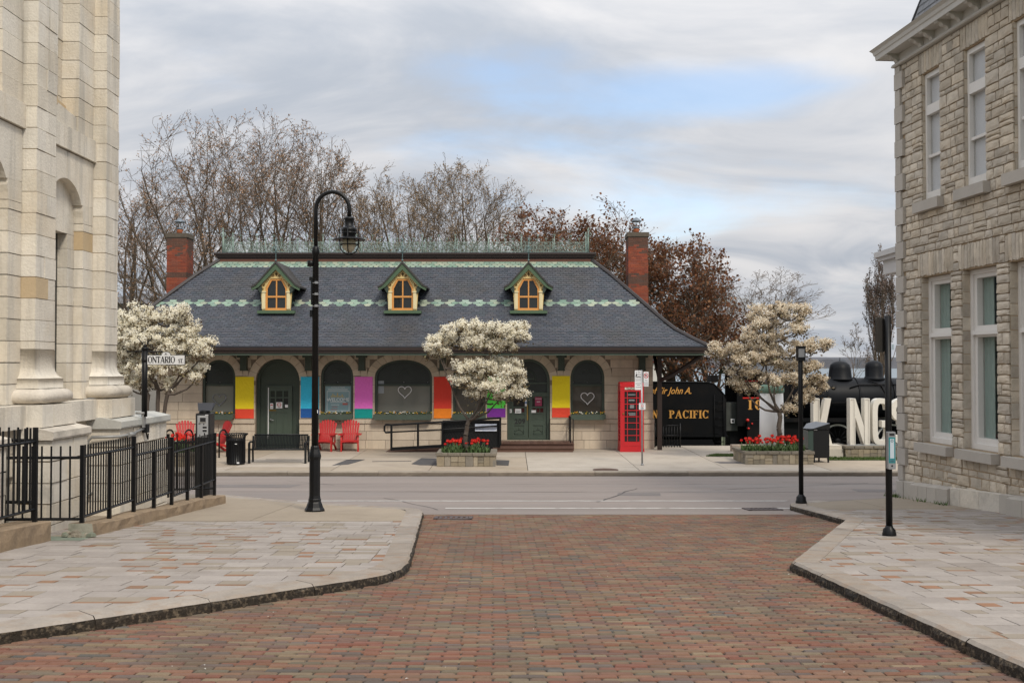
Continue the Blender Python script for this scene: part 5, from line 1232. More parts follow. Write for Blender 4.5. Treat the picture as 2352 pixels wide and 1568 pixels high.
q.add(vs, [(i * 3 + k, i * 3 + k + 1, (i + 1) * 3 + k + 1, (i + 1) * 3 + k) for i in range(3) for k in range(2)]); rfm = q.build('roof', M('roof_felt', (0.03, 0.03, 0.034)), RB)
q = MB()
for r_ in range(12):
    z0 = 9.34 + r_ * .16; t = lambda z: -.135 - (z - 9.33) * .25 if z < 9.75 else -.235 - (z - 9.75) * .306
    d0, d1 = t(z0) + .018, t(z0 + .18) + .004; u = -d0 + (.1 if r_ % 2 else 0)
    while u < 4: q.add([RF.p(u + .004, d0, z0), RF.p(u + .236, d0, z0), RF.p(u + .236, d1, z0 + .18), RF.p(u + .004, d1, z0 + .18)], [(0, 1, 2, 3)]); u += .24
q.build('slate', MSL, rfm, kind='stuff')
q = MB(); q.tube([RF.p(-d, d, z) for d, z in pr], .04, 6, smooth=False); q.build('hip_cap', INK, rfm)
# porch cornice on the road side
q = MB(); x0 = 7.75
for (o, z0, z1) in ((.14, 5.22, 5.33), (.08, 5.14, 5.22), (.0, 4.86, 5.14)): q.box(x0 - o, 11, 20.4, 21.45 + o, z0, z1)
q.build('porch', M('porch_paint', (0.55, 0.54, 0.53), .5, .05, 3), RB)
# ================================================================== STREET THINGS
random.seed(19)
# ---- iron fences and their low walls
def fence(t, a, c_, ztop_, zrail, zbot, posts, step, floor, thick=.011, end_posts=True):
    """pickets and rails between two points; heights measured at each end: (za, zc)"""
    L = math.dist(a, c_); lerp = lambda p, s: p[0] + (p[1] - p[0]) * s
    P = lambda s: (a[0] + (c_[0] - a[0]) * s, a[1] + (c_[1] - a[1]) * s)
    for zr_ in (zrail, zbot):
        q = MB(); q.tube([(a[0], a[1], zr_[0]), (c_[0], c_[1], zr_[1])], .019, 4, smooth=False); q.build('rail', IRON, t)
    n = int(L / step)
    for i in range(1, n):
        s = i / n; x, y = P(s); q = MB(); q.tube([(x, y, lerp(zbot, s) - .0), (x, y, lerp(ztop_, s))], thick, 4, smooth=False); q.build('picket', IRON, t)
    for s in posts:
        x, y = P(s); q = MB(); h = .024; q.box(x - h, x + h, y - h, y + h, lerp(floor, s), lerp(ztop_, s) if s in (0, 1) else lerp(zrail, s)); q.build('post', IRON, t)
fx = lambda Y: -5.56 + (Y - 13.35) * .0378
f1 = thing('iron_fence', 'long black iron railing in three stepped panels beside the slab pavement', 'fence', (fx(13.35), 13.35, .93))
fence(f1, (fx(13.35), 13.35), (fx(15.0), 15.0), (1.95, 1.95), (1.80, 1.79), (1.02, 1.03), (0, .5, 1), .078, (.9, .85))
fence(f1, (fx(15.03), 15.03), (fx(16.5), 16.5), (1.83, 1.83), (1.67, 1.67), (.95, .96), (.5, 1), .078, (.85, .75))
fence(f1, (fx(16.53), 16.53), (fx(18.6), 18.6), (1.74, 1.76), (1.58, 1.61), (.88, .92), (.33, .66, 1), .078, (.75, .62))
f2 = thing('iron_fence', 'short black iron railing facing the street between the two low concrete walls', 'fence', (-6.0, 13.32, .93))
fence(f2, (-6.55, 13.30), (fx(13.35) - .03, 13.33), (1.94, 1.94), (1.79, 1.79), (1.0, 1.0), (0,), .118, (.7, .9), .013)
f3 = thing('iron_fence', 'black iron railing on the first low wall at the left edge', 'fence', (-5.9, 12.6, 1.0))
fence(f3, (-6.08, 9.6), (-5.86, 12.68), (2.22, 2.22), (2.06, 2.05), (1.22, 1.22), (0, .5, 1), .115, (1.05, 1.05), .014)
fence(f3, (-5.86, 12.70), (-6.9, 12.75), (2.22, 2.22), (2.06, 2.06), (1.30, 1.30), (), .115, (1.05, 1.05), .014)
f4 = thing('iron_fence', 'black iron return railing at the far end of the long fence', 'fence', (-5.8, 18.6, .63))
fence(f4, (-6.2, 18.58), (fx(18.6) - .03, 18.62), (1.74, 1.76), (1.58, 1.61), (.74, .76), (0,), .16, (.6, .6), .011)
TANC = M('tan_concrete', (0.27, 0.20, 0.13), .92, .12, 2.5, .4, 25, stain=((0.14, 0.105, 0.075), .65, 3.5), streak=((0.13, 0.095, 0.065), .5))
GREENC = M('green_painted_concrete', (0.17, 0.20, 0.155), .9, .15, 4, .4, 25, stain=((0.30, 0.25, 0.19), .8, 3))
def rough_wall(name, label, path, wd, zbf, ztf, mat, endmat=None, jit=.008, seed=1):
    q = MB(); r_ = random.Random(seed); n = len(path); vs = []
    for x, y in path:
        j = lambda: r_.uniform(-jit, jit); zb, zt = zbf(y) - .1, ztf(y)
        vs += [(x + j() * .5, y, zb), (x + j(), y, (zb + zt) / 2 + .03), (x - .01 + j(), y, zt - .012), (x - .025, y, zt + j() * .4), (x - wd, y, zt), (x - wd, y, zb)]
    fs = [(i * 6 + k, (i + 1) * 6 + k, (i + 1) * 6 + k + 1, i * 6 + k + 1) for i in range(n - 1) for k in range(5)]
    q.add(vs, fs); q.f += [tuple(range(6)), tuple((n - 1) * 6 + 5 - k for k in range(6))]; q.m += [1 if endmat else 0, 0]; q.s += [False, False]
    return q.build(name, [mat, endmat or mat], origin=(path[0][0], path[0][1], zbf(path[0][1])), label=label, category='low wall')
rough_wall('concrete_wall', 'stained tan concrete kerb wall under the long railing', [(-5.38 + .038 * (y - 13.3) + (0 if y < 18.5 else 0), y) for y in [13.27 + i * .18 for i in range(31)]], .32, zw, lambda y: zw(y) + .155 + .012 * math.sin(y * 3), TANC, M('pale_green_concrete', (0.34, 0.33, 0.27), .9, .14, 4, .4, 30, stain=((0.16, 0.16, 0.12), .8, 4)), .012, 3)
rough_wall('concrete_wall', 'stained tan concrete wall at the left edge, nearer than the other', [(-5.88 + .045 * (y - 9.0), y) for y in [8.0 + i * .2 for i in range(25)]], .42, zw, lambda y: zw(y) + .245, TANC, None, .01, 4)
q = MB(); q.add([(-6.6, 12.78, zw(12.78) + .003), (-5.35, 12.78, zw(12.78) + .003), (-5.35, 13.27, zw(13.27) + .003), (-6.6, 13.27, zw(13.27) + .003)], [(0, 1, 2, 3)]); q.box(-6.9, -5.9, 11, 13.2, zw(13) + .16, zw(13) + .17, 0) if False else None
q.build('painted_patch', GREENC, PL)
r_ = random.Random(6); q = MB()
for i in range(40):
    x, y, s = r_.uniform(-5.72, -5.36), 13.20 + r_.uniform(-.05, .05), r_.uniform(.02, .07)
    q.lathe([(s, 0), (s * .8, s * .5), (0, s * .8)], (x, y, zw(y) + r_.uniform(0, .05) * (1 if x < -5.55 else .3)), 5, smooth=False)
q.build('rubble', M('rubble_bits', [(0.13, 0.16, 0.12), (0.26, 0.23, 0.18), (0.10, 0.085, 0.06)], .95, .2, 9), kind='stuff', label='crumbled painted concrete between the two low walls')

# ---- street lamp
zl = zw(17.0); LX, LY = -3.25, 17.0
t = thing('street_lamp', 'tall black swan-neck street lamp with a caged cream globe', 'street lamp', (LX, LY, zl))
q = MB(); n8 = 8
q.lathe([(.165, -.02), (.165, .03), (.14, .07), (.115, .14), (.105, .16), (.105, .20), (.098, .21), (.090, .26), (.090, .85), (.098, .86), (.105, .90), (.098, .94), (.075, 1.02), (.070, 1.06), (.058, 1.08)], (LX, LY, zl), 8, smooth=False); q.build('base', IRON, t)
q = MB(); q.lathe([(.058, 1.07), (.050, 4.22), (.062, 4.23), (.066, 4.28), (.058, 4.32), (.052, 4.35), (.036, 4.37)], (LX, LY, zl), 14); q.build('pole', IRON, t)
q = MB(); rx = (799 - 722) / 2 / 2363.5 * 17.0; zt = at(760, 436, LY)[2] - .035
pts = [(LX, LY, zl + 4.35)] + [(LX + rx - rx * math.cos(math.pi * i / 14), LY, zt - rx * 1.05 + rx * 1.05 * math.sin(math.pi * i / 14)) for i in range(15)] + [(LX + 2 * rx, LY, at(799, 497, LY)[2])]
q.tube(pts, .034, 10); q.build('swan_neck', IRON, t)
lx = LX + 2 * rx; zz = lambda y: at(800, y, LY)[2]
q = MB(); q.lathe([(.0, zz(497)), (.055, zz(498)), (.085, zz(501)), (.088, zz(504)), (.075, zz(506)), (.075, zz(520)), (.11, zz(523)), (.125, zz(525)), (.13, zz(530)), (.115, zz(532)), (.118, zz(534)), (.128, zz(535)), (.118, zz(537)), (.105, zz(540)), (.105, zz(545))], (lx, LY, 0), 16); q.lathe([(.10, zz(542)), (.14, zz(545)), (.24, zz(548.5)), (.275, zz(551)), (.24, zz(551.5)), (.10, zz(549))], (lx, LY, 0), 24); q.build('lamp_head', IRON, t)
q = MB(); q.lathe([(.11, zz(550)), (.115, zz(558)), (.11, zz(566)), (.085, zz(573)), (.045, zz(578)), (0, zz(580))], (lx, LY, 0), 16); q.build('globe', M('cream_globe', (0.50, 0.46, 0.34), .3, .06, 8), t)
q = MB(); zr2 = zz(562); rr_ = .15
q.tube([(lx + rr_ * 1.0 * math.cos(a), LY + rr_ * math.sin(a), zr2) for a in [k * math.pi / 12 for k in range(25)]], .010, 5, cap=False)
for k in range(4):
    a = k * math.pi / 2; q.tube([(lx + r_ * math.cos(a), LY + r_ * math.sin(a), z) for r_, z in ((.155, zz(526)), (.155, zz(562)), (.145, zz(570)), (.11, zz(578)), (.05, zz(583)), (0, zz(584)))], .010, 5)
q.build('cage', IRON, t)
q = MB()
for y in (651, 677, 704): q.lathe([(.059, 0), (.059, .012)], (LX, LY, at(722, y, LY)[2]), 12); q.box(LX + .0, LX + .05, LY - .075, LY - .05, at(722, y, LY)[2] - .008, at(722, y, LY)[2] + .03)
q.build('steel_band', STEEL, t)
q = MB()
for y0, y1, w_ in ((636, 645, .04), (712, 728, .03), (645, 700, .012)): q.box(LX - .06 - w_, LX - .045, LY - .03, LY + .03, at(722, y1, LY)[2], at(722, y0, LY)[2])
q.lathe([(.06, 0), (.06, .1)], (LX - .08, LY, at(722, 612, LY)[2]), 10); q.build('banner_bracket', IRON, t)
q = MB(); q.box(LX + .045, LX + .056, LY - .05, LY - .04, at(722, 948, LY)[2], at(722, 941, LY)[2]); q.build('sticker', WHITE, t)

# ---- small bollard lamp on the right
zb_ = zw(18.56); t = thing('lamp_post', 'short black lamp post with a flat lantern head by the right-hand kerb', 'lamp post', (5.2, 18.56, zb_)); X_, Y_ = 5.2, 18.56
q = MB(); q.lathe([(.10, 0), (.10, .04), (.09, .06), (.085, .12), (.055, .15), (.045, .17)], (X_, Y_, zb_), 14); q.build('base', IRON, t)
q = MB(); q.lathe([(.043, .16), (.043, 2.55), (.03, 2.57)], (X_, Y_, zb_), 12); q.build('pole', IRON, t)
q = MB(); q.box(X_ - .06, X_ + .075, Y_ - .06, Y_ + .06, zb_ + 2.56, zb_ + 2.63); q.box(X_ - .065, X_ + .08, Y_ - .065, Y_ + .065, zb_ + 2.79, zb_ + 2.83); q.box(X_ + .062, X_ + .08, Y_ - .06, Y_ + .06, zb_ + 2.63, zb_ + 2.79); q.box(X_ - .065, X_ - .05, Y_ - .06, Y_ + .06, zb_ + 2.63, zb_ + 2.79); q.build('lantern', IRON, t)
q = MB(); q.box(X_ - .05, X_ + .062, Y_ - .055, Y_ + .05, zb_ + 2.63, zb_ + 2.79); q.build('diffuser', M('grey_diffuser', (0.27, 0.28, 0.29), .4, .05, 5), t)

# ---- post on the right pavement with the back of a sign and an ash bin
zb_ = zw(13.36); X_, Y_ = 4.88, 13.36
t = thing('sign_post', 'black post on the right slab pavement carrying signs seen from behind', 'sign post', (X_, Y_, zb_))
q = MB(); q.lathe([(.088, 0), (.088, .03), (.08, .05), (.078, .08), (.05, .11), (.044, .13)], (X_, Y_, zb_), 14); q.build('base', IRON, t)
q = MB(); q.lathe([(.042, .12), (.042, 2.84), (.0, 2.845)], (X_, Y_, zb_), 12); q.build('pole', IRON, t)
q = MB()
F = Fr((X_ - .035, Y_ + .05), (.72, .69), (.69, -.72)); e = .03
def rrect(u0, u1, z0, z1, r, n=4): return arc(u1 - r, z1 - r, r, r, 0, math.pi / 2, n) + arc(u0 + r, z1 - r, r, r, math.pi / 2, math.pi, n) + arc(u0 + r, z0 + r, r, r, math.pi, 1.5 * math.pi, n) + arc(u1 - r, z0 + r, r, r, 1.5 * math.pi, 2 * math.pi, n)
q.prism(F, rrect(-.20, .02, zb_ + 2.37, zb_ + 2.82, .03), -.012, 0); q.build('sign', M('dark_sign_back', (0.035, 0.033, 0.030), .45, .06, 4), t)
q = MB(); F = Fr((X_ + .04, Y_ + .04), (.35, .94), (.94, -.35)); q.prism(F, rrect(-.02, .22, zb_ + 2.37, zb_ + 2.82, .03), -.012, 0); q.build('sign', M('bronze_sign_back', (0.10, 0.085, 0.065), .45, .06, 4), t)
q = MB(); F = Fr((X_, Y_ - .06), (1, 0), (0, -1)); q.fbox(F, .03, .055, .0, .003, zb_ + 2.40, zb_ + 2.47); q.build('sticker', M('pale_sticker', (0.3, 0.38, 0.42), .5, 0), t)
t2 = thing('ash_bin', 'grey and teal cigarette bin strapped to the black sign post', 'ash bin', (X_, Y_ - .07, zb_ + .80)); F = Fr((X_ + .0, Y_ - .044), (1, 0), (0, -1))
z0, z1 = at(2040, 1077, Y_ - .1)[2], at(2040, 991, Y_ - .1)[2]
q = MB(); q.prism(F, rrect(-.048, .048, z0, z1, .01), 0, .075); q.build('body', STEEL, t2)
q = MB(); q.fbox(F, -.032, .032, .075, .078, z1 - .05, z1 - .02); q.build('slot', INK, t2)
TEAL = M('teal_label', (0.02, 0.20, 0.22), .5, .03, 3)
q = MB(); q.fbox(F, -.042, .042, .075, .077, z0 + .08, z1 - .07); q.build('label_panel', TEAL, t2)
q = MB(); q.fbox(F, -.026, .026, .077, .079, z0 + .14, z1 - .09); q.build('label_panel', M('pale_label', (0.45, 0.53, 0.58), .5, .03, 3), t2)
q = MB(); q.ringprism(F, arc(0, z1 - .115, .018, .018, 0, 2 * math.pi, 12)[:-1], arc(0, z1 - .115, .011, .011, 0, 2 * math.pi, 12)[:-1], .079, .081)
for u in (-.014, .014): q.ringprism(F, arc(u, z0 + .108, .013, .013, 0, 2 * math.pi, 10)[:-1], arc(u, z0 + .108, .007, .007, 0, 2 * math.pi, 10)[:-1], .077, .082)
q.build('symbol', M('label_mark', (0.10, 0.16, 0.2), .5, 0), t2)
q = MB(); q.lathe([(.012, 0), (.012, .004), (0, .006)], F.p(0, .075, z0 + .045), 10, axis=(0, -1, 0)); q.build('lock', INK, t2)

# ---- street name sign on the pedestal
Y_ = 17.05; X_ = at(332, 900, Y_)[0]; z0 = 2.13; z1 = at(332, 797, Y_)[2]
t = thing('street_sign', 'black post with white street name blades on the pale building pedestal', 'street sign', (X_, Y_, z0))
q = MB(); q.tube([(X_, Y_, z0), (X_, Y_, z1)], .046, 10); q.lathe([(.055, 0), (.055, .05)], (X_, Y_, z1 - .24), 10); q.lathe([(.055, 0), (.055, .05)], (X_, Y_, z1 - .05), 10); q.build('post', IRON, t)
q = MB(); zc_ = at(332, 807, Y_)[2]; q.tube([(X_ - .28, Y_, zc_), (X_ + .28, Y_, zc_)], .012, 6)
for s in (-1, 1):
    q.lathe([(0, -.03), (.02, 0), (0, .03)], (X_ + s * .28, Y_, zc_), 6, axis=(1, 0, 0))
    q.tube([(X_ + s * .02, Y_, z1), (X_ + s * .05, Y_, z1 + .08), (X_ + s * .12, Y_, z1 + .15), (X_ + s * .11, Y_, z1 + .19), (X_ + s * .07, Y_, z1 + .17)], .008, 5)
q.tube([(X_, Y_, z1), (X_, Y_, z1 + .05)], [.03, .01], 6); q.build('scrollwork', IRON, t)
q = MB(); q.tube([(X_ - .12, Y_ - .06, 2.19), (X_ + .02, Y_ - .06, 2.19)], .022, 6); q.fbox(LF, Y_ - .06, Y_ + .05, dz + .04, dz + .065, 1.95, 2.2); q.build('bracket', COND, t)
def blade(F, L, hh, zc, body, size, small, label, dirx):
    n = 10; top = []
    pl = [(0, zc), (L, zc), (L, zc + hh)] + [(L * .62, zc + hh)] + [(L * .5 + .115 * L * math.cos(a), zc + hh + .045 * math.sin(a) + .012) for a in [math.pi * k / 10 for k in range(11)]] + [(L * .38, zc + hh), (0, zc + hh)]
    q = MB(); q.prism(F, pl, -.006, .0); bl = q.build('blade', M('sign_border', (0.06, 0.06, 0.065), .5, 0), t)
    c = (L / 2, zc + hh / 2 + .01); pi_ = [(c[0] + (u - c[0]) * .965, c[1] + (z - c[1]) * (.90 if z < c[1] + hh * .6 else .93)) for u, z in pl]
    q = MB(); q.prism(F, pi_, .0, .003); q.build('face', WHITE, bl)
    q = MB(); q.lathe([(.0, 0), (.012, .004), (.004, .02), (0, .03)], F.p(L * .5, .005, zc + hh + .012), 6); q.fbox(F, L * .46, L * .54, .003, .005, zc + hh + .004, zc + hh + .01); q.build('crest', INK, bl)
    return bl
F = Fr((X_ + .045, Y_ - .03), (.98, -.18), (-.18, -.98))
bl = blade(F, .685, .165, at(345, 838, Y_)[2], '', 0, '', '', 1)
ang = math.atan2(-.18, .98); zc = at(345, 838, Y_)[2]
def serif_word(word, size, F, u, z, par, gap=.012, mat=INK, ww=.62, d=.0035, st=.17, thin=.08):
    """upright serif capitals built from strokes: heavy stems, thin hairlines, bracket serifs"""
    H = size
    def bar(q, u0, z0, u1, z1, w_):
        dx, dz_ = u1 - u0, z1 - z0; L = math.hypot(dx, dz_); nx, nz = -dz_ / L * w_ / 2, dx / L * w_ / 2
        q.prism(F, [(u0 - nx, z0 - nz), (u1 - nx, z1 - nz), (u1 + nx, z1 + nz), (u0 + nx, z0 + nz)], 0, d)
    for ch in word:
        q = MB(); w_ = H * ww * {'I': .42, 'T': .95, 'A': 1.12, 'O': 1.18, 'N': 1.15, 'R': 1.05, 'P': .95, 'C': 1.1, 'F': .9, '.': .3, 'S': .8, ' ': .5}.get(ch, 1.0); S = H * st; T = H * thin; sf = H * .06
        def ser(x, zz, k=1.0): q.prism(F, [(u + x - S * .95 * k, zz - sf / 2), (u + x + S * .95 * k, zz - sf / 2), (u + x + S * .95 * k, zz + sf / 2), (u + x - S * .95 * k, zz + sf / 2)], 0, d * .98)
        zb, zt_ = z, z + H
        if ch == 'I': bar(q, u + w_ / 2, zb, u + w_ / 2, zt_, S); ser(w_ / 2, zb + sf / 2); ser(w_ / 2, zt_ - sf / 2)
        elif ch == 'T': bar(q, u + w_ / 2, zb, u + w_ / 2, zt_, S); ser(w_ / 2, zb + sf / 2); bar(q, u, zt_ - T / 2, u + w_, zt_ - T / 2, T); bar(q, u + T / 2, zt_, u + T / 2, zt_ - H * .24, T * .8); bar(q, u + w_ - T / 2, zt_, u + w_ - T / 2, zt_ - H * .24, T * .8)
        elif ch == 'N': bar(q, u + S * .5, zb, u + S * .5, zt_, T); bar(q, u + w_ - S * .5, zb, u + w_ - S * .5, zt_, T); bar(q, u + S * .4, zt_ - .02 * H, u + w_ - S * .5, zb + .04 * H, S); ser(S * .5, zb + sf / 2, .7); ser(S * .4, zt_ - sf / 2, .7); ser(w_ - S * .5, zt_ - sf / 2, .7)
        elif ch == 'A': bar(q, u + T * .6, zb, u + w_ * .5, zt_, T); bar(q, u + w_ * .5, zt_, u + w_ - S * .55, zb, S); bar(q, u + w_ * .22, zb + H * .33, u + w_ * .72, zb + H * .33, T * .8); ser(T * .8, zb + sf / 2, .7); ser(w_ - S * .55, zb + sf / 2, .8)
        elif ch in 'PRF':
            bar(q, u + S * .7, zb, u + S * .7, zt_, S); ser(S * .7, zb + sf / 2); ser(S * .6, zt_ - sf / 2, .8)
            if ch == 'F': bar(q, u + S * .7, zt_ - T / 2, u + w_, zt_ - T / 2, T); bar(q, u + w_ - T / 2, zt_, u + w_ - T / 2, zt_ - H * .26, T * .8); bar(q, u + S * .7, zb + H * .52, u + w_ * .72, zb + H * .52, T); bar(q, u + w_ * .72, zb + H * .42, u + w_ * .72, zb + H * .62, T * .8)
            else:
                c = u + w_ * .52; zc_ = zt_ - H * .27; ry = H * .27; rx_ = w_ * .46; n = 10; o = arc(c, zc_, rx_, ry, -math.pi / 2, math.pi / 2, n); i_ = arc(c, zc_, rx_ - S * .95, ry - T, -math.pi / 2, math.pi / 2, n)
                q.prism(F, o + i_[::-1], 0, d); bar(q, u + S, zt_ - T / 2, c, zt_ - T / 2, T); bar(q, u + S, zc_ - ry + T / 2, c, zc_ - ry + T / 2, T)
                if ch == 'R': bar(q, u + w_ * .5, zb + H * .46, u + w_ - S * .4, zb, S); ser(w_ - S * .3, zb + sf / 2, .6)
        elif ch in 'OC':
            c = u + w_ / 2; zc_ = z + H / 2; n = 24; a0, a1 = (0, 2 * math.pi) if ch == 'O' else (.75, 2 * math.pi - .75)
            o = arc(c, zc_, w_ / 2, H * .52, a0, a1, n); i_ = [(c + (w_ / 2 - (S * abs(math.cos(a)) ** .7 + T * .8 * (1 - abs(math.cos(a)) ** .7))) * math.cos(a), zc_ + (H * .52 - T * .9) * math.sin(a)) for a in [a0 + (a1 - a0) * k / n for k in range(n + 1)]]
            if ch == 'O': q.ringprism(F, o[:-1], i_[:-1], 0, d)
            else: q.prism(F, o + i_[::-1], 0, d); bar(q, u + w_ * .90, zt_, u + w_ * .90, zt_ - H * .32, T * .9); bar(q, u + w_ * .88, zb, u + w_ * .88, zb + H * .26, T * .6)
        elif ch == 'S':
            c = u + w_ / 2; pts = [(c + w_ * .42, zt_ - H * .16), (c + w_ * .1, zt_ - T / 2), (c - w_ * .3, zt_ - H * .14), (c - w_ * .28, zt_ - H * .34), (c + w_ * .1, zb + H * .5), (c + w_ * .36, zb + H * .3), (c + w_ * .25, zb + H * .08), (c - w_ * .1, zb + T / 2), (c - w_ * .42, zb + H * .2)]
            for k in range(len(pts) - 1): bar(q, *pts[k], *pts[k + 1], (T, T, S * .9, S, S, S * .9, T, T)[k])
        elif ch == '.': q.prism(F, arc(u + w_ / 2, zb + S * .5, S * .5, S * .5, 0, 2 * math.pi, 8)[:-1], 0, d)
        elif ch == ' ': u += w_; continue
        q.build('letter', mat, par); u += w_ + gap
    return u
FS = Fr(F.p(0, .003, 0)[:2], (.98, -.18), (-.18, -.98))
ue = serif_word('ONTARIO', .105, FS, .022, zc + .035, bl, .004)
serif_word('ST.', .066, FS, .565, zc + .035, bl, .003)
F = Fr((X_ - .045, Y_ - .03), (-.55, .83), (.83, .55)); F = Fr((X_ - .05, Y_ - .04), (-.30, -.95), (.95, -.30))
F = Fr((X_ - .045 - .14, Y_ - .02 + .47), (.14, -.47), (-.47 * -1 * -1, -.14))
bl2 = blade(F, .50, .165, at(315, 833, Y_)[2], '', 0, '', '', 1); me = text('lettering', 'MARKET ST.', .085, F.p(.03, .004, at(315, 833, Y_)[2] + .05), M('grey_ink', (0.25, 0.25, 0.26), .6, 0), bl2, rot=(math.pi / 2, 0, math.atan2(-.47, .14)), ext=.002)

# ---- parking pay machine behind the fence
Y_ = 19.35; z0 = zw(Y_); X_ = at(471, 1000, Y_)[0]
zq = lambda y: at(471, y, Y_)[2]
t = thing('pay_machine', 'black and grey parking pay machine with a tilted solar panel behind the railing', 'parking machine', (X_, Y_, z0))
q = MB(); q.prism(WORLD, rrect(X_ - .135, X_ + .135, z0, zq(948), .015), Y_ - .14, Y_ + .14); q.build('cabinet', M('meter_body', (0.024, 0.025, 0.027), .4, .06, 4), t)
q = MB(); FM = Fr((X_, Y_ - .14), (1, 0), (0, -1)); q.fbox(FM, -.10, .10, 0, .012, zq(1003), zq(953)); pl_ = q.build('control_panel', M('meter_silver', (0.42, 0.43, 0.44), .4, .05, 4, metal=.3), t)
for u0, u1, y0, y1, m_ in ((-.05, .055, 958, 967, INK), (-.08, -.04, 971, 972.5, INK), (.01, .03, 971, 974, INK), (.0, .075, 978, 983, INK), (.0, .075, 985, 990, INK), (.0, .075, 983.2, 984.8, WHITE), (-.06, -.045, 996, 1000, INK), (-.06, .06, 955, 956, WHITE), (-.07, .06, 968.5, 969.5, M('dull_brass', (0.16, 0.11, 0.03)))):
    q = MB(); q.fbox(FM, u0, u1, .012, .016, zq(y1), zq(y0)); q.build('panel_detail', m_, pl_)
q = MB(); q.fbox(FM, .04, .10, 0, .004, zq(952.5), zq(951)); q.build('sticker', WHITE, t)
q = MB(); q.lathe([(.11, zq(948)), (.10, zq(945)), (.10, zq(941))], (X_ - .01, Y_, 0), 12); q.build('neck', BLACKP, t)
q = MB(); q.hexa([(X_ - .10, Y_ - .10, zq(943)), (X_ + .15, Y_ - .10, zq(942)), (X_ + .15, Y_ - .02, zq(942)), (X_ - .10, Y_ - .02, zq(943)), (X_ - .17, Y_ + .08, zq(925)), (X_ + .13, Y_ + .08, zq(925)), (X_ + .16, Y_ + .14, zq(926)), (X_ - .14, Y_ + .14, zq(926))]); q.build('solar_panel', M('solar_black', (0.012, 0.012, 0.015), .35, 0, 1), t)

# ---- bike hoops, bin, bench on the far pavement
for i, (x, lab) in enumerate(((389, 'leftmost bike hoop, beside the red tulips behind the railing'), (433, 'bike hoop in front of the first red chair behind the railing'), (512, 'bike hoop between the railing end and the litter bin'))):
    Yb = 33.2; p = at(x, 1048, Yb); X_ = p[0]; q = MB(); r_ = .20
    ax_ = (.35, .94); pts = [(X_ - r_ * ax_[0], Yb - r_ * ax_[1], 0)] + [(X_ - r_ * math.cos(math.pi * k / 10) * ax_[0], Yb - r_ * math.cos(math.pi * k / 10) * ax_[1], .68 + r_ * math.sin(math.pi * k / 10)) for k in range(11)] + [(X_ + r_ * ax_[0], Yb + r_ * ax_[1], 0)]
    q.tube(pts, .028, 8); q.build('bike_hoop', IRON, origin=(X_, Yb, 0), label=lab, category='bike rack', group='bike hoops on the far pavement')
Yb = 30.6; p = gp(542, 1066); X_, Yb = p[0], p[1]; zq = lambda y: at(542, y, Yb)[2]
t = thing('litter_bin', 'round black slatted litter bin with a flared rim beside the bench', 'litter bin', (X_, Yb, 0))
q = MB(); q.lathe([(.24, .0), (.27, .03), (.27, .06), (.255, .07), (.255, .70), (.27, .71), (.27, .76), (.25, .77)], (X_, Yb, 0), 20); q.build('body', IRON, t)
for k in range(28):
    a = k * 2 * math.pi / 28; q = MB(); q.tube([(X_ + .262 * math.cos(a), Yb + .262 * math.sin(a), .05), (X_ + .262 * math.cos(a), Yb + .262 * math.sin(a), .78), (X_ + .275 * math.cos(a), Yb + .275 * math.sin(a), .85), (X_ + .34 * math.cos(a), Yb + .34 * math.sin(a), .905)], .014, 4, smooth=False); q.build('slat', IRON, t)
q = MB(); q.tube([(X_ + .34 * math.cos(a), Yb + .34 * math.sin(a), .91) for a in [k * math.pi / 14 for k in range(29)]], .016, 5, cap=False); q.build('rim', IRON, t)
q = MB(); F = Fr((X_, Yb - .275), (1, 0), (0, -1)); q.fbox(F, .10, .17, 0, .006, .05, .09); q.fbox(F, .04, .1, .0, .006, .62, .64); q.build('sticker', WHITE, t)
# bench
p0, p1 = gp(570, 1064), gp(704, 1064); Yb = p0[1]; X0, X1 = p0[0], p1[0]
t = thing('bench', 'black slatted steel bench facing the road before the green side door', 'bench', ((X0 + X1) / 2, Yb, 0)); BENCH = M('bench_steel', (0.010, 0.012, 0.013), .45, .08, 4, spec=.3)
for x in (X0 + .03, X1 - .03):
    q = MB(); q.box(x - .03, x + .03, Yb - .04, Yb + .03, 0, .62); q.build('leg', BENCH, t)
    q = MB(); q.tube([(x, Yb + .46, 0), (x, Yb + .42, .42), (x, Yb + .50, .80)], .03, 4, smooth=False); q.build('leg', BENCH, t)
    q = MB(); q.tube([(x, Yb, .58), (x, Yb + .02, .635), (x, Yb + .1, .645), (x, Yb + .45, .62)], .03, 4, smooth=False); q.build('armrest', BENCH, t)
q = MB(); q.tube([(X0 + .05, Yb + .01, .42), (X1 - .05, Yb + .01, .42)], .022, 6); q.tube([(X0 + .05, Yb + .40, .40), (X1 - .05, Yb + .40, .40)], .022, 6); q.tube([(X0 + .05, Yb + .52, .83), (X1 - .05, Yb + .52, .83)], .024, 6); q.tube([(X0 + .2, Yb + .46, .52), (X1 - .2, Yb + .46, .52)], .014, 6); q.build('frame', BENCH, t)
n = 36
for i in range(n):
    x = X0 + .08 + (X1 - X0 - .16) * i / (n - 1); q = MB(); q.tube([(x, Yb, .425), (x, Yb + .12, .405), (x, Yb + .34, .40), (x, Yb + .42, .44), (x, Yb + .52, .82)], .019, 4, smooth=False); q.build('slat', BENCH, t)
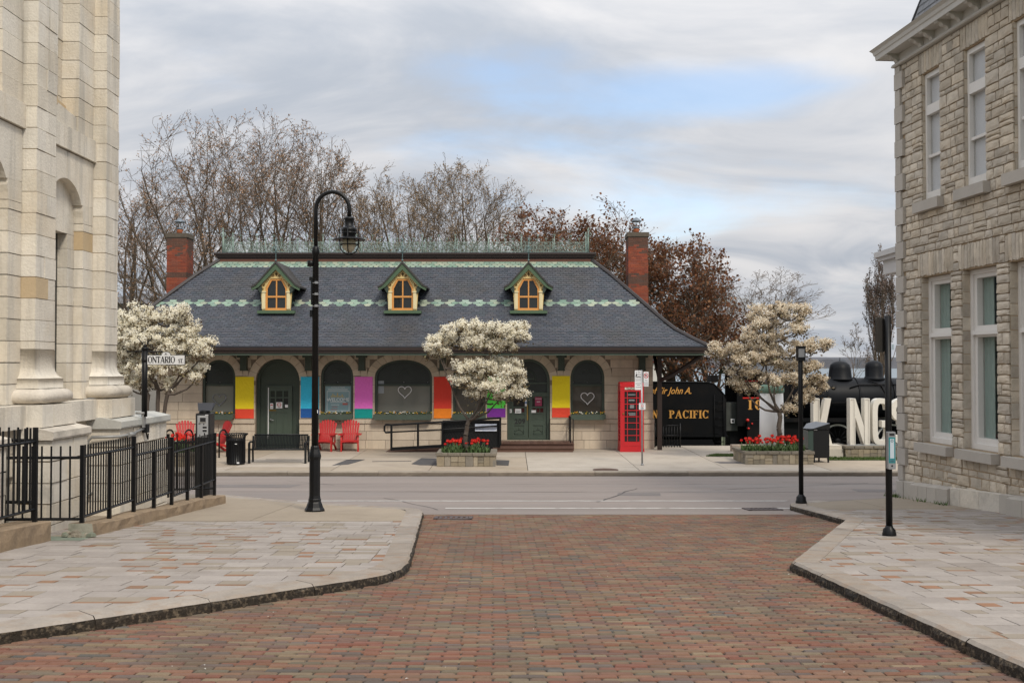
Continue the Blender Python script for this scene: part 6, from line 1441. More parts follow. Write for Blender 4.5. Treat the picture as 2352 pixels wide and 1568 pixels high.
# ---- red slatted chairs
REDP = M('red_chair_plastic', (0.45, 0.022, 0.022), .45, .05, 3)
def make_chair(label):
    t = thing('garden_chair', label, 'chair', (0, 0, 0), group='red garden chairs along the station wall')
    for i in range(7):       # fan of back slats
        a = (i - 3) * .045; x0 = (i - 3) * .062; hh = .66 + .10 * math.cos((i - 3) * .45) - (.03 if abs(i - 3) == 3 else 0); q = MB(); x1 = x0 + math.sin(a) * hh
        q.add([(x0 - .028, .30, .28), (x0 + .028, .30, .28), (x1 + .038, .52, .28 + hh * .97), (x1 + .02, .525, .30 + hh), (x1 - .02, .525, .30 + hh), (x1 - .038, .52, .28 + hh * .97)], [(0, 1, 2, 3, 4, 5)])
        q.add([(x0 - .028, .32, .28), (x0 + .028, .32, .28), (x1 + .038, .54, .28 + hh * .97), (x1 + .02, .545, .30 + hh), (x1 - .02, .545, .30 + hh), (x1 - .038, .54, .28 + hh * .97)], [(5, 4, 3, 2, 1, 0)]); q.build('back_slat', REDP, t)
    for i in range(5):
        y = -.18 + i * .1; q = MB(); z = .40 - i * .028; q.hexa([(-.26, y, z - .022), (.26, y, z - .022), (.26, y + .09, z - .045), (-.26, y + .09, z - .045), (-.26, y, z), (.26, y, z), (.26, y + .09, z - .022), (-.26, y + .09, z - .022)]); q.build('seat_slat', REDP, t)
    q = MB(); q.prism(Fr((0, -.19), (1, 0), (0, -1)), [(-.28, .40), (-.28, .31)] + [(-.28 + .56 * k / 8, .31 + .03 * math.sin(math.pi * k / 8)) for k in range(1, 8)] + [(.28, .31), (.28, .40)], -.02, .0); q.build('apron', REDP, t)
    for s in (-1, 1):
        q = MB(); q.prism(Fr((s * .285, 0), (0, 1), (1, 0)), [(-.20, .0), (-.12, .0), (-.10, .35), (-.08, .42), (-.12, .52), (-.06, .57), (-.24, .57), (-.20, .5), (-.23, .4)], -.025, .025); q.build('leg', REDP, t)
        q = MB(); q.prism(Fr((s * .27, 0), (0, 1), (1, 0)), [(-.18, .32), (-.18, .40), (.30, .27), (.62, .05), (.62, .0), (.54, .0), (.3, .18)], -.02, .02); q.build('leg', REDP, t)
        q = MB(); q.box(s * .31 - .085, s * .31 + .085, -.27, .38, .57, .595); q.build('armrest', REDP, t)
        q = MB(); q.box(s * .27 - .02, s * .27 + .02, .38, .44, .25, .60); q.build('support', REDP, t)
    q = MB(); q.box(-.33, .33, .40, .43, .555, .60); q.build('support', REDP, t)
    return t
p = gp(751, 1034); ch0 = make_chair('red slatted garden chair just right of the lamp post'); ch0.location = (p[0] - .03, 35.45, 0); WL[ch0.name] = tuple(ch0.location)
ch0.rotation_euler = (0, 0, R(-4))
for x, rz, lab in ((803, 6, 'red slatted garden chair on the right of the pair by the poster window'), (438, 25, 'red slatted garden chair behind the railing, left of the pay machine'), (497, -48, 'red slatted garden chair turned sideways behind the end of the railing')):
    p = at(x, 1034, 35.4); copy_tree(ch0, (p[0], 35.45 if x > 700 else 35.0, 0), R(rz), lab)

# ---- planters with tulips
PSTONE = M('planter_stone', [(0.24, 0.205, 0.145), (0.30, 0.25, 0.175), (0.19, 0.17, 0.135), (0.33, 0.28, 0.20), (0.22, 0.20, 0.17)], .9, .15, 5, .6, 30, jit=.12)
PCAP = M('planter_cap', [(0.17, 0.15, 0.12), (0.21, 0.185, 0.145)], .9, .15, 5, .5, 30, jit=.08)
SOIL = M('soil', (0.035, 0.026, 0.02), .95, .2, 8)
TULR = M('tulip_red', [(0.60, 0.015, 0.012), (0.66, 0.03, 0.012), (0.52, 0.01, 0.012)], .5, .05, 5)
TLEAF = M('tulip_leaf', [(0.07, 0.125, 0.04), (0.095, 0.155, 0.05), (0.055, 0.10, 0.035)], .6, .08, 5)
def stone_box(nm, label, cat, x0, x1, y0, y1, z1, seed, group=None, tall=2, z0=0.0):
    t = thing(nm, label, cat, ((x0 + x1) / 2, (y0 + y1) / 2, z0), group=group); r_ = random.Random(seed)
    q = MB(); q.box(x0 + .05, x1 - .05, y0 + .05, y1 - .05, z0 - .02, z1 - .09); q.build('core', SOIL, t)
    for F, L in ((Fr((x0, y0), (1, 0), (0, -1)), x1 - x0), (Fr((x1, y0), (0, 1), (1, 0)), y1 - y0), (Fr((x0, y1), (0, -1), (-1, 0)), y1 - y0)):
        u = 0
        while u < L - .01:
            k = r_.random(); ww = r_.uniform(.13, .24); ww = ww if L - u - ww > .1 else L - u; h = z1 - .09 - z0
            if k < .35: hs = [(0, h)]
            elif k < .8: m_ = h * r_.uniform(.4, .62); hs = [(0, m_), (m_, h)]
            else: hs = [(0, h * .34), (h * .34, h * .64), (h * .64, h)]
            for a, c_ in hs: stone_rect('stone', u, u + ww, z0 + a, z0 + c_, -.08, r_.uniform(-.008, .008), t, F, PSTONE, .004, .03)
            u += ww
        u = -.03; n = max(2, int(L / .3))
        for i in range(n):
            a, c_ = -.03 + (L + .06) * i / n, -.03 + (L + .06) * (i + 1) / n; stone_rect('cap_stone', a, c_, z1 - .09, z1, -.16, .03 + r_.uniform(-.006, .006), t, F, PCAP, .004, .04)
    return t
def tulip_mesh(seed):
    r_ = random.Random(seed); q = MB(); h = r_.uniform(.24, .34); lean = (r_.uniform(-.05, .05), r_.uniform(-.05, .05)); top = (lean[0], lean[1], h)
    q.tube([(0, 0, 0), (lean[0] * .4, lean[1] * .4, h * .5), top], .006, 4, 1)
    for k in range(6):
        a = k * math.pi / 3; ca, sa = math.cos(a), math.sin(a); o = .033 if k % 2 else .027; f = r_.uniform(.8, 1.5)
        q.add([(top[0], top[1], h - .01), (top[0] + ca * o - sa * .022, top[1] + sa * o + ca * .022, h + .028), (top[0] + ca * o + sa * .022, top[1] + sa * o - ca * .022, h + .028), (top[0] + ca * o * .75 * f, top[1] + sa * o * .75 * f, h + .082)], [(0, 2, 1), (1, 2, 3)], 0)
    for k in range(3):
        a = r_.uniform(0, 6.28); ca, sa = math.cos(a), math.sin(a); l = r_.uniform(.1, .2)
        q.add([(-sa * .016, ca * .016, .0), (sa * .016, -ca * .016, 0), (ca * .05 + sa * .02, sa * .05 - ca * .02, l * .6), (ca * .05 - sa * .02, sa * .05 + ca * .02, l * .6), (ca * .12, sa * .12, l)], [(0, 1, 2, 3), (3, 2, 4)], 1)
    return q.mesh('tulip', [TULR, TLEAF])
TUL = [tulip_mesh(i) for i in range(9)]
TT = []
def tulips(clumps, zt, lab, seed, n):
    r_ = random.Random(seed); k = 0
    tot = sum(c[4] for c in clumps)
    for (cx_, cy_, rx_, ry_, wgt) in clumps:
        for i in range(int(n * wgt / tot)):
            a, d = r_.uniform(0, 6.28), math.sqrt(r_.random()); x, y = cx_ + rx_ * d * math.cos(a), cy_ + ry_ * d * math.sin(a); s = r_.uniform(.9, 1.3)
            o = bpy.data.objects.new('tulip', TUL[r_.randrange(9)]); C.objects.link(o); o.location = (x, y, zt); o.rotation_euler = (0, 0, r_.uniform(0, 6.28)); o.scale = (s * 1.15, s * 1.15, s); o['label'] = lab; o['category'] = 'tulip'; o['group'] = lab.replace('red tulip among those', 'red tulips'); TT.append(o)
def leaf_mass(clumps, zt, seed, n, label):
    r_ = random.Random(seed); q = MB()
    for i in range(n):
        c = r_.choice(clumps); a, d = r_.uniform(0, 6.28), math.sqrt(r_.random()) * 1.1; x, y = c[0] + c[2] * d * math.cos(a), c[1] + c[3] * d * math.sin(a); b_ = r_.uniform(0, 6.28); ca, sa = math.cos(b_), math.sin(b_); l = r_.uniform(.10, .24); o = r_.uniform(.03, .12)
        q.add([(x - sa * .014, y + ca * .014, zt), (x + sa * .014, y - ca * .014, zt), (x + ca * o * .5 + sa * .018, y + sa * o * .5 - ca * .018, zt + l * .65), (x + ca * o * .5 - sa * .018, y + sa * o * .5 + ca * .018, zt + l * .65), (x + ca * o, y + sa * o, zt + l)], [(0, 1, 2, 3), (3, 2, 4)])
    q.build('tulip_leaves', TLEAF, kind='stuff', label=label)
# middle planter
a, c_ = gp(1003, 1071), gp(1138, 1071); Yp = a[1]; PX0, PX1 = a[0], c_[0]
zp = at(1070, 1040, Yp)[2]
stone_box('stone_planter', 'low stone planter of red tulips before the station ramp', 'planter', PX0, PX1, Yp, Yp + 1.55, zp, 1, 'stone planters on the far pavement')
cl = [(PX0 + .42, Yp + .5, .28, .35, 3), (PX0 + 1.20, Yp + .5, .30, .35, 3.2), (PX0 + .75, Yp + .9, .5, .3, 1.5)]
tulips(cl, zp - .06, 'red tulip among those in the planter before the ramp', 3, 48); leaf_mass(cl, zp - .06, 5, 900, 'tulip leaves filling the planter before the ramp')
# right planter
a, c_ = gp(1712, 1066), gp(1863, 1064); Yq = a[1]; QX0, QX1 = a[0], c_[0]; zp2 = at(1780, 1036, Yq)[2]
stone_box('stone_planter', 'low stone planter of red tulips in front of the white letters', 'planter', QX0, QX1, Yq, Yq + 1.7, zp2, 2, 'stone planters on the far pavement')
cl2 = [(QX0 + .42, Yq + .5, .40, .38, 3), (QX0 + 1.25, Yq + .5, .42, .38, 3.2), (QX0 + 1.7, Yq + .6, .2, .35, 1.2)]
tulips(cl2, zp2 - .06, 'red tulip among those in the planter before the white letters', 4, 84); leaf_mass(cl2, zp2 - .06, 6, 1200, 'tulip leaves filling the planter before the white letters')
# left planter, behind the railing
LXp = at(365, 1060, Yp)[0]
stone_box('stone_planter', 'low stone planter of red tulips mostly hidden behind the railing', 'planter', LXp - .9, LXp + .9, Yp, Yp + 1.55, zp, 3, 'stone planters on the far pavement')
cl3 = [(LXp + .45, Yp + .6, .4, .5, 3), (LXp - .45, Yp + .6, .4, .5, 2)]
tulips(cl3, zp + .04, 'red tulip among those in the planter behind the railing', 5, 60); leaf_mass(cl3, zp - .06, 7, 500, 'tulip leaves in the planter behind the railing')

# ---- phone booth
Yb = 35.2; a, c_ = at(1425, 1036, Yb)[0], at(1479, 1036, Yb)[0]; BW_ = c_ - a; xc = (a + c_) / 2; zq = lambda y: at(1450, y, Yb)[2]
BRED = M('booth_red', (0.50, 0.018, 0.024), .4, .05, 3, .03, 20)
t = thing('phone_booth', 'red telephone booth with a domed roof against the station wall', 'phone booth', (xc, Yb + .4, 0)); F = Fr((xc, Yb), (1, 0), (0, -1)); hw = BW_ / 2
FB = [F, Fr((xc - hw, Yb + .8), (0, -1), (-1, 0)), Fr((xc + hw, Yb), (0, 1), (1, 0))]
q = MB(); q.box(xc - hw - .012, xc + hw + .012, Yb - .012, Yb + .812, 0, .12); q.box(xc - hw, xc + hw, Yb, Yb + .8, .12, .16)
for x in (xc - hw, xc + hw - .07):
    for y in (Yb, Yb + .73): q.box(x, x + .07, y, y + .07, .16, zq(895))
q.box(xc - hw + .07, xc + hw - .07, Yb + .72, Yb + .8, .16, zq(895)); q.build('frame', BRED, t)
ztop = zq(877); ze = zq(895)
q = MB()
q.box(xc - hw, xc + hw, Yb, Yb + .8, ze, zq(887)); q.box(xc - hw - .012, xc + hw + .012, Yb - .012, Yb + .812, zq(888), zq(886))
n = 10; dome = [(hw * math.cos(math.pi * i / n), zq(886) + (ztop - zq(886)) * math.sin(math.pi * i / n) ** .8) for i in range(n + 1)]
q.prism(F, dome, -.8, 0); q.prism(Fr((xc - hw + .002, Yb + .4), (0, -1), (-1, 0)), [(u * .4 / hw, z) for u, z in dome], -(2 * hw) + .004, 0); q.build('roof', BRED, t)
q = MB(); q.fbox(F, -hw * .62, hw * .62, .0, .012, zq(894.5), zq(889.5)); q.build('sign_panel', M('cream_sign', (0.60, 0.57, 0.48), .5, .04, 4), t)
text('lettering', 'TELEPHONE', .085, (xc, Yb - .016, zq(894)), M('grey_ink2', (0.06, 0.06, 0.06), .6, 0), t, align='CENTER', sx=.86)
q = MB(); q.lathe([(.035, 0), (.03, .01), (0, .012)], (xc, Yb, zq(884)), 8, axis=(0, -1, 0)); q.build('crown_badge', BRED, t)
GB = glass('booth_glass', (0.02, 0.02, 0.022), .03)
zA, zB = zq(1014), zq(899); dh = (zB - zA) / 8
for k, Fq in enumerate(FB):
    L = hw if k == 0 else .4; o = 0 if k == 0 else .4; U0, U1 = (-hw + .07, hw - .07) if k == 0 else (.07, .73)
    q = MB(); q.ringprism(Fq, [(U0, .16), (U1, .16), (U1, ze), (U0, ze)], [(U0 + .075, zA), (U1 - .075, zA), (U1 - .075, zB), (U0 + .075, zB)], -.05, -.008); 
    for i in range(1, 8): q.fbox(Fq, U0 + .075, U1 - .075, -.04, -.012, zA + i * dh - .012, zA + i * dh + .012)
    for u in (U0 + .075 + .10, U1 - .075 - .10): q.fbox(Fq, u - .011, u + .011, -.041, -.013, zA, zB)
    if k == 0: q.fbox(Fq, U0 + .04, U1 - .04, -.02, .0, .20, zA - .06)
    d_ = q.build('door' if k == 0 else 'side_panel', BRED, t)
    cols = [U0 + .075, U0 + .175, U1 - .175, U1 - .075]
    for i in range(8):
        for j in range(3):
            if k > 0 and j != 1: continue
            a_, b_ = (cols[j], cols[j + 1]) if k == 0 else (cols[0], cols[3]); q = MB(); q.fbox(Fq, a_ + .009, b_ - .009, -.035, -.03, zA + i * dh + .012, zA + (i + 1) * dh - .012); q.build('pane', GB, d_)
    if k == 0:
        q = MB(); q.lathe([(.03, 0), (.03, .02), (.015, .03)], Fq.p(U0 + .035, -.008, zA + 4.45 * dh), 8, axis=(0, -1, 0)); q.build('handle', M('brass', (0.3, 0.2, 0.06)), d_)
q = MB()
for u0, u1, i, f0, f1 in ((-.15, .12, 7.35, .0, .10), (-.10, .05, 6.2, 0, .12), (-.06, .06, 5.2, 0, .35), (-.12, .10, 6.6, 0, .05), (-.12, .14, 4.3, 0, .05), (-.08, .1, 4.6, 0, .05)): q.fbox(F, u0, u1, -.055, -.050, zA + i * dh, zA + i * dh + f1)
q2 = MB()
for u0, u1, i, f1 in ((-.14, .12, 7.42, .035), (-.11, .09, 6.5, .05), (-.07, .07, 5.35, .13), (-.13, .12, 4.45, .03), (-.10, .12, 4.2, .04)): q2.fbox(F, u0, u1, -.029, -.026, zA + i * dh, zA + i * dh + f1)
q2.build('notice', M('booth_notice', (0.20, 0.21, 0.22), .5, .2, 20), t)

# ---- parking sign pole
p = gp(1475, 1068); X_, Y_ = p[0], p[1]; zq = lambda y: at(1475, y, Y_ - .04)[2]; ux_ = lambda x: at(x, 900, Y_ - .04)[0]
t = thing('sign_pole', 'thin grey pole with white parking signs in front of the red booth', 'sign pole', (X_, Y_, 0))
q = MB(); q.tube([(X_, Y_, 0), (X_ - .01, Y_, zq(850))], .026, 8); q.lathe([(.045, 0), (.04, .04)], (X_, Y_, 0), 8); q.build('pole', STEEL, t)
MRED = M('sign_red', (0.50, 0.035, 0.035), .5, 0)
F = Fr((X_, Y_ - .04), (1, .0), (0, -1)); k0 = X_
F1 = Fr((ux_(1458), Y_ - .05), (.97, .22), (.22, -.97)); W1 = ux_(1475.5) - ux_(1458)
q = MB(); q.prism(F1, rrect(0, W1, zq(895), zq(850.5), .02), 0, .006); s1 = q.build('sign', WHITE, t)
ang1 = math.atan2(.22, .97)
INK2 = M('sign_grey', (0.13, 0.14, 0.16), .6, 0)
text('lettering', 'Pay &', .062, F1.p(W1 * .40, .008, zq(855.5)), INK, s1, rot=(math.pi / 2, 0, ang1), ext=.001); text('lettering', 'Display', .058, F1.p(W1 * .36, .008, zq(860.5)), INK, s1, rot=(math.pi / 2, 0, ang1), ext=.001)
text('lettering', 'Parking', .082, F1.p(W1 * .08, .008, zq(867)), INK, s1, rot=(math.pi / 2, 0, ang1), ext=.001, sx=.82, off=.002)
q = MB(); q.fbox(F1, .01, W1 - .01, .006, .008, zq(870.5), zq(869.8)); 
for y, a_, b_ in ((873, .08, .9), (879.5, .1, .92), (883.5, .25, .75), (888.5, .12, .9)): q.fbox(F1, W1 * a_, W1 * b_, .006, .008, zq(y + 1.2), zq(y)); 
q.build('print', INK2, s1)
q = MB(); q.lathe([(0, 0), (.03, .0), (.03, .004)], F1.p(W1 * .2, .006, zq(861)), 8, axis=(0, -1, 0)); q.fbox(F1, W1 * .17, W1 * .23, .006, .009, zq(860), zq(853)); q.build('symbol', INK, s1)
F2_ = Fr((ux_(1478.5), Y_ - .02), (.985, -.17), (-.17, -.985)); W2 = ux_(1490) - ux_(1478.5)
q = MB(); q.prism(F2_, rrect(0, W2, zq(887), zq(853.5), .015), 0, .006); s2 = q.build('sign', WHITE, t)
ang2 = math.atan2(-.17, .985)
q = MB(); c0 = zq(862.5); q.ringprism(F2_, arc(W2 / 2, c0, .066, .080, 0, 2 * math.pi, 18)[:-1], arc(W2 / 2, c0, .050, .062, 0, 2 * math.pi, 18)[:-1], .006, .009); q.prism(F2_, [(W2 / 2 - .052, c0 + .038), (W2 / 2 - .038, c0 + .052), (W2 / 2 + .052, c0 - .038), (W2 / 2 + .038, c0 - .052)], .006, .0085); q.build('symbol', MRED, s2)
text('lettering', 'R', .11, F2_.p(W2 / 2, .008, c0 - .038), INK, s2, rot=(math.pi / 2, 0, ang2), ext=.0005, align='CENTER')
for y, s_ in ((874.5, 'TOUR'), (879.5, 'TROLLEY'), (884, 'PARKING')): text('lettering', s_, .042, F2_.p(W2 / 2, .008, zq(y)), INK2, s2, rot=(math.pi / 2, 0, ang2), ext=.001, align='CENTER', sx=.8)
q = MB(); F3 = Fr((ux_(1467.5), Y_ - .035), (1, 0), (0, -1)); W3 = ux_(1482.5) - ux_(1467.5); q.prism(F3, rrect(0, W3, zq(940.5), zq(925), .02), 0, .006); s3 = q.build('sign', WHITE, t)
q = MB(); c0 = zq(931.5); q.ringprism(F3, arc(W3 / 2, c0, .042, .042, 0, 2 * math.pi, 14)[:-1], arc(W3 / 2, c0, .032, .032, 0, 2 * math.pi, 14)[:-1], .006, .009); q.fbox(F3, W3 / 2 - .03, W3 / 2 + .03, .006, .008, c0 - .006, c0 + .006); q.build('symbol', MRED, s3)
q = MB(); q.fbox(F3, W3 * .1, W3 * .9, .006, .008, zq(927), zq(926)); q.fbox(F3, W3 * .25, W3 * .75, .006, .008, zq(937), zq(935.8)); q.fbox(F3, W3 * .3, W3 * .7, .006, .008, zq(939), zq(938)); q.build('print', INK2, s3)

# ---- black waste bin with a sloping lid on the right
p = gp(1876, 1062); Y_ = p[1]; xq = lambda x: at(x, 1000, Y_)[0]; zq = lambda y: at(1876, y, Y_)[2]
t = thing('waste_bin', 'black public waste bin with a sloping lid and glazed left side beside the right planter', 'waste bin', (p[0], Y_ + .3, 0))
x0, x1, x2 = xq(1868), xq(1905), xq(1852); BK = M('bin_black', (0.009, 0.010, 0.011), .5, .06, 4, spec=.3)
q = MB(); q.box(x0, x1, Y_, Y_ + .62, .14, zq(986)); q.build('body', BK, t)
for x in (x0 + .03, x1 - .03, (x0 + x1) / 2 + .02):
    q = MB(); q.box(x - .02, x + .02, Y_ + (.0 if x != (x0 + x1) / 2 + .02 else .3), Y_ + .06 + (.0 if x != (x0 + x1) / 2 + .02 else .3), 0, .14); q.build('leg', BK, t)
q = MB(); q.prism(Fr((0, Y_ - .03), (1, 0), (0, -1)), [(x2 + .1, zq(988)), (x0, zq(986)), (x1 + .01, zq(985)), (x1 + .01, zq(972)), (x0 - .02, zq(984)), (x2, zq(984.5))], -.70, 0); q.build('lid', BK, t)
q = MB(); q.add([(x2 - .01, Y_ + .30, zq(984.5) - .0), (x0 - .02, Y_ - .05, zq(984)), (x1 + .012, Y_ - .04, zq(971.5)), (x1 - .22, Y_ + .66, zq(970)), (x2 + .2, Y_ + .66, zq(975))], [(0, 1, 2, 3, 4)]); q.build('lid_plate', M('worn_grey_metal', (0.15, 0.165, 0.19), .4, .1, 4, metal=.3), t)
q = MB(); q.fbox(Fr((x0, Y_ + .62), (0, -1), (-1, 0)), .0, .62, .0, xq(1868) - xq(1856), .36, zq(988)); q.build('side_glass', glass('green_side_glass', (0.05, 0.075, 0.065), .15), t)
q = MB(); q.fbox(Fr((x0, Y_), (1, 0), (0, -1)), .02, .12, .0, .005, zq(987.6), zq(986.4)); q.build('sticker', WHITE, t)
# ================================================================== THE LOCOMOTIVE AND THE PARK
rs = random.Random(3)
LOCO = M('locomotive_black', (0.0045, 0.005, 0.006), .5, .15, 1.5, .05, 20, spec=.14, stain=((0.014, 0.011, 0.009), .6, 1.2))
LOCOG = M('boiler_grey_black', (0.007, 0.008, 0.010), .5, .25, 1.2, .08, 15, spec=.16)
GOLD = M('gold_lettering', (0.62, 0.31, 0.07), .5, .06, 6)
WT = M('white_tyre', (0.62, 0.61, 0.58), .5, .08, 5)
ROD = M('rod_grey', (0.40, 0.41, 0.42), .4, .1, 6, metal=.3)
REDV = M('red_valve', (0.5, 0.02, 0.015), .4, .05, 4)
RZ = -1.0; YS = 44.0
TD = thing('tender', 'black locomotive tender with gold lettering behind the station corner', 'tender', (5.2, 45.2, RZ))
F = Fr((0, YS), (1, 0), (0, -1)); tx = lambda x: at(x, 900, YS)[0]; tz = lambda y: at(1176, y, YS)[2]
xr = tx(1668); q = MB(); top = tz(877.7)
prof_ = [(1.0, tz(1000)), (xr, tz(1000)), (xr, tz(912)), (tx(1662), tz(903)), (tx(1655), tz(896)), (tx(1648), tz(888)), (tx(1640), tz(881.5)), (tx(1627), top), (1.0, top)]
q.prism(F, prof_, -2.6, 0); q.build('tank', LOCO, TD)
q = MB(); q.tube([(1.0, YS - .01, top), (tx(1627), YS - .01, top), (tx(1640), YS - .01, tz(881.5)), (tx(1655), YS - .01, tz(896)), (xr, YS - .01, tz(912))], .03, 6); q.fbox(F, 1.0, xr + .05, -2.7, .06, tz(1003), tz(998)); q.fbox(F, 1.0, xr, 0, .012, tz(938), tz(937.2)); q.build('trim', LOCO, TD)
for cx_ in (2.6, 4.2, 6.4, 8.3):
    q = MB(); q.lathe([(.42, 0), (.42, .1), (.36, .12), (.08, .12)], (cx_, YS + .25, RZ + .42), 18, axis=(0, -1, 0)); q.build('wheel', LOCO, TD)
for cx_ in (3.4, 7.35):
    q = MB(); q.fbox(F, cx_ - 1.2, cx_ + 1.2, -.15, .1, RZ + .50, RZ + .78); q.prism(F, [(cx_ - .7, RZ + .34)] + arc(cx_, RZ + .62, .7, .42, math.pi, 2 * math.pi, 8) + [(cx_ + .7, RZ + .5), (cx_ - .7, RZ + .5)], 0, .08)
    for dx_ in (-.8, .8): q.fbox(F, cx_ + dx_ - .14, cx_ + dx_ + .14, .0, .2, RZ + .28, RZ + .56)
    q.build('truck', LOCO, TD)
q = MB(); q.box(1.2, xr - .1, YS + .55, YS + 2.2, RZ + .12, tz(1003)); q.build('underframe', LOCO, TD)
q = MB()
for zz_ in (top - .06, tz(937.5), tz(1000) + .07):
    u_ = 3.4
    while u_ < tx(1625): q.lathe([(.016, 0), (.012, .010), (0, .014)], (u_, YS, zz_), 5, axis=(0, -1, 0)); u_ += .09
for uu_ in (tx(1520), tx(1590)):
    for k in range(22): q.lathe([(.016, 0), (.012, .010), (0, .014)], (uu_, YS, tz(1000) + .1 + k * .095), 5, axis=(0, -1, 0))
q.build('rivet', LOCO, TD, kind='stuff')
q = MB()
for uu_ in (xr - .52, xr - .12): q.tube([(uu_, YS - .08, RZ + .25), (uu_, YS - .08, tz(905))], .018, 5)
for k in range(7): q.tube([(xr - .52, YS - .08, RZ + .35 + k * .34), (xr - .12, YS - .08, RZ + .35 + k * .34)], .015, 5)
q.build('ladder', LOCO, TD)
serif_word('PACIFIC', .335, Fr((0, YS - .004), (1, 0), (0, -1)), tx(1537), tz(960), TD, .045, GOLD, .70, .006, .22, .09)
u = tx(1501) - .05
serif_word('N', .335, Fr((0, YS - .004), (1, 0), (0, -1)), tx(1511) - .24, tz(960), TD, .045, GOLD, .62, .006, .22, .09)
text('lettering', 'Spirit of Sir John A.', .40, (tx(1588), YS - .012, tz(904)), GOLD, TD, ext=.002, off=.006, shear=.38, align='RIGHT', sx=.83)
q = MB(); q.box(tx(1637), tx(1654), YS + .4, YS + 1.2, top, tz(862)); q.build('coal_bunker', LOCO, TD)
q = MB(); q.fbox(F, xr + .05, xr + .55, -1.4, -.3, tz(990), tz(925)); q.build('footplate', M('footplate_grey', (0.05, 0.055, 0.05), .6, .2, 3), TD)
q = MB(); q.fbox(F, tx(1681), tx(1690), -.25, -.24, tz(972), tz(962)); q.build('plate', WHITE, TD); q = MB(); q.fbox(F, tx(1683), tx(1688), -.24, -.235, tz(969.5), tz(965)); q.build('plate_mark', INK, TD)

LC = thing('locomotive', 'black steam locomotive with two domes standing beyond the white letters', 'locomotive', (14, 45, RZ))
YC = 45.0; bx0, bx1 = 11.6, 20.5; bz, br = 1.52, .88
q = MB(); q.lathe([(br + .04, bx0), (br, bx0 + 2.4), (br - .03, bx1), (br - .05, bx1)], (0, YC, bz), 32, axis=(1, 0, 0)); q.build('boiler', LOCOG, LC)
for xb_ in (12.3, 13.5, 14.9, 16.4, 17.9):
    q = MB(); q.lathe([(br + .02, 0), (br + .028, .02), (br + .02, .07)], (xb_, YC, bz), 32, axis=(1, 0, 0)); q.build('boiler_band', LOCOG, LC)
dx = lambda x: (x - 1176) / 2363.5 * YC
q = MB(); z0 = bz + br - .10; q.lathe([(.58, z0), (.54, z0 + .06), (.50, z0 + .12), (.455, z0 + .48), (.41, z0 + .66), (.27, z0 + .78), (.08, z0 + .83), (0, z0 + .83)], (dx(1929), YC, 0), 24); q.tube([(dx(1929), YC, z0 + .8), (dx(1929), YC, z0 + .98)], .015, 5); q.build('steam_dome', LOCOG, LC)
q = MB(); q.lathe([(.50, z0), (.42, z0 + .10), (.375, z0 + .16), (.375, z0 + .56), (.33, z0 + .72), (.2, z0 + .82), (0, z0 + .85)], (dx(2007), YC, 0), 24); q.build('sand_dome', LOCOG, LC)
q = MB(); q.tube([(dx(1985), YC - .5, bz + .80), (dx(2010), YC - .75, bz + .55), (dx(2022), YC - .92, bz - .1)], .03, 6); q.tube([(dx(1938), YC - .80, bz + .45), (dx(1960), YC - .72, bz + .58), (dx(2060), YC - .72, bz + .60)], .03, 6); q.tube([(11.8, YC - .95, bz - .2), (20, YC - .95, bz - .15)], .035, 6); q.lathe([(.10, 0), (.10, .03), (.06, .03)], (dx(1902), YC - .78, bz + .48), 12, axis=(0, -1, .5)); q.build('pipe', LOCO, LC)
q = MB(); q.box(bx0 - .2, bx1, YC - 1.45, YC - .75, .62, .68); q.box(bx0 - .2, bx1, YC - 1.46, YC - 1.44, .55, .72); q.build('running_board', LOCO, LC)
q = MB(); q.box(9.4, 20.5, YC - .6, YC + .5, RZ + .10, .55); q.box(10.0, 12.6, YC - 1.2, YC - .7, -.35, .6); q.build('frame', LOCO, LC)
for cx_ in (11.55, 13.87, 16.2):
    r = .72; yw = YC - 1.0
    q = MB(); q.lathe([(.13, 0), (.13, .12), (.05, .14)], (cx_, yw, RZ + r), 12, axis=(0, -1, 0))
    for k in range(14):
        a = k * 2 * math.pi / 14; q.tube([(cx_ + .1 * math.cos(a), yw - .05, RZ + r + .1 * math.sin(a)), (cx_ + .62 * math.cos(a), yw - .05, RZ + r + .62 * math.sin(a))], .028, 4)
    q.ringprism(Fr((cx_, yw), (1, 0), (0, -1)), arc(0, RZ + r, .66, .66, 0, 2 * math.pi, 32)[:-1], arc(0, RZ + r, .59, .59, 0, 2 * math.pi, 32)[:-1], -.04, .09); w_ = q.build('wheel', LOCO, LC)
    q = MB(); q.ringprism(Fr((cx_, yw), (1, 0), (0, -1)), arc(0, RZ + r, .72, .72, 0, 2 * math.pi, 36)[:-1], arc(0, RZ + r, .655, .655, 0, 2 * math.pi, 36)[:-1], -.06, .11); q.build('tyre', WT, w_)
q = MB(); yr = YC - 1.18
for a, c_, h in ((11.55, 13.87, .05), (13.87, 16.2, .05)): q.hexa([(a, yr, RZ + .50 - h), (c_, yr, RZ + .50 - h), (c_, yr + .06, RZ + .50 - h), (a, yr + .06, RZ + .50 - h), (a, yr, RZ + .50 + h), (c_, yr, RZ + .50 + h), (c_, yr + .06, RZ + .50 + h), (a, yr + .06, RZ + .50 + h)])
for cx_ in (11.55, 13.87, 16.2): q.lathe([(.12, 0), (.12, .1), (.06, .12)], (cx_, yr + .03, RZ + .50), 12, axis=(0, -1, 0))
q.hexa([(13.87, yr - .12, RZ + .44), (19, yr - .12, RZ + .72), (19, yr - .06, RZ + .72), (13.87, yr - .06, RZ + .44), (13.87, yr - .12, RZ + .56), (19, yr - .12, RZ + .82), (19, yr - .06, RZ + .82), (13.87, yr - .06, RZ + .56)]); q.build('side_rod', ROD, LC)
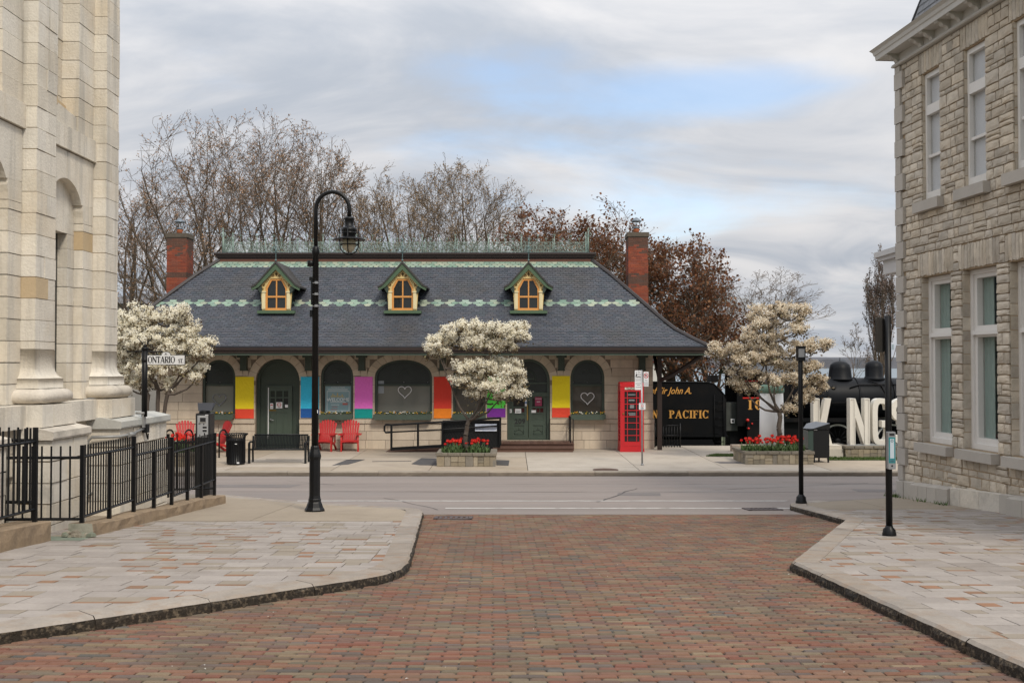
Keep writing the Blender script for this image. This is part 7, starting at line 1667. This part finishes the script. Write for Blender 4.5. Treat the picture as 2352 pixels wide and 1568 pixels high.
q = MB(); c0, c1 = tx(1692), tx(1812); F = Fr((0, YS - .05), (1, 0), (0, -1))
q.fbox(F, c0, c1, -2.5, -2.4, .1, 2.5); q.fbox(F, c0, c1, -.08, 0, .35, 1.55); q.fbox(F, c0, c0 + .25, -.08, 0, 1.55, 2.5); q.fbox(F, c1 - .3, c1, -.08, 0, 1.55, 2.5); q.fbox(F, c0 + .9, c0 + 1.1, -.08, 0, 1.55, 2.5); q.fbox(F, c0, c1, -.08, 0, 2.3, 2.55); q.box(c1 - .1, c1, YS, YS + 2.4, .3, 2.6); q.build('cab', LOCO, LC)
q = MB(); q.add([(c0 - .35, YS - .25, 2.5), (c1 + .05, YS - .25, 2.5), (c1 + .05, YS + .3, 2.75), (c0 - .35, YS + .3, 2.75), (c1 + .05, YS + 1.1, 2.9), (c0 - .35, YS + 1.1, 2.9), (c1 + .05, YS + 2.5, 2.55), (c0 - .35, YS + 2.5, 2.55), (c0 - .35, YS - .25, 2.42), (c1 + .05, YS - .25, 2.42)], [(0, 1, 2, 3), (3, 2, 4, 5), (5, 4, 6, 7), (0, 8, 9, 1)]); q.build('cab_roof', M('cab_roof_grey', (0.05, 0.056, 0.065), .5, .15, 2), LC)
q = MB(); q.fbox(F, c0 + .25, c0 + .95, .0, .01, 2.24, 2.30); q.fbox(F, c0 + .25, c0 + .95, .0, .012, 1.52, 1.58); q.fbox(F, c0 + 1.1, c1 - .3, .0, .012, 2.24, 2.30); q.build('window_trim', REDV, LC)
serif_word('I', .40, Fr((0, YS - .053), (1, 0), (0, -1)), tx(1719), tz(940), LC, .02, GOLD, .72, .006, .24, .10)
serif_word('O', .40, Fr((0, YS - .053), (1, 0), (0, -1)), tx(1733), tz(940), LC, .06, GOLD, .62, .006, .30, .10)
text('number', '95', .52, (tx(1733) + .42, YS - .056, tz(940)), GOLD, LC, ext=.002, off=.01)
q = MB()
for (x, y, r_) in ((1714, 964, .07), (1716, 983, .05), (1724, 972, .04)): q.lathe([(r_, 0), (r_, .06), (0, .07)], (tx(x), YS - .2, tz(y)), 8, axis=(0, -1, 0))
q.build('valve', REDV, LC)
q = MB(); 
for i in range(6): q.tube([(10 + i * .25, YS - .1, .3 - .1 * (i % 3)), (10.4 + i * .25, YS - .15, -.5 + .1 * (i % 2))], .025, 5)
q.build('pipe', M('pipe_copper_grey', (0.12, 0.11, 0.10), .5, .2, 5), LC)
RAILM = M('rail_steel', (0.06, 0.045, 0.038), .7, .2, 6)
q = MB()
for y in (YC - .72, YC + .72): q.box(0, 40, y - .035, y + .035, RZ - .12, RZ)
q.build('railway_track', RAILM, kind='structure', label='rusty rails under the locomotive')
# black railing between station corner and tender
t = thing('railing', 'low black railing at the station corner in front of the tender', 'railing', (5.8, 37.2, 0)); yy = 37.2
xa, xb = at(1504, 1000, yy)[0], at(1562, 1000, yy)[0]
for z in (.78, .42, .06): 
    q = MB(); q.tube([(xa, yy, z), (xb, yy, z)], .022, 5); q.build('rail', IRON, t)
for i in range(10):
    x = xa + (xb - xa) * i / 9; q = MB(); q.tube([(x, yy, 0), (x, yy, .78 if i % 9 else .86)], .016 if i % 9 else .03, 4); q.build('bar', IRON, t)
# letters
WL_ = M('letter_white', (0.70, 0.675, 0.61), .55, .05, 2, streak=((0.5, 0.46, 0.38), .25))
YL = 33.3; lx_ = lambda x: at(x, 1000, YL)[0]; lz0, lz1 = at(1980, 1021.5, YL)[2], at(1980, 914.7, YL)[2]; H = lz1 - lz0
FL = Fr((0, YL), (1, 0), (0, -1)); tilt = 0
def letter(name, polys, lab):
    # polys in letter boxes (0..1); each a stroke outline; a raised rim runs round the face
    q = MB()
    for pl, d in polys: q.prism(FL, pl, -.30, d)
    t = q.build(name, WL_, origin=(polys[0][0][0][0], YL, lz0), label=lab, category='letter', group='white letters of the town name sign')
    return t
def stroke(u0, z0, u1, z1, w_, d=0.0):
    """a straight stroke with level ends"""
    return ([(u0, z0), (u0 + w_, z0), (u1 + w_, z1), (u1, z1)], d)
k0, k1 = lx_(1868), lx_(1910); s = .205
letter('letter_k', [stroke(k0, lz0, k0, lz1, s), stroke(k0 + s + .0, lz0 + H * .40, k1 - s, lz1, s, -.003), ([(k0 + s + .02, lz0 + H * .52), (k1 - s + .03, lz0), (k1 + .03, lz0), (k0 + s + .15, lz0 + H * .66)], -.006)], 'white block letter K half behind the black waste bin')
n0, n1 = lx_(1952), lx_(1998)
letter('letter_n', [stroke(n0, lz0, n0, lz1, .175), stroke(n1 - .175, lz0, n1 - .175, lz1, .175), ([(n0 + .0, lz1 - .001), (n0 + .19, lz1 - .001), (n1 - .0, lz0 + .001), (n1 - .19, lz0 + .001)], -.004)], 'white block letter N on the stone plinth')
def ringletter(u0, u1, gap0, gap1, w_, extra=()):
    c = (u0 + u1) / 2; rx_ = (u1 - u0) / 2; n = 40; o = []; i_ = []
    for k in range(n + 1):
        a = gap0 + (gap1 - gap0) * k / n; f = lambda v, e=.55: math.copysign(abs(v) ** e, v)
        o.append((c + rx_ * f(math.cos(a)), lz0 + H / 2 + (H / 2) * f(math.sin(a), .42))); i_.append((c + (rx_ - w_) * f(math.cos(a)), lz0 + H / 2 + (H / 2 - w_) * f(math.sin(a), .42)))
    return (o + i_[::-1], 0.0)
g0, g1 = lx_(2004.5), lx_(2048)
letter('letter_g', [ringletter(g0, g1, .35, 2 * math.pi - .02, .165), ([(g0 + .30, lz0 + H * .38), (g1, lz0 + H * .38), (g1, lz0 + H * .52), (g0 + .30, lz0 + H * .52)], -.004)], 'white block letter G behind the black sign post')
s0, s1 = lx_(2051), lx_(2092)
def sletter(u0, u1, w_):
    c = (u0 + u1) / 2; rx_ = (u1 - u0) / 2; zt_, zb_ = lz0 + H * .75, lz0 + H * .25; ry = H * .25; q1 = []; q2 = []
    path = [(c + rx_ * .9 * math.cos(a), zt_ + (ry - w_ / 2) * math.sin(a)) for a in [.2 + k * (1.5 * math.pi - .2) / 12 for k in range(13)]] + [(c + (rx_ - w_ / 2) * math.cos(a), zb_ + (ry - w_ / 2) * math.sin(a)) for a in [math.pi / 2 - k * (1.4 * math.pi) / 12 for k in range(13)]]
    out = []
    for k in range(len(path) - 1):
        (a0, b0), (a1, b1) = path[k], path[k + 1]; L = math.hypot(a1 - a0, b1 - b0)
        if L < 1e-4: continue
        nx, nz = -(b1 - b0) / L * w_ / 2, (a1 - a0) / L * w_ / 2; e = .15; ex_, ez = (a1 - a0) * e, (b1 - b0) * e
        out.append(([(a0 - nx - ex_, b0 - nz - ez), (a1 - nx + ex_, b1 - nz + ez), (a1 + nx + ex_, b1 + nz + ez), (a0 + nx - ex_, b0 + nz - ez)], -.001 * (k % 2)))
    return out
letter('letter_s', sletter(s0, s1, .165), 'white block letter S cut off by the corner of the rough stone building')
RIMM = M('letter_shade', (0.60, 0.575, 0.52), .6, .05, 2)
# raised rims on the straight letters
q = MB()
for a, c_ in ((n0 + .03, n0 + .145), (n1 - .145, n1 - .03)): q.ringprism(FL, [(a - .03, lz0), (c_ + .03, lz0), (c_ + .03, lz1), (a - .03, lz1)], [(a, lz0 + .03), (c_, lz0 + .03), (c_, lz1 - .03), (a, lz1 - .03)], 0, .02)
n_ = bpy.data.objects['letter_n']; q.build('rim', WL_, n_)
q = MB(); q.ringprism(FL, [(k0, lz0), (k0 + s, lz0), (k0 + s, lz1), (k0, lz1)], [(k0 + .03, lz0 + .03), (k0 + s - .03, lz0 + .03), (k0 + s - .03, lz1 - .03), (k0 + .03, lz1 - .03)], 0, .02); q.build('rim', WL_, bpy.data.objects['letter_k'])
stone_box('stone_plinth', 'low stone plinth under the white block letters', 'plinth', lx_(1934), 15.2, YL - .35, YL + .9, lz0, 9)
q = MB(); q.box(lx_(1860), lx_(1931), YL - .25, YL + .5, 0, lz0 - .1); q.box(lx_(1860), lx_(1929), YL - .2, YL + .4, lz0 - .1, lz0); q.build('concrete_block', M('white_concrete', (0.55, 0.51, 0.44), .8, .08, 3), origin=(lx_(1895), YL, 0), label='pale concrete block under the white letter K', category='block')
# white pillar behind the right-hand blossom tree
Yp_ = 33.0; px0, px1 = at(1752, 950, Yp_)[0], at(1806, 950, Yp_)[0]; pz = lambda y: at(1780, y, Yp_)[2]
t = thing('pillar', 'broad white pillar with a green cap behind the right-hand blossom tree', 'pillar', ((px0 + px1) / 2, Yp_ + .3, 0)); cxp = (px0 + px1) / 2; rr_ = (px1 - px0) / 2
q = MB(); q.lathe([(rr_ * 1.06, 0), (rr_ * .98, pz(903))], (cxp, Yp_ + rr_, 0), 20); q.build('shaft', M('pillar_white', (0.86, 0.86, 0.85), .6, .03, 2), t)
q = MB(); q.lathe([(rr_ * 1.0, pz(903)), (rr_ * 1.08, pz(900)), (rr_ * 1.04, pz(888)), (rr_ * .7, pz(883))], (cxp, Yp_ + rr_, 0), 20); q.build('band', M('pillar_green', (0.13, 0.22, 0.17), .6, .05, 2), t)
q = MB(); q.lathe([(rr_ * .7, pz(884)), (rr_ * .62, pz(862)), (0, pz(856))], (cxp, Yp_ + rr_, 0), 20); q.build('cap', M('pillar_grey', (0.16, 0.14, 0.16), .6, .05, 2), t)
q = MB(); q.box(at(1680, 1030, 35.5)[0], at(1752, 1030, 35.5)[0], 35.4, 35.7, 0, .22); q.build('low_wall', M('pinkish_concrete', (0.42, 0.34, 0.27), .9, .08, 3), origin=(7.5, 35.5, 0), label='low pale concrete wall between the tender and the right planter', category='low wall')
# far house seen past the left chimney
t = thing('house', 'distant house with a grey pyramid roof beyond the station at the left', 'house', at(312, 800, 75))
p = at(312, 690, 75); q = MB(); q.box(p[0] - 2.2, p[0] + 2.2, 74, 78, -1.5, p[2] - .2); q.build('wall', M('house_wall', (0.30, 0.28, 0.26), .8, .1, 1), t)
q = MB(); zt = at(312, 668, 75)[2]; zb = p[2] - .3; q.add([(p[0] - 2.6, 73.6, zb), (p[0] + 2.6, 73.6, zb), (p[0] + 2.6, 78.4, zb), (p[0] - 2.6, 78.4, zb), (p[0], 76, zt)], [(0, 1, 4), (1, 2, 4), (2, 3, 4), (3, 0, 4), (3, 2, 1, 0)]); q.build('roof', M('house_roof', (0.13, 0.13, 0.135), .8, .1, 1), t)
p = at(1535, 850, 80); t = thing('house', 'distant low white building glimpsed under the station eave at the right', 'house', (p[0], 80, -1.5)); q = MB(); q.box(p[0] - 1.6, p[0] + .3, 79, 83, -1.6, at(0, 832, 80)[2]); q.build('wall', M('white_wall', (0.6, 0.58, 0.55), .8, .05, 1), t); q = MB(); q.box(p[0] - 1.8, p[0] + .5, 78.8, 83.2, at(0, 832, 80)[2], at(0, 829, 80)[2]); q.build('roof', M('red_roof', (0.35, 0.05, 0.04), .7, .1, 2), t)

# ================================================================== TREES
def tubes_mesh(name, segs, mat, off, n=4):
    """all the limbs of a tree as tapered prisms, made in one go"""
    P0 = np.array([s[0] for s in segs]); P1 = np.array([s[1] for s in segs]); R0 = np.array([s[2] for s in segs]); R1 = np.array([s[3] for s in segs])
    D = P1 - P0; D /= np.linalg.norm(D, axis=1, keepdims=True) + 1e-9
    A = np.where(np.abs(D[:, 2:3]) < .9, np.array([[0, 0, 1.]]), np.array([[1., 0, 0]])); E = np.cross(D, A); E /= np.linalg.norm(E, axis=1, keepdims=True); G_ = np.cross(D, E)
    k = len(segs); V = np.zeros((k, 2, n, 3))
    for j in range(n):
        a = 2 * math.pi * j / n; v = E * math.cos(a) + G_ * math.sin(a); V[:, 0, j] = P0 + v * R0[:, None]; V[:, 1, j] = P1 + v * R1[:, None]
    V = V.reshape(-1, 3) - np.array(off); base = (np.arange(k) * 2 * n)[:, None, None]
    q = np.array([[j, (j + 1) % n, n + (j + 1) % n, n + j] for j in range(n)])[None]; Fc = (base + q).reshape(-1, 4)
    return raw_mesh(name, V, Fc, mat, True)
def raw_mesh(name, V, Fc, mat, smooth=False):
    me = bpy.data.meshes.new(name); nv, nf, k = len(V), len(Fc), Fc.shape[1]
    me.vertices.add(nv); me.vertices.foreach_set('co', V.astype(np.float32).ravel()); me.loops.add(nf * k); me.loops.foreach_set('vertex_index', Fc.astype(np.int32).ravel())
    me.polygons.add(nf); me.polygons.foreach_set('loop_start', np.arange(0, nf * k, k, dtype=np.int32)); 
    try: me.polygons.foreach_set('loop_total', np.full(nf, k, dtype=np.int32))
    except Exception: pass
    me.polygons.foreach_set('use_smooth', np.full(nf, smooth)); me.materials.append(mat); me.update(calc_edges=True); me.validate(); return me
def leaf_mesh(name, pts, size, rng, mat, off, per=1, long=1.6, up=None, spread=0.0):
    """small pointed leaves or petals, one quad each, strewn at the given points"""
    pts = np.repeat(np.array(pts), per, axis=0); n = len(pts); pts = pts + rng.normal(0, 1, (n, 3)) * spread
    d = rng.normal(0, 1, (n, 3)); 
    if up is not None: d = d * (1 - up) + np.array([0, 0, 1.]) * up * 1.4
    d /= np.linalg.norm(d, axis=1, keepdims=True); a = rng.normal(0, 1, (n, 3)); s = np.cross(d, a); s /= np.linalg.norm(s, axis=1, keepdims=True)
    z = size * rng.uniform(.6, 1.35, (n, 1)); V = np.stack([pts, pts + d * z * .5 * long + s * z * .5, pts + d * z * long, pts + d * z * .5 * long - s * z * .5], 1).reshape(-1, 3) - np.array(off)
    return raw_mesh(name, V, np.arange(n * 4).reshape(-1, 4), mat)
def link_part(name, me, par, **k):
    o = bpy.data.objects.new(name, me); C.objects.link(o); o.parent = par
    for a, b in k.items(): o[a] = b
    return o
BARK = M('grey_bark', [(0.115, 0.085, 0.060)], .9, .2, 2)
BARKL = M('light_bark', [(0.15, 0.115, 0.085)], .9, .2, 2)
def rv(r_): return Vector((r_.gauss(0, 1), r_.gauss(0, 1), r_.gauss(0, 1)))
def grow_bare(seed, base, H, W, limbs, budmat, bark, bud, nbud, fork=.12, dens=1.0, upright=.55, rad=.20, leafy=0, leaf=.11, lean=0.0):
    r_ = random.Random(seed); segs = []; tips = []; B = Vector(base)
    def br(p, d, L, r, lev):
        n = (9, 7, 5, 3)[lev]; st = L / n; 
        for i in range(n):
            wob = (.075, .095, .11, .12)[lev]; d = (d + rv(r_) * wob + Vector((0, 0, (.07, .10, .10, .06)[lev] * upright * 2))).normalized()
            q = p + d * st; r2 = max(r * (1 - .84 * (i + 1) / n), .0065); ra = max(r * (1 - .84 * i / n), .0075); segs.append((p[:], q[:], ra, r2)); p = q; f = (i + 1) / n
            if lev < 3:
                k = ((1, 1, 2) if lev == 0 else (1, 1, 2) if lev == 1 else (1, 1, 1))[min(2, int(f * 3))] if f > (.15, .15, .1)[lev] else 0
                if lev < 2 and r_.random() > dens: k = max(0, k - 1)
                for _ in range(k):
                    ax = d.cross(rv(r_)).normalized(); an = r_.uniform(.35, .85); dd = (Matrix.Rotation(an, 3, ax) @ d); LL = L * (.50, .52, .55)[lev] * r_.uniform(.6, 1.1) * (1.15 - .55 * f)
                    br(p, dd, LL, max(r2 * .55, .008), lev + 1)
            if lev == 3 or (lev == 2 and i > 2): tips.append(p[:])
    th = H * fork; q = B + Vector((lean * th, 0, th)); segs.append((B[:], q[:], rad * 1.25, rad))
    for i in range(limbs):
        a = 2 * math.pi * (i + r_.uniform(-.3, .3)) / limbs; t = W / H * r_.uniform(.25, 1.0) * 1.05 if i else .1
        d = Vector((math.cos(a) * t + lean, math.sin(a) * t * .8, 1)).normalized(); br(q, d, (H - th) * r_.uniform(.80, .97) * (1 if i % 3 else .9), rad * r_.uniform(.5, .75), 0)
    # fit the crown to its height and spread, and trim what strays outside a rounded outline
    S0 = np.array([s[0] for s in segs]) - np.array(base); S1 = np.array([s[1] for s in segs]) - np.array(base); T = np.array(tips) - np.array(base)
    fz = H / np.quantile(T[:, 2], .992); fx_ = W / max(np.quantile(np.abs(T[:, 0] - lean * T[:, 2]), .96), .1); fx_ = min(fx_, 1.9)
    sc3 = np.array([fx_, min(fx_, 1.5), fz]); S0 *= sc3; S1 *= sc3; T *= sc3
    def inside(P): return (P[:, 0] / (W * 1.08)) ** 2 + (P[:, 1] / (W * 1.3)) ** 2 + (np.maximum(P[:, 2] - H * .52, 0) / (H * .49)) ** 2 < 1.0 + .05 * np.sin(P[:, 0] * 3 + seed)
    ok = inside(S1); out = [((S0[i] + np.array(base)), (S1[i] + np.array(base)), segs[i][2], segs[i][3]) for i in range(len(segs)) if ok[i] or segs[i][2] > .05]
    return out, list(T[inside(T)] + np.array(base))
def tree(name, label, base, gen, budmat, bark, size, per, up=None, spread=.05, group=None, keep=1.0, long=1.6):
    segs, tips = gen; t = thing(name, label, 'tree', base, group=group); print(name, len(segs), len(tips))
    link_part('trunk', tubes_mesh('trunk', segs, bark, base), t)
    rng = np.random.default_rng(abs(hash(label)) % 1000 if False else len(segs)); tp = np.array(tips); 
    if keep < 1: tp = tp[rng.random(len(tp)) < keep]
    link_part('crown', leaf_mesh('crown', tp, size, rng, budmat, base, per, long, up, spread), t, kind='stuff')
    return t
BUDB = M('brown_buds', [(0.33, 0.20, 0.115), (0.26, 0.155, 0.09), (0.40, 0.25, 0.15)], .8, .1, 3, jit=.1)
BUDO = M('amber_buds', [(0.29, 0.19, 0.095), (0.22, 0.145, 0.075), (0.33, 0.23, 0.13)], .8, .1, 3, jit=.1)
LEAFR = M('russet_leaves', [(0.16, 0.062, 0.030), (0.22, 0.092, 0.038), (0.115, 0.045, 0.024), (0.26, 0.125, 0.05)], .7, .1, 2, jit=.15, trans=.35)
BARE = [(285, 345, 52, 3.2, 6, BUDB, BARK, 'bare budding tree at the far left, partly behind the pale building', 101),
        (470, 256, 50, 4.6, 8, BUDB, BARK, 'tallest bare tree, forking low just behind the left end of the roof', 102),
        (605, 246, 57, 4.6, 8, BUDB, BARK, 'bare brown-budded tree rising above the leftmost dormer', 103),
        (705, 282, 53, 3.6, 7, BUDB, BARK, 'bare tree with dense brown buds behind the lamp post', 104),
        (850, 342, 56, 4.2, 7, BUDO, BARKL, 'amber-budded bare tree right of the lamp head', 105),
        (955, 346, 60, 4.2, 7, BUDO, BARKL, 'amber-budded bare tree above the middle dormer', 106),
        (1085, 352, 58, 5.0, 8, BUDO, BARKL, 'pale bare tree between the middle and right dormers', 107),
        (385, 400, 62, 4.5, 6, BUDB, BARK, 'bare tree behind the left chimney', 108)]
for x, yt, Y, W, L, bm, bk, lab, sd_ in BARE:
    p = at(x, 900, Y); top = at(x, yt, Y)[2]; base = (p[0], Y, -1.15); H = top + 1.15
    tree('bare_tree', lab, base, grow_bare(sd_, base, H * 1.0, W, L, bm, bk, .06, 2, fork=.22, rad=.20, dens=.72, upright=.3), bm, bk, .048, 1, .35, .05, 'bare trees beyond the station', .7, 2.2)
# russet maples
for x, yt, Y, W, L, sd_, lab in ((1310, 440, 52, 4.6, 9, 201, 'russet-leaved maple behind the right end of the roof'), (1560, 535, 50, 3.4, 8, 202, 'darker russet maple to the right of the right chimney'), (1450, 500, 56, 4.0, 7, 203, 'russet maple directly behind the right chimney'), (1630, 640, 49, 2.8, 6, 204, 'lower russet maple drooping over the tender')):
    p = at(x, 900, Y); top = at(x, yt, Y)[2]; base = (p[0], Y, -1.15); H = top + 1.15
    tree('maple_tree', lab, base, grow_bare(sd_, base, H * 1.0, W, L, LEAFR, BARK, .06, 2, fork=.22, rad=.18, dens=.95, upright=.35), LEAFR, BARK, .125, 2, None, .13, 'russet maples beyond the station', .30, 1.1)
GB_ = M('thin_buds', [(0.14, 0.10, 0.08), (0.17, 0.12, 0.10)], .8, .1, 3)
for x, yt, Y, W, L, sd_, lab in ((1745, 610, 62, 4.5, 6, 301, 'thin bare tree behind the right-hand blossom tree'), (1690, 640, 66, 3.0, 5, 302, 'thin bare tree right of the russet maples')):
    p = at(x, 900, Y); top = at(x, yt, Y)[2]; base = (p[0], Y, -1.15)
    tree('bare_tree', lab, base, grow_bare(sd_, base, (top + 1.15), W, L, GB_, BARKL, .05, 2, fork=.2, rad=.17, dens=.55, upright=.3), GB_, BARKL, .05, 1, None, .05, 'bare trees beyond the station', .4)
x, yt, Y = 2022, 560, 64; p = at(x, 900, Y); base = (p[0], Y, -1.15)
tree('poplar_tree', 'slender upright bare poplar beside the corner of the rough stone building', base, grow_bare(303, base, (at(x, yt, Y)[2] + 1.15), 1.0, 6, GB_, BARKL, .05, 2, fork=.1, rad=.15, dens=.8, upright=1.0), GB_, BARKL, .06, 1, None, .06)
x, yt, Y = 1962, 740, 60; p = at(x, 900, Y); base = (p[0], Y, -1.15)
tree('sapling', 'sparse bare sapling above the locomotive domes', base, grow_bare(304, base, (at(x, yt, Y)[2] + 1.15), 1.0, 2, GB_, BARKL, .05, 2, fork=.3, rad=.06, dens=.4, upright=.5), GB_, BARKL, .05, 1, None, .05, None, .3)

# blossom trees: limbs led to clusters of flower
BLOS = M('cream_blossom', [(0.93, 0.89, 0.76), (0.95, 0.93, 0.84), (0.88, 0.81, 0.62), (0.94, 0.91, 0.80)], .7, .02, 4, jit=.04, trans=.32)
BLOB = M('browning_blossom', [(0.82, 0.74, 0.58), (0.92, 0.87, 0.75), (0.55, 0.42, 0.27), (0.84, 0.76, 0.61)], .7, .04, 4, jit=.08, trans=.32)
YLEAF = M('young_leaf', [(0.13, 0.115, 0.05), (0.17, 0.12, 0.065), (0.11, 0.085, 0.045)], .7, .1, 4)
BBARK = M('blossom_bark', [(0.085, 0.068, 0.055)], .9, .2, 6)
def blossom(label, x, ybase, Y, lobes, seed, mat, zbase, fork_y, dens=1.0, trunk_r=.085, stems=1):
    r_ = random.Random(seed); rng = np.random.default_rng(seed); base = (at(x, ybase, Y)[0], Y, zbase); t = thing('blossom_tree', label, 'tree', base, group='blossom trees on the far pavement'); segs = []; pts = []; leaves = []
    fz = at(x, fork_y, Y)[2]; B = Vector(base)
    def limb(a, c, r0, r1, n=6, sag=.1):
        a, c = Vector(a), Vector(c); prev = a; L = (c - a).length; off = rv(r_) * L * .05
        for i in range(1, n + 1):
            f = i / n; p = a.lerp(c, f) + off * math.sin(math.pi * f) + Vector((0, 0, -sag * L * math.sin(math.pi * f) * .5)) + rv(r_) * .012; segs.append((prev[:], p[:], r0 + (r1 - r0) * (i - 1) / n, r0 + (r1 - r0) * f)); prev = p
        return prev
    forks = []
    for s in range(stems):
        tgt = Vector((base[0] + (s - (stems - 1) / 2) * .30, Y + r_.uniform(-.1, .1), fz + (s % 2) * .12)); limb(B + Vector(((s - (stems - 1) / 2) * .10, 0, 0)), tgt, trunk_r * (1 - .2 * s), trunk_r * .8, 7, 0); forks.append(tgt)
    sc_ = Y / 2363.5; mids = []
    cx_ = sum(l[0] for l in lobes) / len(lobes)
    for li, (lx, ly, rx, ry) in enumerate(lobes):
        c = Vector(at(lx, ly, Y)); rX, rZ = rx * sc_, ry * sc_; rY = max(.28, (rX + rZ) * .55); c.y = Y + r_.uniform(-.55, .55) * (1.2 - abs(lx - cx_) * sc_ / 1.6)
        f = min(forks, key=lambda v: (v - c).length)
        cand_ = [m for m in mids if m.z < c.z - .05 and (m - c).length < (f - c).length * .8]; st = min(cand_, key=lambda v: (v - c).length) if cand_ else f
        e = limb(st, c - Vector((0, 0, rZ * .5)), .030 if cand_ else .045, .016, 5, .22); mids.append(st.lerp(e, .75)); mids.append(e)
        nc = max(5, int(rX * rZ * 150 * dens) + 5)
        for _ in range(nc):
            u = rv(r_).normalized() * (r_.random() ** .45) * r_.uniform(.85, 1.22); k = c + Vector((u.x * rX, u.y * rY, u.z * rZ * (1 if u.z > 0 else .8)))
            limb(e.lerp(c, r_.random() * .6), k, .011, .006, 2, .1); cr = r_.uniform(.09, .20); m = r_.randrange(18, 36)
            v = rng.normal(0, 1, (m, 3)); v /= np.linalg.norm(v, axis=1, keepdims=True); v *= rng.random((m, 1)) ** .4; v[:, 2] *= .6; pts.append(np.array(k[:]) + v * cr + np.array([0, 0, .03])); leaves += [(k + rv(r_) * .08 + Vector((0, 0, -.04)))[:] for _ in range(5)]
    link_part('trunk', tubes_mesh('trunk', segs, BBARK, base, 6), t)
    link_part('crown', leaf_mesh('crown', np.concatenate(pts), .036, rng, mat, base, 5, 1.1, None, .026), t, kind='stuff')
    link_part('foliage', leaf_mesh('foliage', leaves, .055, rng, YLEAF, base, 2, 1.7, None, .03), t, kind='stuff')
    return t
LC_ = [(1005, 800, 28, 13), (1000, 785, 18, 8), (1035, 783, 36, 20), (1060, 758, 38, 18), (1100, 752, 42, 17), (1125, 775, 40, 20), (1150, 762, 34, 18), (1180, 752, 26, 11), (1190, 778, 24, 15), (1150, 790, 44, 16), (1090, 785, 40, 18), (1015, 812, 20, 8), (1200, 752, 10, 8),
       (1075, 842, 32, 14), (1110, 848, 48, 22), (1150, 843, 40, 20), (1170, 862, 38, 18), (1085, 878, 34, 17), (1060, 872, 20, 10), (1130, 888, 42, 17), (1178, 902, 26, 11), (1195, 882, 17, 11), (1150, 912, 20, 7), (1203, 905, 10, 7), (1095, 905, 24, 9), (1178, 838, 20, 10)]
blossom('cream blossom tree with two tiers of flower in the middle planter', 1077, 1040, Yp + .75, LC_, 11, BLOS, zp - .08, 965)
LL_ = [(300, 740, 36, 34), (345, 728, 50, 24), (400, 730, 40, 24), (425, 760, 32, 30), (335, 780, 58, 32), (392, 792, 50, 34), (445, 795, 34, 24), (468, 812, 17, 18), (305, 825, 44, 36), (350, 848, 44, 22), (420, 838, 32, 20), (445, 850, 26, 11), (290, 875, 28, 26), (330, 880, 36, 20), (383, 880, 14, 16), (430, 715, 14, 10), (470, 785, 16, 10), (270, 790, 30, 60), (452, 865, 8, 6)]
blossom('fullest cream blossom tree behind the street name sign at the left', 362, 1040, Yp + .9, LL_, 12, BLOS, zp - .08, 905, 1.0, .075, 3)
LR_ = [(1755, 722, 34, 22), (1795, 712, 42, 24), (1828, 715, 22, 18), (1842, 738, 15, 18), (1770, 748, 34, 18), (1812, 760, 32, 15), (1740, 745, 20, 14), (1662, 812, 30, 15), (1700, 826, 40, 18), (1745, 800, 38, 16), (1790, 812, 44, 20), (1840, 800, 34, 18), (1872, 790, 24, 14), (1898, 795, 12, 14), (1705, 852, 36, 15), (1745, 862, 44, 17), (1700, 878, 26, 10), (1840, 848, 36, 18), (1868, 845, 26, 14), (1850, 876, 34, 12), (1890, 888, 18, 8), (1722, 892, 24, 9), (1808, 940, 22, 8), (1842, 920, 26, 10), (1860, 902, 28, 9), (1640, 800, 14, 10), (1780, 778, 36, 16), (1755, 828, 36, 16), (1805, 838, 36, 16), (1725, 772, 26, 14), (1770, 878, 30, 14), (1815, 870, 26, 14), (1685, 800, 26, 14), (1880, 868, 20, 12)]
blossom('browning blossom tree in the right planter before the white letters', 1791, 1040, Yq + .85, LR_, 13, BLOB, zp2 - .08, 945, .62)

# ---- small things last: weeds at the foot of the rough building, scraps on the ground
r_ = random.Random(44); q = MB()
for u0, n in ((.05, 60), (1.2, 18), (2.0, 22), (.5, 8)):
    for i in range(n):
        u = u0 + r_.gauss(0, .12); d = .12 + abs(r_.gauss(0, .06)); p = RF.p(u, d, 0); z = zw(p[1]) - .0; a = r_.uniform(0, 6.28); h = r_.uniform(.03, .10)
        q.add([(p[0] - .012 * math.cos(a), p[1] - .012 * math.sin(a), z), (p[0] + .012 * math.cos(a), p[1] + .012 * math.sin(a), z), (p[0] + r_.uniform(-.05, .05), p[1] + r_.uniform(-.05, .05), z + h)], [(0, 1, 2)])
q.build('weeds', GRASSM, kind='stuff', label='tufts of weeds at the foot of the rough stone building')
q = MB()
for i in range(150):
    y = r_.uniform(5.8, 16.5); x = r_.uniform(-.5, .5) * y; 
    if not pip(x, y, streetpoly): continue
    s = r_.uniform(.004, .013); a = r_.uniform(0, 6.28); z = zs(y) + .004; q.add([(x + s * math.cos(a), y + s * math.sin(a), z), (x - s * .6 * math.sin(a), y + s * .6 * math.cos(a), z + .004), (x - s * math.cos(a), y - s * math.sin(a), z), (x + s * .6 * math.sin(a), y - s * .6 * math.cos(a), z + .005)], [(0, 1, 2, 3)])
q.build('litter', M('pale_scraps', [(0.5, 0.47, 0.42), (0.3, 0.2, 0.1), (0.6, 0.6, 0.58)], .9, .1, 5), kind='stuff', label='pale grit and scraps scattered over the brick street')
